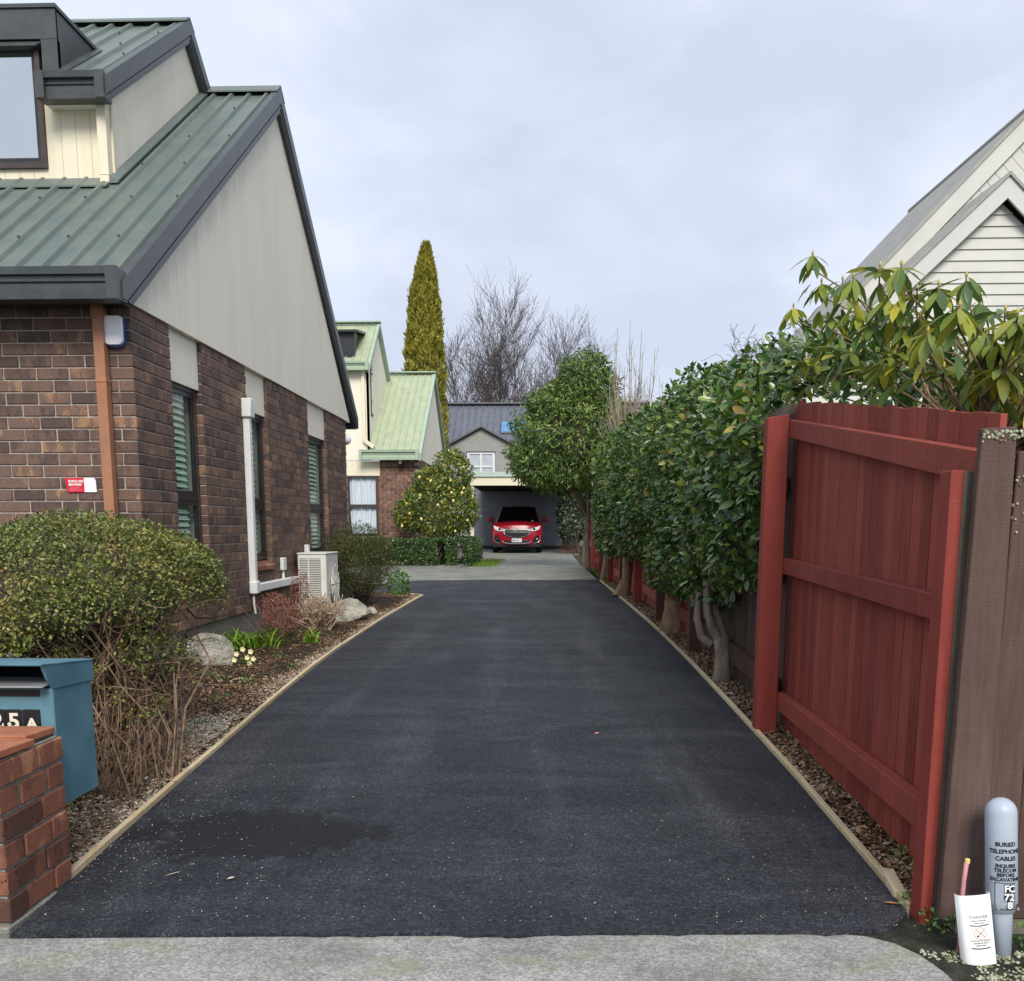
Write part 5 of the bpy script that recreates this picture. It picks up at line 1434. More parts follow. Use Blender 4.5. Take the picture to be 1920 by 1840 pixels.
def wrapt(h0, a0=A0, r_=rk):
    return lambda u, v, d: onpost(a0 + u / r_, h0 + v, r_ + .0006 + d)
for txt, h, s_ in (('BURIED', .338, .0165), ('TELEPHONE', .318, .0165), ('CABLES', .298, .0165), ('INQUIRE', .278, .0140), ('TELECOM', .265, .0140), ('BEFORE', .252, .0140), ('EXCAVATING', .239, .0140)):
    text_mesh(txt, s_, M['black'], 'lettering', wrapt(h), MK, .0005, 'CENTER', .0003)
fr_ = MB()
def strip(a0, a1, h0, h1):
    n = max(1, int(abs(a1 - a0) / .12))
    for i in range(n):
        x0, x1 = a0 + (a1 - a0) * i / n, a0 + (a1 - a0) * (i + 1) / n
        fr_.hexa([onpost(x0, h0, rk), onpost(x1, h0, rk), onpost(x1, h0, rk + .0008), onpost(x0, h0, rk + .0008), onpost(x0, h1, rk), onpost(x1, h1, rk), onpost(x1, h1, rk + .0008), onpost(x0, h1, rk + .0008)])
a1, a2 = A0 - .72, A0 + .62
strip(a1, a2, .233, .2345); strip(a1, a2, .158, .1595); strip(a1, a1 + .035, .158, .2345); strip(a2 - .035, a2, .158, .2345)
fr_.build('frame_print', M['black'], MK)
for ch, a_, h in (('F', .02, .207), ('C', .36, .207), ('7', .02, .183), ('2', .36, .183), ('8', .22, .160)):
    fr_ = MB(); strip(A0 + a_ - .16, A0 + a_ + .15, h - .0005, h + .0235); tl = fr_.build('code_tile', M['black'], MK)
    text_mesh(ch, .027, M['white'], 'code_letter', (lambda hh, aa: (lambda u, v, d: onpost(aa + u / rk, hh + v, rk + .0013 + d)))(h + .002, A0 + a_), tl, .0008, 'CENTER', .0003)
for a_ in (-.62, .95):
    mb = MB(); p = onpost(a_, .160 if a_ < 0 else .155, rk); mb.lathe([(.005, 0), (.004, -.003)], tuple(p), 8, 'y'); mb.build('rivet', M['steel'], MK)

DC = thing('duct_cover', (1.225, 2.55, 0), 'white curved plastic cable duct cover with faded warning print, leaning on the marker', 'duct cover')
dc0 = Vector((1.229, 2.535, -.015)); dtop = Vector((1.209, 2.565, .178))
dax = (dtop - dc0).normalized(); dsu = Vector((1, 0, 0)) - dax * dax.x; dsu.normalize(); dfu = dsu.cross(dax).normalized()
if dfu.y > 0: dfu = -dfu
hh = (dtop - dc0).length; hw = .046
V, Fq = [], []
sec = [(-hw, -.030), (-hw * .98, -.012), (-hw * .86, -.001), (-hw * .5, .005), (0, .007), (hw * .5, .005), (hw * .86, -.001), (hw * .98, -.012), (hw, -.030)]
ns_ = len(sec)
for lay in (0, -.0035):
    for h in (0, hh):
        for u, d in sec:
            V.append(tuple(dc0 + dax * h + dsu * (u * (1 + lay * 8)) + dfu * (d + lay)))
for i in range(ns_ - 1):
    Fq += [(i, i + 1, ns_ + i + 1, ns_ + i), (2 * ns_ + i + 1, 2 * ns_ + i, 3 * ns_ + i, 3 * ns_ + i + 1), (ns_ + i, ns_ + i + 1, 3 * ns_ + i + 1, 3 * ns_ + i)]
np_mesh('cover', V, Fq, M['white_plastic'], DC, True)
def oncover(u, h, d=0.0):
    dd = float(np.interp(u, [s[0] for s in sec], [s[1] for s in sec]))
    return dc0 + dax * h + dsu * u + dfu * (dd + .0008 + d)
for txt, h, s_, mt in (('DANGER', .132, .0125, 'grey_print'), ('Buried electricity', .124, .0060, 'grey_print'), ('cables below', .117, .0060, 'grey_print'), ('CONTACT US BEFORE', .068, .0055, 'grey_print'), ('DIGGING NEAR', .061, .0058, 'grey_print'), ('THIS POINT', .054, .0055, 'grey_print')):
    text_mesh(txt, s_, M[mt], 'lettering', (lambda h0: (lambda u, v, d: oncover(u, h0 + v, d)))(h), DC, .0002, 'CENTER', .0003)
mb = MB()
for h, in ((.110,), (.046,)):
    for i in range(12):
        u0, u1 = -.026 + .052 * i / 12, -.026 + .052 * (i + 1) / 12
        c0, c1 = .0025 * ((u0 / .026) ** 2), .0025 * ((u1 / .026) ** 2)
        mb.hexa([oncover(u0, h + c0), oncover(u1, h + c1), oncover(u1, h + c1, .001), oncover(u0, h + c0, .001), oncover(u0, h + .0026 + c0), oncover(u1, h + .0026 + c1), oncover(u1, h + .0026 + c1, .001), oncover(u0, h + .0026 + c0, .001)])
mb.build('dark_line', M['black'], DC)
mb = MB()
for i in range(24):
    a, b_ = 2 * math.pi * i / 24, 2 * math.pi * (i + 1) / 24
    q = [oncover(.0175 * math.cos(t), .090 + .0175 * math.sin(t)) for t in (a, b_)] + [oncover(.0155 * math.cos(t), .090 + .0155 * math.sin(t)) for t in (b_, a)]
    mb.prism([tuple(x) for x in q], tuple(dfu * .0006))
for i in range(6):
    u0, u1 = -.012 + .024 * i / 6, -.012 + .024 * (i + 1) / 6
    mb.hexa([oncover(u0 - .001, .090 - u0), oncover(u1 - .001, .090 - u1), oncover(u1 + .001, .090 - u1), oncover(u0 + .001, .090 - u0), oncover(u0 - .001, .0915 - u0), oncover(u1 - .001, .0915 - u1), oncover(u1 + .001, .0915 - u1, .0006), oncover(u0 + .001, .0915 - u0, .0006)])
mb.build('no_digging_ring', M['orange_print'], DC)
mb = MB(); mb.bar(oncover(-.007, .083, .001), oncover(.010, .099, .001), .0012, .0012, tuple(dfu)); mb.lathe([(.0028, 0), (.0028, -.001)], tuple(oncover(-.007, .083, .001)), 6, 'y'); mb.build('spade_symbol', M['black'], DC)
PKC = thing('conduit', (1.2, 2.62, 0), 'thin pink electrical conduit stub behind the white duct cover', 'conduit')
mb = MB(); mb.tube([(1.192, 2.60, -.02), (1.193, 2.61, .12), (1.197, 2.615, .20), (1.203, 2.62, .252)], .0065, 8); mb.build('tube', M['pink'], PKC, smooth=True)
mb = MB(); mb.lathe([(.0068, 0), (.0072, .012), (.004, .014)], (1.205, 2.62, .250), 8); mb.build('tape', M['lemon'], PKC)
# ================================================================== FOLIAGE HELPERS
def unit(a):
    return a / np.maximum(np.linalg.norm(a, axis=1, keepdims=True), 1e-9)

def lump(P_, f=1.0, seed=0):
    s = seed * 1.7
    return (np.sin(P_[:, 0] * 2.1 * f + s) * np.cos(P_[:, 1] * 2.7 * f + 1.3 * s) + np.sin(P_[:, 2] * 3.1 * f + P_[:, 0] * 1.3 * f + s) + .6 * np.sin(P_[:, 1] * 5.3 * f + P_[:, 2] * 4.1 * f + 2 * s) + .4 * np.sin(P_[:, 0] * 9.1 * f - P_[:, 2] * 7.7 * f)) / 3

def leaf_geo(Pt, d, n, Ln, Wd, big=False, fold=.12, curl=.15):
    """one small folded blade per point; d along the blade, n its face normal"""
    d = unit(d); s = unit(np.cross(d, n)); n = unit(np.cross(s, d))
    Ln = np.asarray(Ln).reshape(-1, 1) * np.ones((len(Pt), 1)); Wd = np.asarray(Wd).reshape(-1, 1) * np.ones((len(Pt), 1))
    if not big:
        v = np.stack([Pt, Pt + d * Ln * .48 + s * Wd / 2 + n * Wd * fold, Pt + d * Ln - n * Ln * curl, Pt + d * Ln * .48 - s * Wd / 2 + n * Wd * fold], 1)
        k = 4; f = np.array([[0, 1, 2], [0, 2, 3]])
    else:
        def q(a, w_): return Pt + d * Ln * a + s * Wd * w_ + n * (Wd * fold * abs(w_) * 2 - Ln * curl * a * a)
        v = np.stack([q(0, 0), q(.2, .30), q(.5, .5), q(.8, .34), q(1, 0), q(.8, -.34), q(.5, -.5), q(.2, -.30), q(.3, 0), q(.72, 0)], 1)
        k = 10; f = np.array([[0, 1, 8], [1, 2, 8], [2, 9, 8], [2, 3, 9], [3, 4, 9], [4, 5, 9], [5, 6, 9], [6, 8, 9], [6, 7, 8], [7, 0, 8]])
    m = len(Pt)
    return v.reshape(-1, 3), (f[None] + (np.arange(m) * k)[:, None, None]).reshape(-1, 3)

def leaves(name, Pt, nrm, Ln, Wd, mat, parent=None, big=False, out=.5, droop=.2, tilt=.6, fold=.12, curl=.12, kind='stuff', smooth=False):
    m = len(Pt)
    r = unit(rng.normal(size=(m, 3)))
    d = r + nrm * out + np.array([0, 0, -droop])
    n = nrm + rng.normal(size=(m, 3)) * tilt + np.array([0, 0, .3])
    sc = rng.uniform(.55, 1.3, m)
    V, Fq = leaf_geo(Pt, d, n, Ln * sc, Wd * sc, big, fold, curl)
    return np_mesh(name, V, Fq, mat, parent, smooth, kind)

def blob(c, r, n, depth=.25, seed=0, amp=.12, f=1.5, p=2.0, zmin=None):
    """points near the skin of a lumpy superellipsoid, with outward normals"""
    u = unit(rng.normal(size=(n, 3)))
    e = (np.abs(u) ** p).sum(1) ** (-1 / p)
    q = u * e[:, None]
    r = np.asarray(r, float)
    base = q * r
    k = 1 + amp * lump(base + np.asarray(c), f, seed)
    k = k * (1 - depth * rng.random(n) ** 1.6)
    nn = unit(np.sign(u) * np.abs(u) ** (p - 1) / r)
    Pt = np.asarray(c) + base * k[:, None]
    return Pt, nn

def inside(P_, blobs):
    m = np.zeros(len(P_), bool)
    for c, r in blobs: m |= (((P_ - np.asarray(c)) / np.asarray(r)) ** 2).sum(1) < .6
    return m

def tubes(name, lines, mat, parent=None, n=4, kind=None, smooth=True):
    mb = MB()
    for pts, rad in lines: mb.tube(pts, rad, n, False)
    return mb.build(name, mat, parent, smooth, kind=kind, fix=False)

def wander(p, d, ln, seg, wob, up=0.0):
    p = np.array(p, float); d = np.array(d, float); d /= np.linalg.norm(d)
    pts = [p.copy()]
    for i in range(seg):
        d = d + rng.normal(size=3) * wob + np.array([0, 0, up]); d /= np.linalg.norm(d)
        p = p + d * ln / seg; pts.append(p.copy())
    return pts, d

def branch(lines, p, d, ln, rad, depth, wob=.12, up=.08, kids=(3, 5), spread=.6, shrink=.62, seg=4, tipr=.3, minr=.002):
    pts, dd = wander(p, d, ln, seg, wob, up)
    rr_ = np.linspace(rad, max(rad * tipr, minr), len(pts))
    lines.append((pts, list(rr_)))
    if depth <= 0: return
    nk = rng.integers(kids[0], kids[1] + 1)
    for k in range(nk):
        t = rng.uniform(.25, 1.0) if k else 1.0
        i = min(int(t * seg), seg); base = pts[i]
        ax_ = np.array(pts[min(i + 1, seg)]) - np.array(pts[max(i - 1, 0)])
        nd = ax_ / (np.linalg.norm(ax_) + 1e-9) + rng.normal(size=3) * spread * (.5 if k == 0 else 1)
        branch(lines, base, nd, ln * shrink * rng.uniform(.75, 1.2), max(rr_[i] * .72, minr), depth - 1, wob, up, kids, spread, shrink, seg, tipr, minr)

# ================================================================== CYPRESS, BIRCHES, FAR TREES
CYP = thing('cypress_tree', (-4.9, 40, g(40)), 'tall narrow golden green cypress rising behind the second house', 'tree')
n_ = 34000
hz = .9 + 11.5 * (1 - np.sqrt(rng.random(n_) * .985))
hz = np.where(rng.random(n_) < .3, rng.uniform(8, 12.35, n_), hz)
zk = np.array([.5, 2, 4.2, 7.6, 10.3, 11.6, 12.2, 12.45]); rk_ = np.array([.75, .86, .87, .76, .53, .28, .10, .03])
th = rng.uniform(0, 2 * np.pi, n_)
cl = np.sin(th * 5 + hz * 2.1) * np.cos(hz * 5.3 + th * 2) * .5 + np.sin(th * 9 - hz * 7.5) * .5
rad_ = np.interp(hz, zk, rk_) * (1 + .17 * cl) * (1 - .16 * rng.random(n_) ** 1.5)
axx = np.interp(hz, [0, 4.2, 7.6, 10.3, 12.4], [-4.95, -4.93, -4.885, -4.857, -4.76])
rad_ = rad_ * np.where(rng.random(n_) > .965, 1.13, 1.0)
Pt = np.stack([axx + rad_ * np.cos(th), 40 + rad_ * np.sin(th), hz], 1)
nn = np.stack([np.cos(th), np.sin(th), np.full(n_, .35)], 1)
d_ = nn * .55 + np.array([0, 0, 1.0]) + rng.normal(size=(n_, 3)) * .35
V, Fq = leaf_geo(Pt, d_, unit(nn) + rng.normal(size=(n_, 3)) * .5, rng.uniform(.12, .24, n_), rng.uniform(.045, .08, n_))
np_mesh('crown', V, Fq, M['lf_cypress'], CYP, False, 'stuff')
mb = MB(); mb.tube([(-4.95, 40, .2), (-4.95, 40, 1.0)], [.2, .2], 8); mb.build('trunk', M['bark'], CYP)
mb = MB(); mb.lathe([(r_ * .74, h_) for r_, h_ in zip(rk_[:-1] * .92, zk[:-1])], (-4.9, 40, 0), 12); mb.build('dark_core', M['twig_dark'], CYP)  # solid dark core added to stop sky showing through the foliage

for k, (bx, by, ht, lean, lab) in enumerate(((-3.65, 51.5, 11.3, -.10, 'leftmost bare birch behind the charcoal roof'), (-1.95, 52.5, 13.4, .04, 'tallest bare birch in the middle of the group above the charcoal roof'), (-.75, 53, 12.8, .05, 'bare birch right of the tallest one above the charcoal roof'), (.35, 52, 10.6, .05, 'rightmost bare birch partly behind the evergreen crown'))):
    T = thing('birch_tree', (bx, by, g(51)), lab, 'tree', 'bare birches behind the grey house')
    ln_ = []
    for s in range(3):
        d0 = np.array([lean + rng.normal() * .10 + (s - .8) * .26, rng.normal() * .1, 1])
        pts, dd = wander((bx + .15 * s, by, .4), d0, ht * (.84 - .07 * s), 9, .05, .05)
        rr_ = np.linspace(.085, .018, 10); ln_.append((pts, list(rr_)))
        for i in range(4, 10):
            for q in range(5):
                a = rng.uniform(0, 6.28); nd = np.array([math.cos(a) * .62, math.sin(a) * .62, .8])
                branch(ln_, pts[i], nd, ht * .205 * (1.25 - .07 * i), rr_[i] * .5, 2, .10, .07, (4, 6), .40, .62, 3, .4, .0062)
    mid = [l for l in ln_ if l[1][0] > .02]; fin = [l for l in ln_ if l[1][0] <= .02]
    tubes('trunk', mid, M['birch'], T, 5); tubes('twigs', fin, M['birch_twig'], T, 3, 'stuff')

T = thing('bare_tree', (5.9, 25, g(25)), 'small bare twisted tree behind the vent pipe of the pale house', 'tree')
ln_ = []
for q in range(5): branch(ln_, (5.9 + .1 * q, 25, 3.6), (rng.normal() * .5 - .25, rng.normal() * .3, 1), 1.5, .045, 4, .28, .02, (2, 4), .75, .68, 4, .4, .006)
ln_.append(([(5.9, 25, .2), (5.95, 25, 2), (6.0, 25, 3.7)], [.12, .09, .06]))
tubes('branches', ln_, M['birch_twig'], T, 4)

# pale coppiced shoots above the hedge trees
T = thing('coppiced_tree', (1.75, 20.6, g(20.6)), 'pollarded tree of pale bare upright shoots beside the evergreen crown', 'tree')
ln_ = [([(1.75, 20.6, .15), (1.72, 20.6, 1.3), (1.75, 20.6, 2.45)], [.09, .075, .08])]
for q in range(260):
    a = rng.normal() * .42 - .06; b_ = rng.normal() * .22
    L_ = rng.uniform(.7, 1.55) * (1 - .25 * abs(a))
    pts, dd = wander((1.78 + rng.normal() * .09, 20.6 + rng.normal() * .08, 2.4 + rng.random() * .15), (a, b_, 1), L_, 5, .05, .09); ln_.append((pts, list(np.linspace(.0105, .0045, 6))))
for q, (tx, h_) in enumerate(((1.46, 5.0), (1.50, 5.3), (1.56, 4.6), (1.76, 5.42), (1.80, 5.0), (2.0, 5.25), (2.03, 4.8), (2.28, 4.85), (2.20, 4.4), (1.36, 4.4), (1.66, 4.5), (1.9, 4.55), (2.45, 4.2))):
    pts = [(1.78 + (tx - 1.78) * .3, 20.6, 2.5), (1.78 + (tx - 1.78) * .75, 20.6, 3.4), (tx + rng.normal() * .015, 20.6, (3.4 + h_) / 2), (tx, 20.6, h_)]
    ln_.append((pts, [.021, .018, .013, .005]))
    for s in range(5):
        u = rng.uniform(.1, .85); z = 3.3 + (h_ - 3.3) * u; sd = rng.choice([-1, 1])
        ln_.append(([(tx, 20.6, z), (tx + .05 * sd, 20.6 + rng.normal() * .04, z + .12), (tx + .07 * sd, 20.6, z + .3)], [.006, .005, .003]))
tubes('shoots', ln_, M['coppice'], T, 4)

# ================================================================== EVERGREEN TREE OVER THE DRIVE END
EV = thing('evergreen_tree', (1.13, 25.2, g(25)), 'round bushy evergreen tree overhanging the carport with a pale forked trunk', 'tree')
EB = [((.70, 24.3, 3.35), (1.50, 1.4, 1.30)), ((1.0, 24.3, 4.40), (.80, .85, 1.10)), ((.05, 24.2, 2.75), (.85, .9, .62)), ((1.25, 24.1, 2.75), (.8, .8, .7)), ((.35, 24.1, 3.9), (.75, .8, .75))]
Ps, Ns = [], []
for i, (c, r) in enumerate(EB):
    p_, q_ = blob(c, r, int(6600 * (r[0] * r[2])) + 1300, .34, i + 1, .30, 2.9)
    m = ~inside(p_, [b_ for j, b_ in enumerate(EB) if j != i])
    Ps.append(p_[m]); Ns.append(q_[m])
Ps = np.vstack(Ps); Ns = np.vstack(Ns)
leaves('crown', Ps, Ns, .135, .040, M['lf_tree'], EV, False, .8, .5, .5, .1, .15)
inn = MB()
for c, r in EB[:3]: inn.lathe([(max(.02, r[0] * .5 * math.sin(math.pi * k_ / 7)), -r[2] * .62 * math.cos(math.pi * k_ / 7)) for k_ in range(8)], c, 10)
inn.build('dark_core', M['twig_dark'], EV)  # added dark solids behind the leaves, closing the bright gaps in the crown
ln_ = [([(1.13, 25.2, .15), (1.10, 25.1, .7), (1.14, 25.0, 1.25), (1.16, 24.9, 1.55)], [.13, .10, .095, .10])]
for q in range(13):
    ta = rng.uniform(0, 6.28); e = np.array([.95 + .75 * math.cos(ta), 24.6 + .6 * math.sin(ta), rng.uniform(2.4, 3.2)])
    s0 = np.array([1.15, 24.95, rng.uniform(1.25, 1.6)]); md = s0 * .55 + e * .45 + np.array([0, 0, -.12]) + rng.normal(size=3) * .06
    ln_.append(([s0, md, e], [.045, .032, .018]))
for q in range(5):
    branch(ln_, (1.10, 25.0, rng.uniform(.9, 1.8)), (-rng.uniform(.3, .9), rng.normal() * .4, .3), .35, .012, 2, .25, .0, (2, 3), .6)
tubes('trunk', ln_, M['bark'], EV, 7)

IV = thing('ivy', (.9, 34.6, g(34.6)), 'dark glossy ivy smothering the brick pier of the carport', 'climbing plant')
Ps, Ns = blob((1.10, 34.75, 1.75), (.58, .5, .98), 3600, .25, 3, .14, 2.6, 3.5)
leaves('foliage', Ps, Ns, .11, .085, M['lf_ivy'], IV, False, .3, .6, .5)
ln_ = []
for q in range(9): branch(ln_, (1.15 + rng.normal() * .12, 33.8, .3), (rng.normal() * .3, rng.normal() * .2, 1), .6, .015, 2, .2, .05)
tubes('stems', ln_, M['twig_dark'], IV, 4)

# ================================================================== LEMON TREE AND LOW HEDGE
LT = thing('lemon_tree', (-2.9, 25.8, g(25.8)), 'bushy lemon tree with pale yellow fruit against the second house', 'tree')
LBs = [((-2.85, 25.75, 1.72), (.92, .7, .82)), ((-2.45, 25.9, 2.62), (.50, .48, .66)), ((-3.55, 25.75, 1.55), (.48, .45, .42)), ((-2.25, 25.6, 1.65), (.48, .5, .6)), ((-2.95, 25.75, 2.3), (.55, .5, .5))]
Ps, Ns = [], []
for i, (c, r) in enumerate(LBs):
    p_, q_ = blob(c, r, int(5200 * r[0] * r[2]) + 500, .32, i + 5, .2, 3.0)
    m = ~inside(p_, [b_ for j, b_ in enumerate(LBs) if j != i]); Ps.append(p_[m]); Ns.append(q_[m])
Ps = np.vstack(Ps); Ns = np.vstack(Ns)
leaves('crown', Ps, Ns, .105, .046, M['lf_lemon'], LT, False, .8, .1, .55)
ln_ = []
for q in range(7): branch(ln_, (-2.85, 25.85, .2), (rng.normal() * .35, rng.normal() * .25, 1), 1.0, .035, 2, .15, .03)
tubes('trunk', ln_, M['bark'], LT, 5)
mb = MB(); mb.lathe([(.004, -.048), (.022, -.038), (.034, -.015), (.036, .008), (.026, .032), (.008, .046)], (0, 0, 0), 8); mem = bpy.data.meshes.new('lemon'); mem.from_pydata(mb.v, [], mb.f); mem.materials.append(M['lemon'])
for pl_ in mem.polygons: pl_.use_smooth = True
fm = (Ns[:, 1] < -.25) & (Ps[:, 2] > 1.0)
idx = rng.choice(np.where(fm)[0], 32, replace=False)
for i in idx:
    o = bpy.data.objects.new('lemon', mem); C.objects.link(o); o.parent = LT
    o.location = Vector(Ps[i] + Ns[i] * .06 + np.array([0, -.03, -.03])) - wl(LT); o.rotation_euler = (rng.normal() * .4, rng.normal() * .4, 0)
    s = rng.uniform(.75, 1.1); o.scale = (s, s, s)

HG = thing('box_hedge', (-3, 24.8, g(24.8)), 'low clipped green hedge curving in front of the lemon tree', 'hedge')
cl_ = [(-5.2, 24.85), (-2.72, 24.80), (-2.42, 24.98), (-2.27, 25.35), (-2.22, 26.2), (-2.28, 29.0)]
Ps, Ns = [], []
for (xa, ya), (xb, yb) in zip(cl_, cl_[1:]):
    L_ = math.hypot(xb - xa, yb - ya); n_ = int(15000 * L_ / 3.2) + 700
    t_ = rng.random(n_); a = rng.uniform(-.15 * math.pi, 1.15 * math.pi, n_)
    dx_, dy_ = (xb - xa) / L_, (yb - ya) / L_
    ca, sa_ = np.cos(a), np.sin(a); e = (np.abs(ca) ** 5 + np.abs(sa_) ** 5) ** (-1 / 5)
    u = .40 * ca * e; z = .50 + .43 * sa_ * e
    z = np.where(a < 0, rng.uniform(.22, .6, n_), z); z = np.where(a > math.pi, rng.uniform(.22, .6, n_), z)
    dep = 1 - .13 * rng.random(n_)
    px = xa + (xb - xa) * t_ + dy_ * u * dep; py = ya + (yb - ya) * t_ - dx_ * u * dep
    Ps.append(np.stack([px, py, .2 + (z - .22) * dep], 1)); Ns.append(np.stack([dy_ * ca, -dx_ * ca, sa_], 1))
Ps = np.vstack(Ps); Ns = unit(np.vstack(Ns)); Ps += Ns * (.02 * lump(Ps, 3, 2))[:, None]
leaves('foliage', Ps, Ns, .055, .036, M['lf_hedge'], HG, False, .5, .0, .6)
ln_ = []
for q in range(160):
    k_ = (0, 0, 0, 4)[rng.integers(4)]; u_ = rng.random(); x_ = cl_[k_][0] * (1 - u_) + cl_[k_ + 1][0] * u_; y_ = cl_[k_][1] * (1 - u_) + cl_[k_ + 1][1] * u_
    ln_.append(([(x_, y_, .2), (x_ + rng.normal() * .1, y_ + rng.normal() * .08, .5), (x_ + rng.normal() * .16, y_ + rng.normal() * .14, .85)], [.02, .014, .006]))
tubes('inner_twigs', ln_, M['twig_dark'], HG, 4, 'stuff')

GP = []
for q in range(1500):
    GP.append((-1.85 + rng.random() * .75 * (1 - .5 * rng.random()), 24.7 + rng.random() * 4.2))
for q in range(500):
    yy = rng.uniform(16.5, 25); GP.append((edR(yy) + .03 + abs(rng.normal()) * .06, yy))
GP = np.array(GP); Pt = np.column_stack([GP, g(GP[:, 1]) - .02])
d_ = np.column_stack([rng.normal(size=len(Pt)) * .5, rng.normal(size=len(Pt)) * .5, np.ones(len(Pt))])
V, Fq = leaf_geo(Pt, d_, rng.normal(size=(len(Pt), 3)) + np.array([0, -1, 0]), rng.uniform(.05, .11, len(Pt)), .008)
np_mesh('grass', V, Fq, M['grass'], None, False, 'stuff')

# ================================================================== CAMELLIA HEDGE TREES ALONG THE FENCE
def leaf_unit(Ln, Wd, mat, name='leaf', curl=.14, fold=.14):
    V, Fq = leaf_geo(np.zeros((1, 3)), np.array([[0., 0, 1]]), np.array([[0., -1, 0]]), [Ln], [Wd], True, fold, curl)
    me = bpy.data.meshes.new(name); me.from_pydata([tuple(v) for v in V], [], [tuple(f) for f in Fq]); me.materials.append(mat)
    for p in me.polygons: p.use_smooth = True
    return me
def place_leaf(me, p, d, n, sc, parent, name='leaf'):
    d = Vector(d).normalized(); n = Vector(n); s = d.cross(n).normalized(); n = s.cross(d).normalized()
    # local z = blade, local -y = face
    mt = Matrix((s * 1.0, -n, d)).transposed()
    if mt.determinant() < 0: mt = Matrix((-s, -n, d)).transposed()
    o = bpy.data.objects.new(name, me); C.objects.link(o); o.parent = parent
    o.rotation_mode = 'QUATERNION'; o.rotation_quaternion = mt.to_quaternion()
    o.location = Vector(p) - wl(parent); o.scale = (sc, sc, sc)
    return o

def camellia(root, lab, blobs, dens, Ln, Wd, trunk, nobj=0, big=False, n_twig=40):
    T = thing('camellia_tree', root, lab, 'tree', 'clipped camellia trees along the fence')
    Ps, Ns = [], []
    for i, (c, r) in enumerate(blobs):
        ar = r[1] * r[2] + r[0] * r[2] + r[0] * r[1]
        p_, q_ = blob(c, r, int(dens * ar), .26, i + int(root[1]), .11, 2.2, 4.0)
        m = ~inside(p_, [b_ for j, b_ in enumerate(blobs) if j != i])
        Ps.append(p_[m]); Ns.append(q_[m])
    Ps = np.vstack(Ps); Ns = np.vstack(Ns)
    cull = (Ns[:, 0] > .55) | (Ns[:, 1] > .75)
    k = ~cull | (rng.random(len(Ps)) < .35); Ps, Ns = Ps[k], Ns[k]
    k = ~((Ps[:, 1] < 5.62) & (Ps[:, 0] < 1.50)); Ps, Ns = Ps[k], Ns[k]
    if nobj:
        sc_ = Ps[:, 1] + 3.0 * np.clip(Ns[:, 0] + .1, 0, 1) + 2 * (Ps[:, 0] > 1.6) + rng.random(len(Ps)) * 1.2
        od = np.argsort(sc_); sel, rest = od[:nobj], od[nobj:]
        me = leaf_unit(Ln, Wd, M['lf_camellia'])
        for i in sel:
            d = unit((rng.normal(size=(1, 3)) + Ns[i] * .7 + np.array([0, 0, -.25])))[0]; n = Ns[i] + rng.normal(size=3) * .5 + np.array([0, 0, .35])
            place_leaf(me, Ps[i] + Ns[i] * .01, d, n, rng.uniform(.75, 1.25), T)
        Ps, Ns = Ps[rest], Ns[rest]
    leaves('leaf', Ps, Ns, Ln, Wd, M['lf_camellia'], T, big, .7, .25, .5, .14, .14, 'stuff', big)
    ln_ = []
    for pts, rad in trunk: ln_.append((pts, rad))
    tubes('trunk', ln_, M['bark_orange'] if root[1] > 9 else M['bark'], T, 9)
    tw = []
    for q in range(n_twig):
        i = rng.integers(len(Ps)); e = Ps[i]
        if e[1] < 5.7: continue
        e = Ps[i] + Ns[i] * rng.uniform(-.02, .03); c = np.array([blobs[0][0][0], e[1] * .6 + root[1] * .4, blobs[0][0][2]])
        s0 = e * .72 + c * .28; tw.append(([s0, (s0 + e) / 2 + rng.normal(size=3) * .03, e], [.008, .006, .003]))
    tubes('twigs', tw, M['twig'], T, 4, 'stuff')
    # solid dark core added inside the crown so that no sky shows straight through
    inn = MB()
    for c, r in blobs[:2]:
        inn.lathe([(max(.02, r[0] * .62 * math.sin(math.pi * k_ / 7)), -r[2] * .66 * math.cos(math.pi * k_ / 7)) for k_ in range(8)], (0, 0, 0), 10)
        nb = 80; s0 = len(inn.v) - nb
        for k_ in range(s0, len(inn.v)):
            x, y, z = inn.v[k_]; inn.v[k_] = (c[0] + x, c[1] + .15 + y * .72 * r[1] / r[0], c[2] + z * .9)
    inn.build('dark_core', M['twig_dark'], T)
    return T

camellia((1.35, 7.15, g(7.15)), 'nearest clipped camellia with a forked grey trunk behind the red post',
         [((1.80, 6.85, 1.62), (.66, 1.95, .74)), ((1.60, 7.75, 1.18), (.50, 1.05, .58)), ((1.75, 5.6, 1.56), (.55, 1.0, .54)), ((1.48, 6.6, 1.25), (.36, .8, .42))], 3000, .075, .038,
         [([(1.345, 7.12, .0), (1.35, 7.12, .12), (1.355, 7.14, .27), (1.345, 7.18, .36)], [.085, .068, .062, .066]),
          ([(1.36, 7.18, .34), (1.33, 7.22, .48), (1.25, 7.25, .66), (1.30, 7.3, .9)], [.055, .042, .036, .03]),
          ([(1.34, 7.18, .34), (1.27, 7.15, .44), (1.235, 7.18, .56), (1.22, 7.2, .8)], [.045, .036, .032, .028]),
          ([(1.30, 7.3, .30), (1.22, 7.34, .36), (1.19, 7.38, .5), (1.2, 7.4, .7)], [.04, .034, .03, .025])], 300, True, 60)
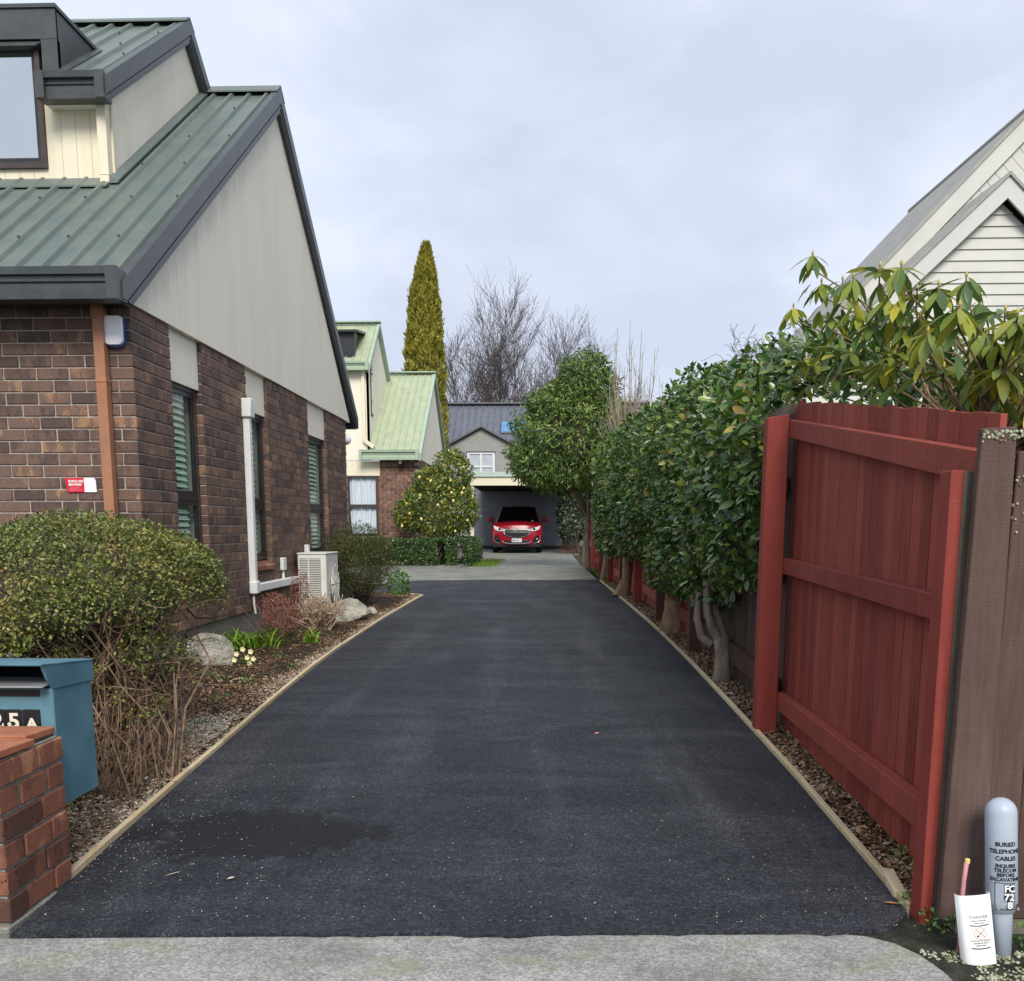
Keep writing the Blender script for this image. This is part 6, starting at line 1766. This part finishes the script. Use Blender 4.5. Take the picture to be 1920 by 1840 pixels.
camellia((1.40, 10.3, g(10.3)), 'second camellia tree with an orange stained stump like trunk',
         [((1.78, 10.2, 1.80), (.62, 1.85, .86)), ((1.58, 10.0, 1.15), (.45, 1.45, .62)), ((1.9, 11.6, 2.0), (.5, 1.0, .7))], 3300, .08, .044,
         [([(1.40, 10.28, .03), (1.40, 10.28, .16), (1.42, 10.3, .32), (1.43, 10.3, .42)], [.16, .135, .115, .13]), ([(1.38, 10.3, .38), (1.34, 10.35, .6), (1.4, 10.3, 1)], [.06, .04, .03]), ([(1.45, 10.3, .38), (1.5, 10.35, .6), (1.55, 10.3, 1)], [.06, .045, .03])], 0, False, 40)
camellia((1.27, 15.3, g(15.3)), 'third camellia tree with a bent two stemmed trunk',
         [((1.72, 14.5, 1.95), (.62, 2.2, .93)), ((1.55, 14.6, 1.35), (.46, 1.7, .62))], 3000, .09, .048,
         [([(1.24, 15.2, .08), (1.27, 15.25, .22), (1.33, 15.3, .4), (1.32, 15.3, .9)], [.17, .11, .08, .06]), ([(1.30, 15.3, .3), (1.40, 15.35, .6), (1.42, 15.3, 1)], [.07, .055, .05])], 0, False, 30)
camellia((1.24, 19.3, g(19.3)), 'furthest camellia tree nearest to the evergreen and carport',
         [((1.62, 18.9, 2.0), (.60, 2.3, .98)), ((1.48, 18.9, 1.35), (.44, 1.9, .70))], 2600, .095, .052,
         [([(1.22, 19.3, .1), (1.26, 19.3, .4), (1.3, 19.3, 1)], [.11, .08, .06])], 0, False, 20)
PF = thing('camellia_flower', (1.09, 20, .9), 'single pink camellia flower low on the furthest tree', 'flower')
mb = MB(); mb.lathe([(.01, -.02), (.035, -.01), (.04, .01), (.02, .03)], (1.10, 20.3, 1.0), 8); mb.build('petals', M['pink_petal'], PF)

# ================================================================== RHODODENDRON BEHIND THE RED FENCE
RHO = thing('rhododendron', (1.95, 4.0, g(4)), 'leggy rhododendron with yellowing drooping leaves above the near fence panel', 'shrub')
WH = [(1.412, 5.354, 2.616), (1.473, 5.385, 2.484), (1.438, 5.817, 2.456), (1.431, 4.892, 2.054), (1.478, 5.387, 2.106), (1.433, 4.685, 2.001), (1.467, 4.439, 1.898), (1.437, 4.249, 1.881), (1.487, 4.773, 2.22), (1.424, 4.4, 2.094), (1.477, 4.184, 2.108), (1.441, 4.099, 1.913), (1.428, 3.75, 1.914), (1.432, 4.337, 2.295), (1.53, 3.94, 2.123), (1.626, 3.92, 2.147), (1.851, 4.306, 2.143), (1.738, 3.819, 2.002), (1.62, 3.467, 1.913), (1.721, 4.287, 2.038), (1.669, 3.685, 1.762), (1.611, 3.674, 1.892), (2.019, 4.305, 1.913), (1.481, 4.122, 2.021), (1.442, 5.049, 2.244), (1.445, 5.759, 2.105), (1.439, 5.486, 2.104), (1.439, 4.723, 2.347), (1.414, 4.03, 2.22), (1.501, 4.081, 2.137), (1.467, 4.985, 2.399), (1.468, 4.32, 2.16), (1.521, 4.086, 2.035), (1.439, 3.506, 1.949), (1.487, 3.726, 1.779), (1.651, 3.832, 1.775)]
tips = []
for (x, y, z) in WH: tips.append(np.array([x, y, z]))
for q in range(215):
    yy = rng.uniform(3.3, 5.2); base_x = 1.55 + (yy - 3.4) * .25
    xx = base_x + rng.random() * 1.25; zt = 1.55 + rng.random() ** .8 * (.40 + .30 * min(1, max(0, (xx - base_x) / .5)))
    tips.append(np.array([xx, yy, zt]))
lme = leaf_unit(.122, .040, M['lf_rhodo'], 'leaf', .20, .10)
LV, LF_, nobj = [], [], 0
bud = MB(); stm = []; bk = 0
roots = [np.array([1.80 + .12 * k, 3.85 + .12 * (k % 3), .05]) for k in range(6)]
trunks = []
for k, r0 in enumerate(roots):
    e = np.array([1.72 + .17 * k, 3.8 + .15 * (k % 4), 1.45 + .06 * (k % 2)])
    pts = [r0, r0 * .5 + e * .5 + rng.normal(size=3) * .06, e]; trunks.append(e); stm.append((pts, [.018, .014, .010]))
order = sorted(range(len(tips)), key=lambda i: (i >= len(WH), tips[i][1]))
extraP, extraD, extraN, extraS = [], [], [], []
for oi, i in enumerate(order):
    t_ = tips[i]
    k = int(np.argmin([np.linalg.norm((t_ - e) * np.array([1, 1, .4])) for e in trunks])); e = trunks[k]
    md = e * .45 + t_ * .55 + rng.normal(size=3) * .05 - np.array([0, 0, .05])
    stm.append(([e, md, t_ - np.array([0, 0, .07]), t_], [.0065, .0048, .0038, .0034]))
    bud.lathe([(.002, -.008), (.006, .0), (.007, .006), (.004, .014), (.001, .020)], tuple(t_ + np.array([0, 0, .004])), 6)
    n_l = rng.integers(8, 13); a0 = rng.random() * 6.28
    young = rng.random() < .25
    for q in range(n_l):
        a = a0 + 2 * math.pi * q / n_l + rng.normal() * .15
        dr = rng.uniform(-.35, .25) if young else rng.uniform(-1.5, -.15)
        d = np.array([math.cos(a), math.sin(a), dr]); n = np.array([-math.cos(a) * dr * .8, -math.sin(a) * dr * .8, 1.0]) + rng.normal(size=3) * .25
        p = t_ + np.array([math.cos(a) * .008, math.sin(a) * .008, -rng.random() * .03])
        s_ = rng.uniform(.75, 1.2)
        if nobj < 300:
            place_leaf(lme, p, d, n, s_, RHO); nobj += 1
        else:
            extraP.append(p); extraD.append(d); extraN.append(n); extraS.append(s_)
    # a few lower leaves down the stem
    for q in range(3):
        a = rng.random() * 6.28; d = np.array([math.cos(a), math.sin(a), rng.uniform(-1.4, -.4)]); extraP.append(t_ - np.array([0, 0, rng.uniform(.06, .16)])); extraD.append(d); extraN.append(np.array([0, 0, 1.]) + rng.normal(size=3) * .3); extraS.append(rng.uniform(.7, 1.05))
extraS = np.array(extraS)
V, Fq = leaf_geo(np.array(extraP), np.array(extraD), np.array(extraN), .120 * extraS, .039 * extraS, True, .10, .20)
np_mesh('leaf', V, Fq, M['lf_rhodo'], RHO, True, 'stuff')
bud.build('bud', M['lf_rhodo_bud'], RHO, smooth=True, kind='stuff', fix=False)
tubes('stems', stm, M['twig'], RHO, 6)
yme = leaf_unit(.125, .042, M['lf_rhodo_yellow'], 'leaf', .1, .1)
for p, d in (((1.47, 2.98, 1.585), (-.3, -.2, -1)), ((1.64, 3.2, 1.80), (.12, -.2, -1)), ((1.62, 3.2, 1.80), (-.1, -.2, -1)), ((1.86, 3.3, 1.73), (.15, -.1, -1))):
    place_leaf(yme, p, d, (-.2, -1, .3), 1.0, RHO).__setitem__('label', 'bright yellow hanging leaf')

# dark undergrowth behind the fence beneath the rhododendron
UG = thing('undergrowth', (2.2, 4.4, g(4.4)), 'dark mixed shrub growth behind the fence beneath the rhododendron', 'shrub')
Ps, Ns = blob((2.35, 4.6, 1.15), (.85, 1.3, .55), 5200, .35, 9, .2, 2.5)
leaves('foliage', Ps, Ns, .075, .032, M['lf_camellia'], UG, False, .7, .4, .6)
ln_ = []
for q in range(12): branch(ln_, (2.35 + rng.normal() * .2, 4.3 + rng.normal() * .4, .1), (.1 + rng.normal() * .2, rng.normal() * .3, 1), .9, .016, 2, .15, .03)
ln_ = [l for l in ln_ if min(p[0] for p in l[0]) > 1.55]
tubes('stems', ln_, M['twig'], UG, 4)

# ================================================================== NEAR SHRUB ON THE LEFT
NS = thing('near_shrub', (-2.2, 4.5, g(4.5)), 'large rounded small leaved shrub with a tangle of bare stems behind the letterbox', 'shrub')
SB = [((-2.30, 4.62, .80), (.74, .74, .46)), ((-2.75, 4.6, .74), (.62, .66, .42)), ((-2.12, 4.35, .72), (.40, .44, .34)), ((-1.95, 4.72, .92), (.34, .40, .24))]
Ps, Ns = [], []
for i, (c, r) in enumerate(SB):
    p_, q_ = blob(c, r, (52000, 30000, 17000, 13000)[i], .20, i + 2, .10, 3.4)
    m = ~inside(p_, [b_ for j, b_ in enumerate(SB) if j != i]); Ps.append(p_[m]); Ns.append(q_[m])
Ps = np.vstack(Ps); Ns = np.vstack(Ns)
floor_ = .60 + .20 * np.clip((Ps[:, 0] + 2.3) / .5, -.3, 1) + .10 * lump(Ps, 4, 3)
thin = np.clip((Ps[:, 2] - floor_) / .12, 0, 1)
bald = (lump(Ps, 5.5, 6) > .52) & (Ps[:, 2] < 1.0)
k = (rng.random(len(Ps)) < thin * np.where(bald, .12, 1.0)) & (Ns[:, 1] < .75)
Ps, Ns = Ps[k], Ns[k]
# sparse leafy sprigs hanging on among the bare stems
sp_, sn_ = [], []
for q in range(95):
    c = (rng.uniform(-2.25, -1.74), rng.uniform(4.05, 4.75), rng.uniform(.36, .78) ); p_, q_ = blob(c, (.05, .05, .045), 34, .8, q, .3, 9); sp_.append(p_); sn_.append(q_)
Ps2 = np.vstack([Ps] + sp_); Ns2 = np.vstack([Ns] + sn_)
leaves('foliage', Ps2, Ns2, .0185, .0118, M['lf_shrub'], NS, False, .5, .0, .6, .15, .1)
ln_ = []
for q in range(185):
    s0 = np.array([-2.10 + rng.normal() * .22, 4.30 + rng.normal() * .22, .02])
    b_ = SB[rng.integers(4)]; a = rng.uniform(0, 6.28); e = np.array([b_[0][0] + b_[1][0] * .85 * math.cos(a) * rng.uniform(.3, 1), b_[0][1] + b_[1][1] * .85 * math.sin(a) * rng.uniform(.3, 1), rng.uniform(.45, .95)])
    if rng.random() < .55: e = np.array([rng.uniform(-2.2, -1.74), rng.uniform(4.1, 4.8), rng.uniform(.40, .95)])
    pts = [s0]
    for t_ in (.25, .5, .75, 1.0): pts.append(s0 * (1 - t_) + e * t_ + rng.normal(size=3) * .035 + np.array([0, 0, .09 * math.sin(t_ * 3.1)]))
    r0 = rng.uniform(.003, .0085); ln_.append((pts, list(np.linspace(r0, r0 * .4, 5))))
    for w_ in range(3):
        i = rng.integers(1, 5); pt2, dd = wander(pts[i], rng.normal(size=3) + np.array([.35, -.3, .1]), rng.uniform(.08, .25), 3, .35); ln_.append((pt2, list(np.linspace(.003, .0012, 4))))
for q in range(90):
    s0 = np.array([rng.uniform(-2.15, -1.78), rng.uniform(3.9, 4.3), .02]); pt2, dd = wander(s0, (rng.normal() * .5 + .1, rng.normal() * .4 - .1, 1), rng.uniform(.2, .55), 4, .2); ln_.append((pt2, list(np.linspace(.0045, .0015, 5))))
ln_ = [([(min(p[0], (edL(p[1]) - .04) if p[2] < .35 else -1.50), p[1], p[2]) for p in l[0]], l[1]) for l in ln_]
tubes('stems', ln_, M['twig'], NS, 5)
ln_ = []
for q in range(260):
    i = rng.integers(len(Ps)); c = np.array([-2.3, 4.55, .62]); e = Ps[i]; s0 = e * .6 + c * .4
    ln_.append(([s0, (s0 + e) / 2 + rng.normal(size=3) * .03, e + Ns[i] * .01], [.004, .003, .0015]))
for q in range(150):
    pt2, dd = wander((-2.3 + rng.normal() * .25, 4.55 + rng.normal() * .2, .45 + rng.random() * .4), rng.normal(size=3), .35, 4, .3); ln_.append((pt2, list(np.linspace(.006, .002, 5))))
tubes('inner_twigs', ln_, M['twig_dark'], NS, 4, 'stuff')
inn = MB(); inn.lathe([(max(.02, .52 * math.sin(math.pi * k_ / 7)), -.24 * math.cos(math.pi * k_ / 7)) for k_ in range(8)], (-2.42, 4.66, .80), 12); inn.build('dark_core', M['twig_dark'], NS)  # dark solid added within the foliage, not real wood

BP = thing('broadleaf_plant', (-3.2, 6.2, g(6.2)), 'green lobed leaf plant peeping over the left side of the near shrub', 'plant')
lb_ = leaf_unit(.15, .07, M['lf_bright'], 'leaf', .15, .15)
ln_ = []
for (px, py, pz) in ((-3.05, 5.6, 1.155), (-3.02, 5.6, 1.10), (-3.10, 5.6, 1.10), (-3.18, 5.6, 1.08), (-3.16, 5.55, 1.03), (-3.24, 5.6, 1.03), (-3.30, 5.6, .98), (-3.28, 5.5, .95)):
    for q in range(3):
        place_leaf(lb_, (px, py, pz - .03), (rng.normal() * .8, rng.normal() * .4 - .2, .6), (rng.normal() * .4, -1, .5), rng.uniform(.6, 1.0), BP)
    ln_.append(([(-3.2, 5.9, .05), (px * .5 - 1.6, 5.75, .6), (px, py, pz - .03)], [.006, .005, .003]))
tubes('stems', ln_, M['lf_strap'], BP, 4)

# ================================================================== SMALL PLANTS AND ROCKS IN THE LEFT BED
def rock(pos, size, seed, lab, rot=0.0):
    bm = bmesh.new(); bmesh.ops.create_icosphere(bm, subdivisions=4, radius=1)
    rs = np.random.default_rng(seed); pl = unit(rs.normal(size=(16, 3))); of = rs.uniform(.60, .98, 16)
    for v in bm.verts:
        p = np.array(v.co); p = p / np.linalg.norm(p)
        dd = (pl @ p); rr_ = min([1.05] + [of[i] / dd[i] for i in range(16) if dd[i] > .2])
        p = p * rr_; p = p * (1 + .035 * lump(p[None], 5, seed)[0] + .02 * lump(p[None], 13, seed)[0])
        x, y, z = p * np.array(size); c, s = math.cos(rot), math.sin(rot)
        v.co = (x * c - y * s, x * s + y * c, z)
    me = bpy.data.meshes.new('rock'); bm.to_mesh(me); bm.free()
    o = link('rock', me, M['rock'], None, pos); tag(o, lab, 'rock'); return o
rock((-2.80, 7.80, .14), (.20, .17, .215), 4, 'large pale lichened rock beside the green strap leaves', .3)
rock((-2.33, 11.25, .17), (.235, .20, .20), 9, 'darker grey rock at the foot of the cut back shrub', .8)
rock((-2.22, 12.2, .12), (.09, .08, .06), 12, 'small stone behind the darker rock', .2)
rock((-2.30, 5.75, .045), (.05, .045, .035), 15, 'small flat stone on the soil near the shrub stems', .5)

def strap(root, lab, n, L0, L1, w_, spread, upr=.9, cat='plant'):
    T = thing('strap_plant', root, lab, cat)
    base = np.array(root)
    for q in range(n):
        a = rng.uniform(0, 6.28); L_ = rng.uniform(L0, L1); b0 = base + np.array([rng.normal() * spread, rng.normal() * spread * .7, 0])
        out_ = rng.uniform(.25, 1.0); hd = np.array([math.cos(a), math.sin(a), 0]); sd = np.array([-math.sin(a), math.cos(a), 0])
        mb = MB(); m_ = 6; vs = []
        for i in range(m_ + 1):
            t_ = i / m_; p = b0 + hd * L_ * out_ * t_ * (.55 + .5 * t_) + np.array([0, 0, L_ * (upr * t_ - (.25 + .55 * out_) * t_ * t_)])
            ww = w_ * (1 - t_ ** 3) * .5 + .0008
            vs += [tuple(p + sd * ww), tuple(p - np.array([0, 0, ww * .45])), tuple(p - sd * ww)]
        mb.add(vs, [f for i in range(m_) for f in ((3 * i, 3 * i + 1, 3 * i + 4, 3 * i + 3), (3 * i + 1, 3 * i + 2, 3 * i + 5, 3 * i + 4))])
        mb.build('leaf', M['lf_strap'], T, smooth=True, fix=False)
    return T
strap((-2.82, 8.72, g(9) + .03), 'bright green strap leaved clump against the brick wall behind the pale rock', 105, .22, .44, .019, .12)
strap((-2.27, 9.15, g(9.1) + .02), 'small tuft of bright green strap leaves beside the timber edging', 15, .14, .27, .024, .045, 1.05)

RS = thing('reddish_shrub', (-2.5, 8.8, g(8.8)), 'reddish fine leaved shrub in front of the cut back stems', 'shrub')
Ps, Ns = blob((-2.52, 8.95, .30), (.19, .20, .30), 5200, .5, 4, .25, 6)
ln_ = []
for q in range(60):
    pt2, dd = wander((-2.52 + rng.normal() * .04, 8.95 + rng.normal() * .04, .05), (rng.normal() * .35, rng.normal() * .3, 1), rng.uniform(.3, .58), 5, .08); ln_.append((pt2, list(np.linspace(.004, .0015, 6))))
hi = Ps[:, 2] + .09 * lump(Ps, 6, 2) > .27
leaves('red_foliage', Ps[hi], Ns[hi], .019, .008, M['lf_red'], RS, False, .4, -.5, .7)
leaves('olive_foliage', Ps[~hi], Ns[~hi], .020, .008, M['lf_redgreen'], RS, False, .4, -.4, .7)
tubes('stems', ln_, M['twig'], RS, 4)
RS2 = thing('reddish_shrub', (-2.62, 10.2, g(10.2)), 'narrow red tipped shrub against the wall behind the cut back stems', 'shrub')
Ps, Ns = blob((-2.66, 10.3, .42), (.12, .13, .32), 1800, .5, 6, .25, 6)
leaves('red_foliage', Ps, Ns, .02, .009, M['lf_red'], RS2, False, .4, -.5, .7)
ln_ = [([(-2.66 + rng.normal() * .02, 10.3, .05), (-2.66 + rng.normal() * .05, 10.3 + rng.normal() * .04, .6)], [.005, .002]) for q in range(12)]
tubes('stems', ln_, M['twig'], RS2, 4)

CS = thing('cut_back_shrub', (-2.42, 10.2, g(10.2)), 'shrub pruned hard to a fan of pale bare cut stems', 'shrub')
ln_ = []
for q in range(170):
    a = rng.uniform(0, 6.28); ou = rng.random() ** .6; L_ = rng.uniform(.26, .42)
    s0 = (-2.44 + rng.normal() * .05, 10.25 + rng.normal() * .05, .06); pt2, dd = wander(s0, (math.cos(a) * ou * .85, math.sin(a) * ou * .85, 1), L_, 4, .13); ln_.append((pt2, list(np.linspace(.007, .0055, 5))))
    for w_ in range(2):
        pt3, dd = wander(pt2[rng.integers(2, 5)], np.array(dd) + rng.normal(size=3) * .6, rng.uniform(.05, .12), 2, .1); ln_.append((pt3, [.005, .0045, .004]))
tubes('stems', ln_, M['twig_pale'], CS, 5)

DS = thing('dark_shrub', (-2.55, 13.4, g(13.4)), 'dark fine leaved rounded shrub beside the heat pump', 'shrub')
Ps, Ns = blob((-2.60, 13.2, .70), (.52, .60, .50), 22000, .55, 7, .26, 5)
k = (Ps[:, 2] > .26 + .2 * rng.random(len(Ps)))
leaves('foliage', Ps[k], Ns[k], .034, .009, M['lf_dark'], DS, False, .9, -.7, .7)
ln_ = []
for q in range(70): branch(ln_, (-2.58 + rng.normal() * .05, 13.35 + rng.normal() * .05, .06), (rng.normal() * .5, rng.normal() * .5, 1), .42, .007, 1, .1, .03, (2, 3), .4)
tubes('stems', ln_, M['twig_dark'], DS, 4)

BG = thing('bright_plant', (-2.55, 15.2, g(15.2)), 'small bright green leafy plant at the far end of the left bed', 'plant')
Ps, Ns = blob((-2.35, 15.35, .30), (.17, .18, .2), 420, .4, 3, .15, 4)
leaves('foliage', Ps, Ns, .055, .032, M['lf_bright'], BG, True, .9, .2, .5)

PR = thing('primrose', (-2.50, 7.9, g(7.9)), 'small primrose with pale yellow flowers in front of the large rock', 'flower')
ln_ = []
for q in range(16):
    a = rng.uniform(0, 6.28); mbp = np.array([-2.49 + .03 * math.cos(a), 7.85 + .03 * math.sin(a), .06])
    place_leaf(leaf_unit(.075, .026, M['lf_bright'], 'leaf', .2, .12) if q == 0 else prl, mbp, (math.cos(a), math.sin(a), .5), (0, 0, 1), rng.uniform(.7, 1.1), PR) if q else None
    if q == 0: prl = leaf_unit(.075, .026, M['lf_bright'], 'leaf', .2, .12)
for (fx_, fz) in ((-2.505, .19), (-2.44, .17), (-2.56, .15), (-2.47, .12), (-2.42, .11), (-2.455, .07), (-2.58, .10)):
    mb = MB()
    for k in range(5):
        a = 2 * math.pi * k / 5; c = Vector((fx_, 7.78, fz)); u = Vector((math.cos(a), -.3, math.sin(a))); s_ = Vector((-math.sin(a), 0, math.cos(a)))
        mb.add([c, c + u * .016 + s_ * .010, c + u * .024, c + u * .016 - s_ * .010], [(0, 1, 2, 3)])
    mb.build('flower', M['pale_petal'], PR, fix=False); ln_.append(([(-2.49, 7.85, .05), (fx_, 7.785, fz)], [.002, .0015]))
tubes('stems', ln_, M['lf_strap'], PR, 4)

# scattered small weeds
wl_ = []
WPs, WNs = [], []
for (x, y) in ((-2.55, 6.75), (-2.45, 7.0), (-2.62, 7.2), (-2.2, 6.9), (-2.15, 6.2), (-2.05, 7.6), (-1.98, 5.4), (-2.3, 8.1), (-2.5, 6.2), (-1.85, 4.45), (-2.02, 3.75), (1.28, 3.1), (1.2, 2.9), (1.30, 3.3), (1.19, 2.74), (1.40, 2.66)):
    p_, q_ = blob((x, y, g(y) + .03), (.06, .06, .03), 44, .6, 2, .3, 8); WPs.append(p_); WNs.append(q_)
leaves('weeds', np.vstack(WPs), np.vstack(WNs), .020, .011, M['lf_bright'], None, False, .6, -.2, .6)

# ================================================================== LOOSE GROUND COVER
def flakes(name, X, Y, Z, L0, L1, mat, flat=.35, asp=.5):
    n_ = len(X); Pt = np.column_stack([X, Y, Z]); d_ = rng.normal(size=(n_, 3)); d_[:, 2] *= flat
    V, Fq = leaf_geo(Pt, d_, np.column_stack([rng.normal(size=n_) * flat, rng.normal(size=n_) * flat, np.ones(n_)]), rng.uniform(L0, L1, n_), rng.uniform(L0, L1, n_) * asp, False, .15, .1)
    return np_mesh(name, V, Fq, mat, None, False, 'stuff')
def pebbles(name, X, Y, Z, r0, r1, mat):
    n_ = len(X); r = rng.uniform(r0, r1, n_)[:, None]; Pt = np.column_stack([X, Y, Z])
    a = unit(rng.normal(size=(n_, 3)) * np.array([1, 1, .3])); b_ = unit(np.cross(a, np.array([0, 0, 1.]) + rng.normal(size=(n_, 3)) * .2)); c = np.cross(a, b_)
    k1, k2_, k3 = rng.uniform(.9, 1.5, (n_, 1)), rng.uniform(.6, 1.1, (n_, 1)), rng.uniform(.4, .7, (n_, 1))
    v = np.stack([Pt + a * r * k1, Pt - a * r * k1, Pt + b_ * r * k2_, Pt - b_ * r * k2_, Pt + c * r * k3, Pt - c * r * k3], 1).reshape(-1, 3)
    f = np.array([[0, 2, 4], [2, 1, 4], [1, 3, 4], [3, 0, 4], [2, 0, 5], [1, 2, 5], [3, 1, 5], [0, 3, 5]])
    return np_mesh(name, v, (f[None] + (np.arange(n_) * 6)[:, None, None]).reshape(-1, 3), mat, None, True, 'stuff')
edLv = lambda Y: np.interp(Y, [p[0] for p in EDGE_L], [p[1] for p in EDGE_L])
edRv = lambda Y: np.interp(Y, [p[0] for p in EDGE_R], [p[1] for p in EDGE_R])
hv = lambda X, Y: (np.sin(X * 5.1 + Y * 2.3) + np.sin(X * 2.2 - Y * 4.4 + 1) + .6 * np.sin(X * 11 + Y * 9)) * .009
n_ = 26000
Y = 2.9 + 12.6 * rng.random(n_) ** 1.7; X = edLv(Y) - .05 - np.abs(rng.normal(size=n_)) * .42
k = X > -2.94; X, Y = X[k], Y[k]
e_ = np.clip((edLv(Y) - X) / .9, 0, 1)
flakes('leaf_litter', X, Y, g(Y) + .002 + (hv(X, Y) + .03) * np.minimum(1, np.minimum(e_, 1) * 1.0 + .15) + rng.random(len(X)) * .012, .010, .034, M['litter'])
n_ = 9500
Y = 2.95 + 12 * rng.random(n_) ** 1.5; X = edLv(Y) - .035 - np.abs(rng.normal(size=n_)) * .13
dens = .5 + .5 * np.sin(Y * 1.7 + 1) ; k = rng.random(n_) < np.clip(dens + .25, .2, 1); X, Y = X[k], Y[k]
pebbles('gravel', X, Y, g(Y) + .004 + rng.random(len(X)) * .012, .005, .014, M['gravel'])
n_ = 5200
X = -2.02 + rng.normal(size=n_) * .16; Y = 4.95 + rng.normal(size=n_) * .35; k = X < edLv(Y) - .06; X, Y = X[k], Y[k]
pebbles('gravel', X, Y, g(Y) + .018 + rng.random(len(X)) * .016, .006, .015, M['gravel'])
n_ = 19000
Y = 2.9 + 16 * rng.random(n_) ** 1.9; X = edRv(Y) + .04 + rng.random(n_) * .42 * np.clip(.6 + .1 * Y, .4, 1); k = ~((Y < 5.4) & (X > np.interp(Y, [2.8, 5.4], [1.30, 1.40]))); X, Y = X[k], Y[k]
flakes('leaf_litter', X, Y, g(Y) + .006 + rng.random(len(X)) * .018, .012, .040, M['litter'], .4, .55)
n_ = 8500
n_ = 5200; Y = 2.95 + 15 * rng.random(n_) ** 1.3; k = rng.random(n_) < .35 + .65 * (np.sin(Y * 3.1) > .1); Y = Y[k]; n_ = len(Y); X = edRv(Y) + .04 + rng.random(n_) ** 1.4 * .2; pebbles('gravel', X, Y, g(Y) + .004 + rng.random(n_) * .014, .005, .014, M['gravel'])
# dry twigs on the left bed
ln_ = []
for q in range(340):
    yy = 3.0 + 8 * rng.random() ** 1.6; xx = edL(yy) - .08 - abs(rng.normal()) * .35
    if xx < -2.9: continue
    pt2, dd = wander((xx, yy, g(yy) + .025), (rng.normal(), rng.normal(), rng.normal() * .06), rng.uniform(.06, .24), 3, .12); ln_.append(([(p[0], p[1], max(p[2], g(yy) + .02)) for p in pt2], [.0022, .002, .0018, .0012]))
tubes('fallen_twigs', ln_, M['twig'], None, 4, 'stuff')
# crumbs and specks blown onto the asphalt
n_ = 900
Y = 2.75 + 12 * rng.random(n_) ** 2.2; X = edLv(Y) + (edRv(Y) - edLv(Y)) * rng.random(n_)
n2_ = 420; Y2 = 3.0 + np.abs(rng.normal(size=n2_)) * .9; X2_ = edLv(Y2) + np.abs(rng.normal(size=n2_)) * .33; X2_ = np.minimum(X2_, .9)
X = np.concatenate([X, X2_]); Y = np.concatenate([Y, Y2]); kk = rng.random(len(X))
flakes('asphalt_specks', X, Y, g(Y) + .003, .003, .009, M['specks'], .2, .6)
# lichen crust along the concrete and on the mossy corner
n_ = 9000
X = rng.uniform(1.02, 2.2, n_); Y = rng.uniform(1.9, 2.62, n_); pk = lump(np.column_stack([X, Y, X * 0]), 9, 3) + .4 * lump(np.column_stack([X, Y, X * 0]), 23, 5); k = (pk > .02) & (X > np.interp(Y, [1.9, 2.3, 2.48, 2.6], [1.13, 1.13, 1.12, 1.06])); X, Y = X[k], Y[k]
pebbles('lichen', X, Y, g(Y) - .012 + rng.random(len(X)) * .002, .003, .0085, M['moss'])
n_ = 900
X = np.concatenate([rng.uniform(-1.55, -1.15, n_), rng.uniform(-.05, .35, n_)]); Y = np.concatenate([np.interp(X[:n_], [-1.6, -.8], [2.58, 2.62]) - np.abs(rng.normal(size=n_)) * .05, np.interp(X[n_:], [-.1, .4], [2.63, 2.67]) - np.abs(rng.normal(size=n_)) * .035])
flakes('moss', X, Y, g(Y) - .0135 + rng.random(len(X)) * .002, .003, .009, M['moss'], .15, .9)
# crack in the footpath
mb = MB()
ck = [(.43, 2.58), (.455, 2.565), (.478, 2.555), (.47, 2.53), (.462, 2.50), (.474, 2.47), (.46, 2.44), (.442, 2.42), (.425, 2.39), (.43, 2.3), (.40, 2.1)]
def crk(pts, w0, w1):
    for i, ((xa, ya), (xb, yb)) in enumerate(zip(pts, pts[1:])):
        mb.add([(xa - w0, ya, g(ya) - .0115), (xa + w0, ya, g(ya) - .0115), (xb + w1, yb, g(yb) - .0115), (xb - w1, yb, g(yb) - .0115)], [(0, 1, 2, 3)])
crk(ck, .0028, .0034); crk([(.478, 2.555), (.497, 2.563)], .002, .001); crk([(.43, 2.58), (.445, 2.568)], .0015, .002)
mb.build('crack', M['soil'], None, kind='structure', fix=False)
# fallen leaves one can point to
def fallen(x, y, L_, W_, ang, mat, lab, cat='fallen leaf', name='fallen_leaf'):
    V, Fq = leaf_geo(np.array([[x, y, g(y) + .004]]), np.array([[math.cos(ang), math.sin(ang), .06]]), np.array([[.1, .1, 1.]]), [L_], [W_], True, .12, -.08)
    o = np_mesh(name, V, Fq, mat, None, True); tag(o, lab, cat); return o
M['leaf_amber'] = plain('amber_leaf', (.50, .22, .05), (.58, .30, .08), 20, .6)
M['leaf_pale'] = plain('pale_dry_leaf', (.58, .52, .36), (.66, .60, .45), 20, .7)
fallen(1.09, 2.93, .055, .020, -.6, M['leaf_amber'], 'curled amber leaf lying on asphalt by the near end of right edging')
fallen(-1.075, 3.055, .028, .018, .4, M['leaf_pale'], 'small pale round leaf on the asphalt near the brick pillar')
fallen(-1.30, 3.08, .055, .006, .5, M['leaf_pale'], 'thin pale leaf sliver on the asphalt right of the brick pillar')
fallen(.30, 5.32, .030, .022, .9, M['pink_petal'], 'single pink petal lying mid driveway', 'petal', 'petal')
fallen(1.27, 3.75, .035, .026, .3, M['pink_petal'], 'pink petal among leaf litter under the red fence', 'petal', 'petal')
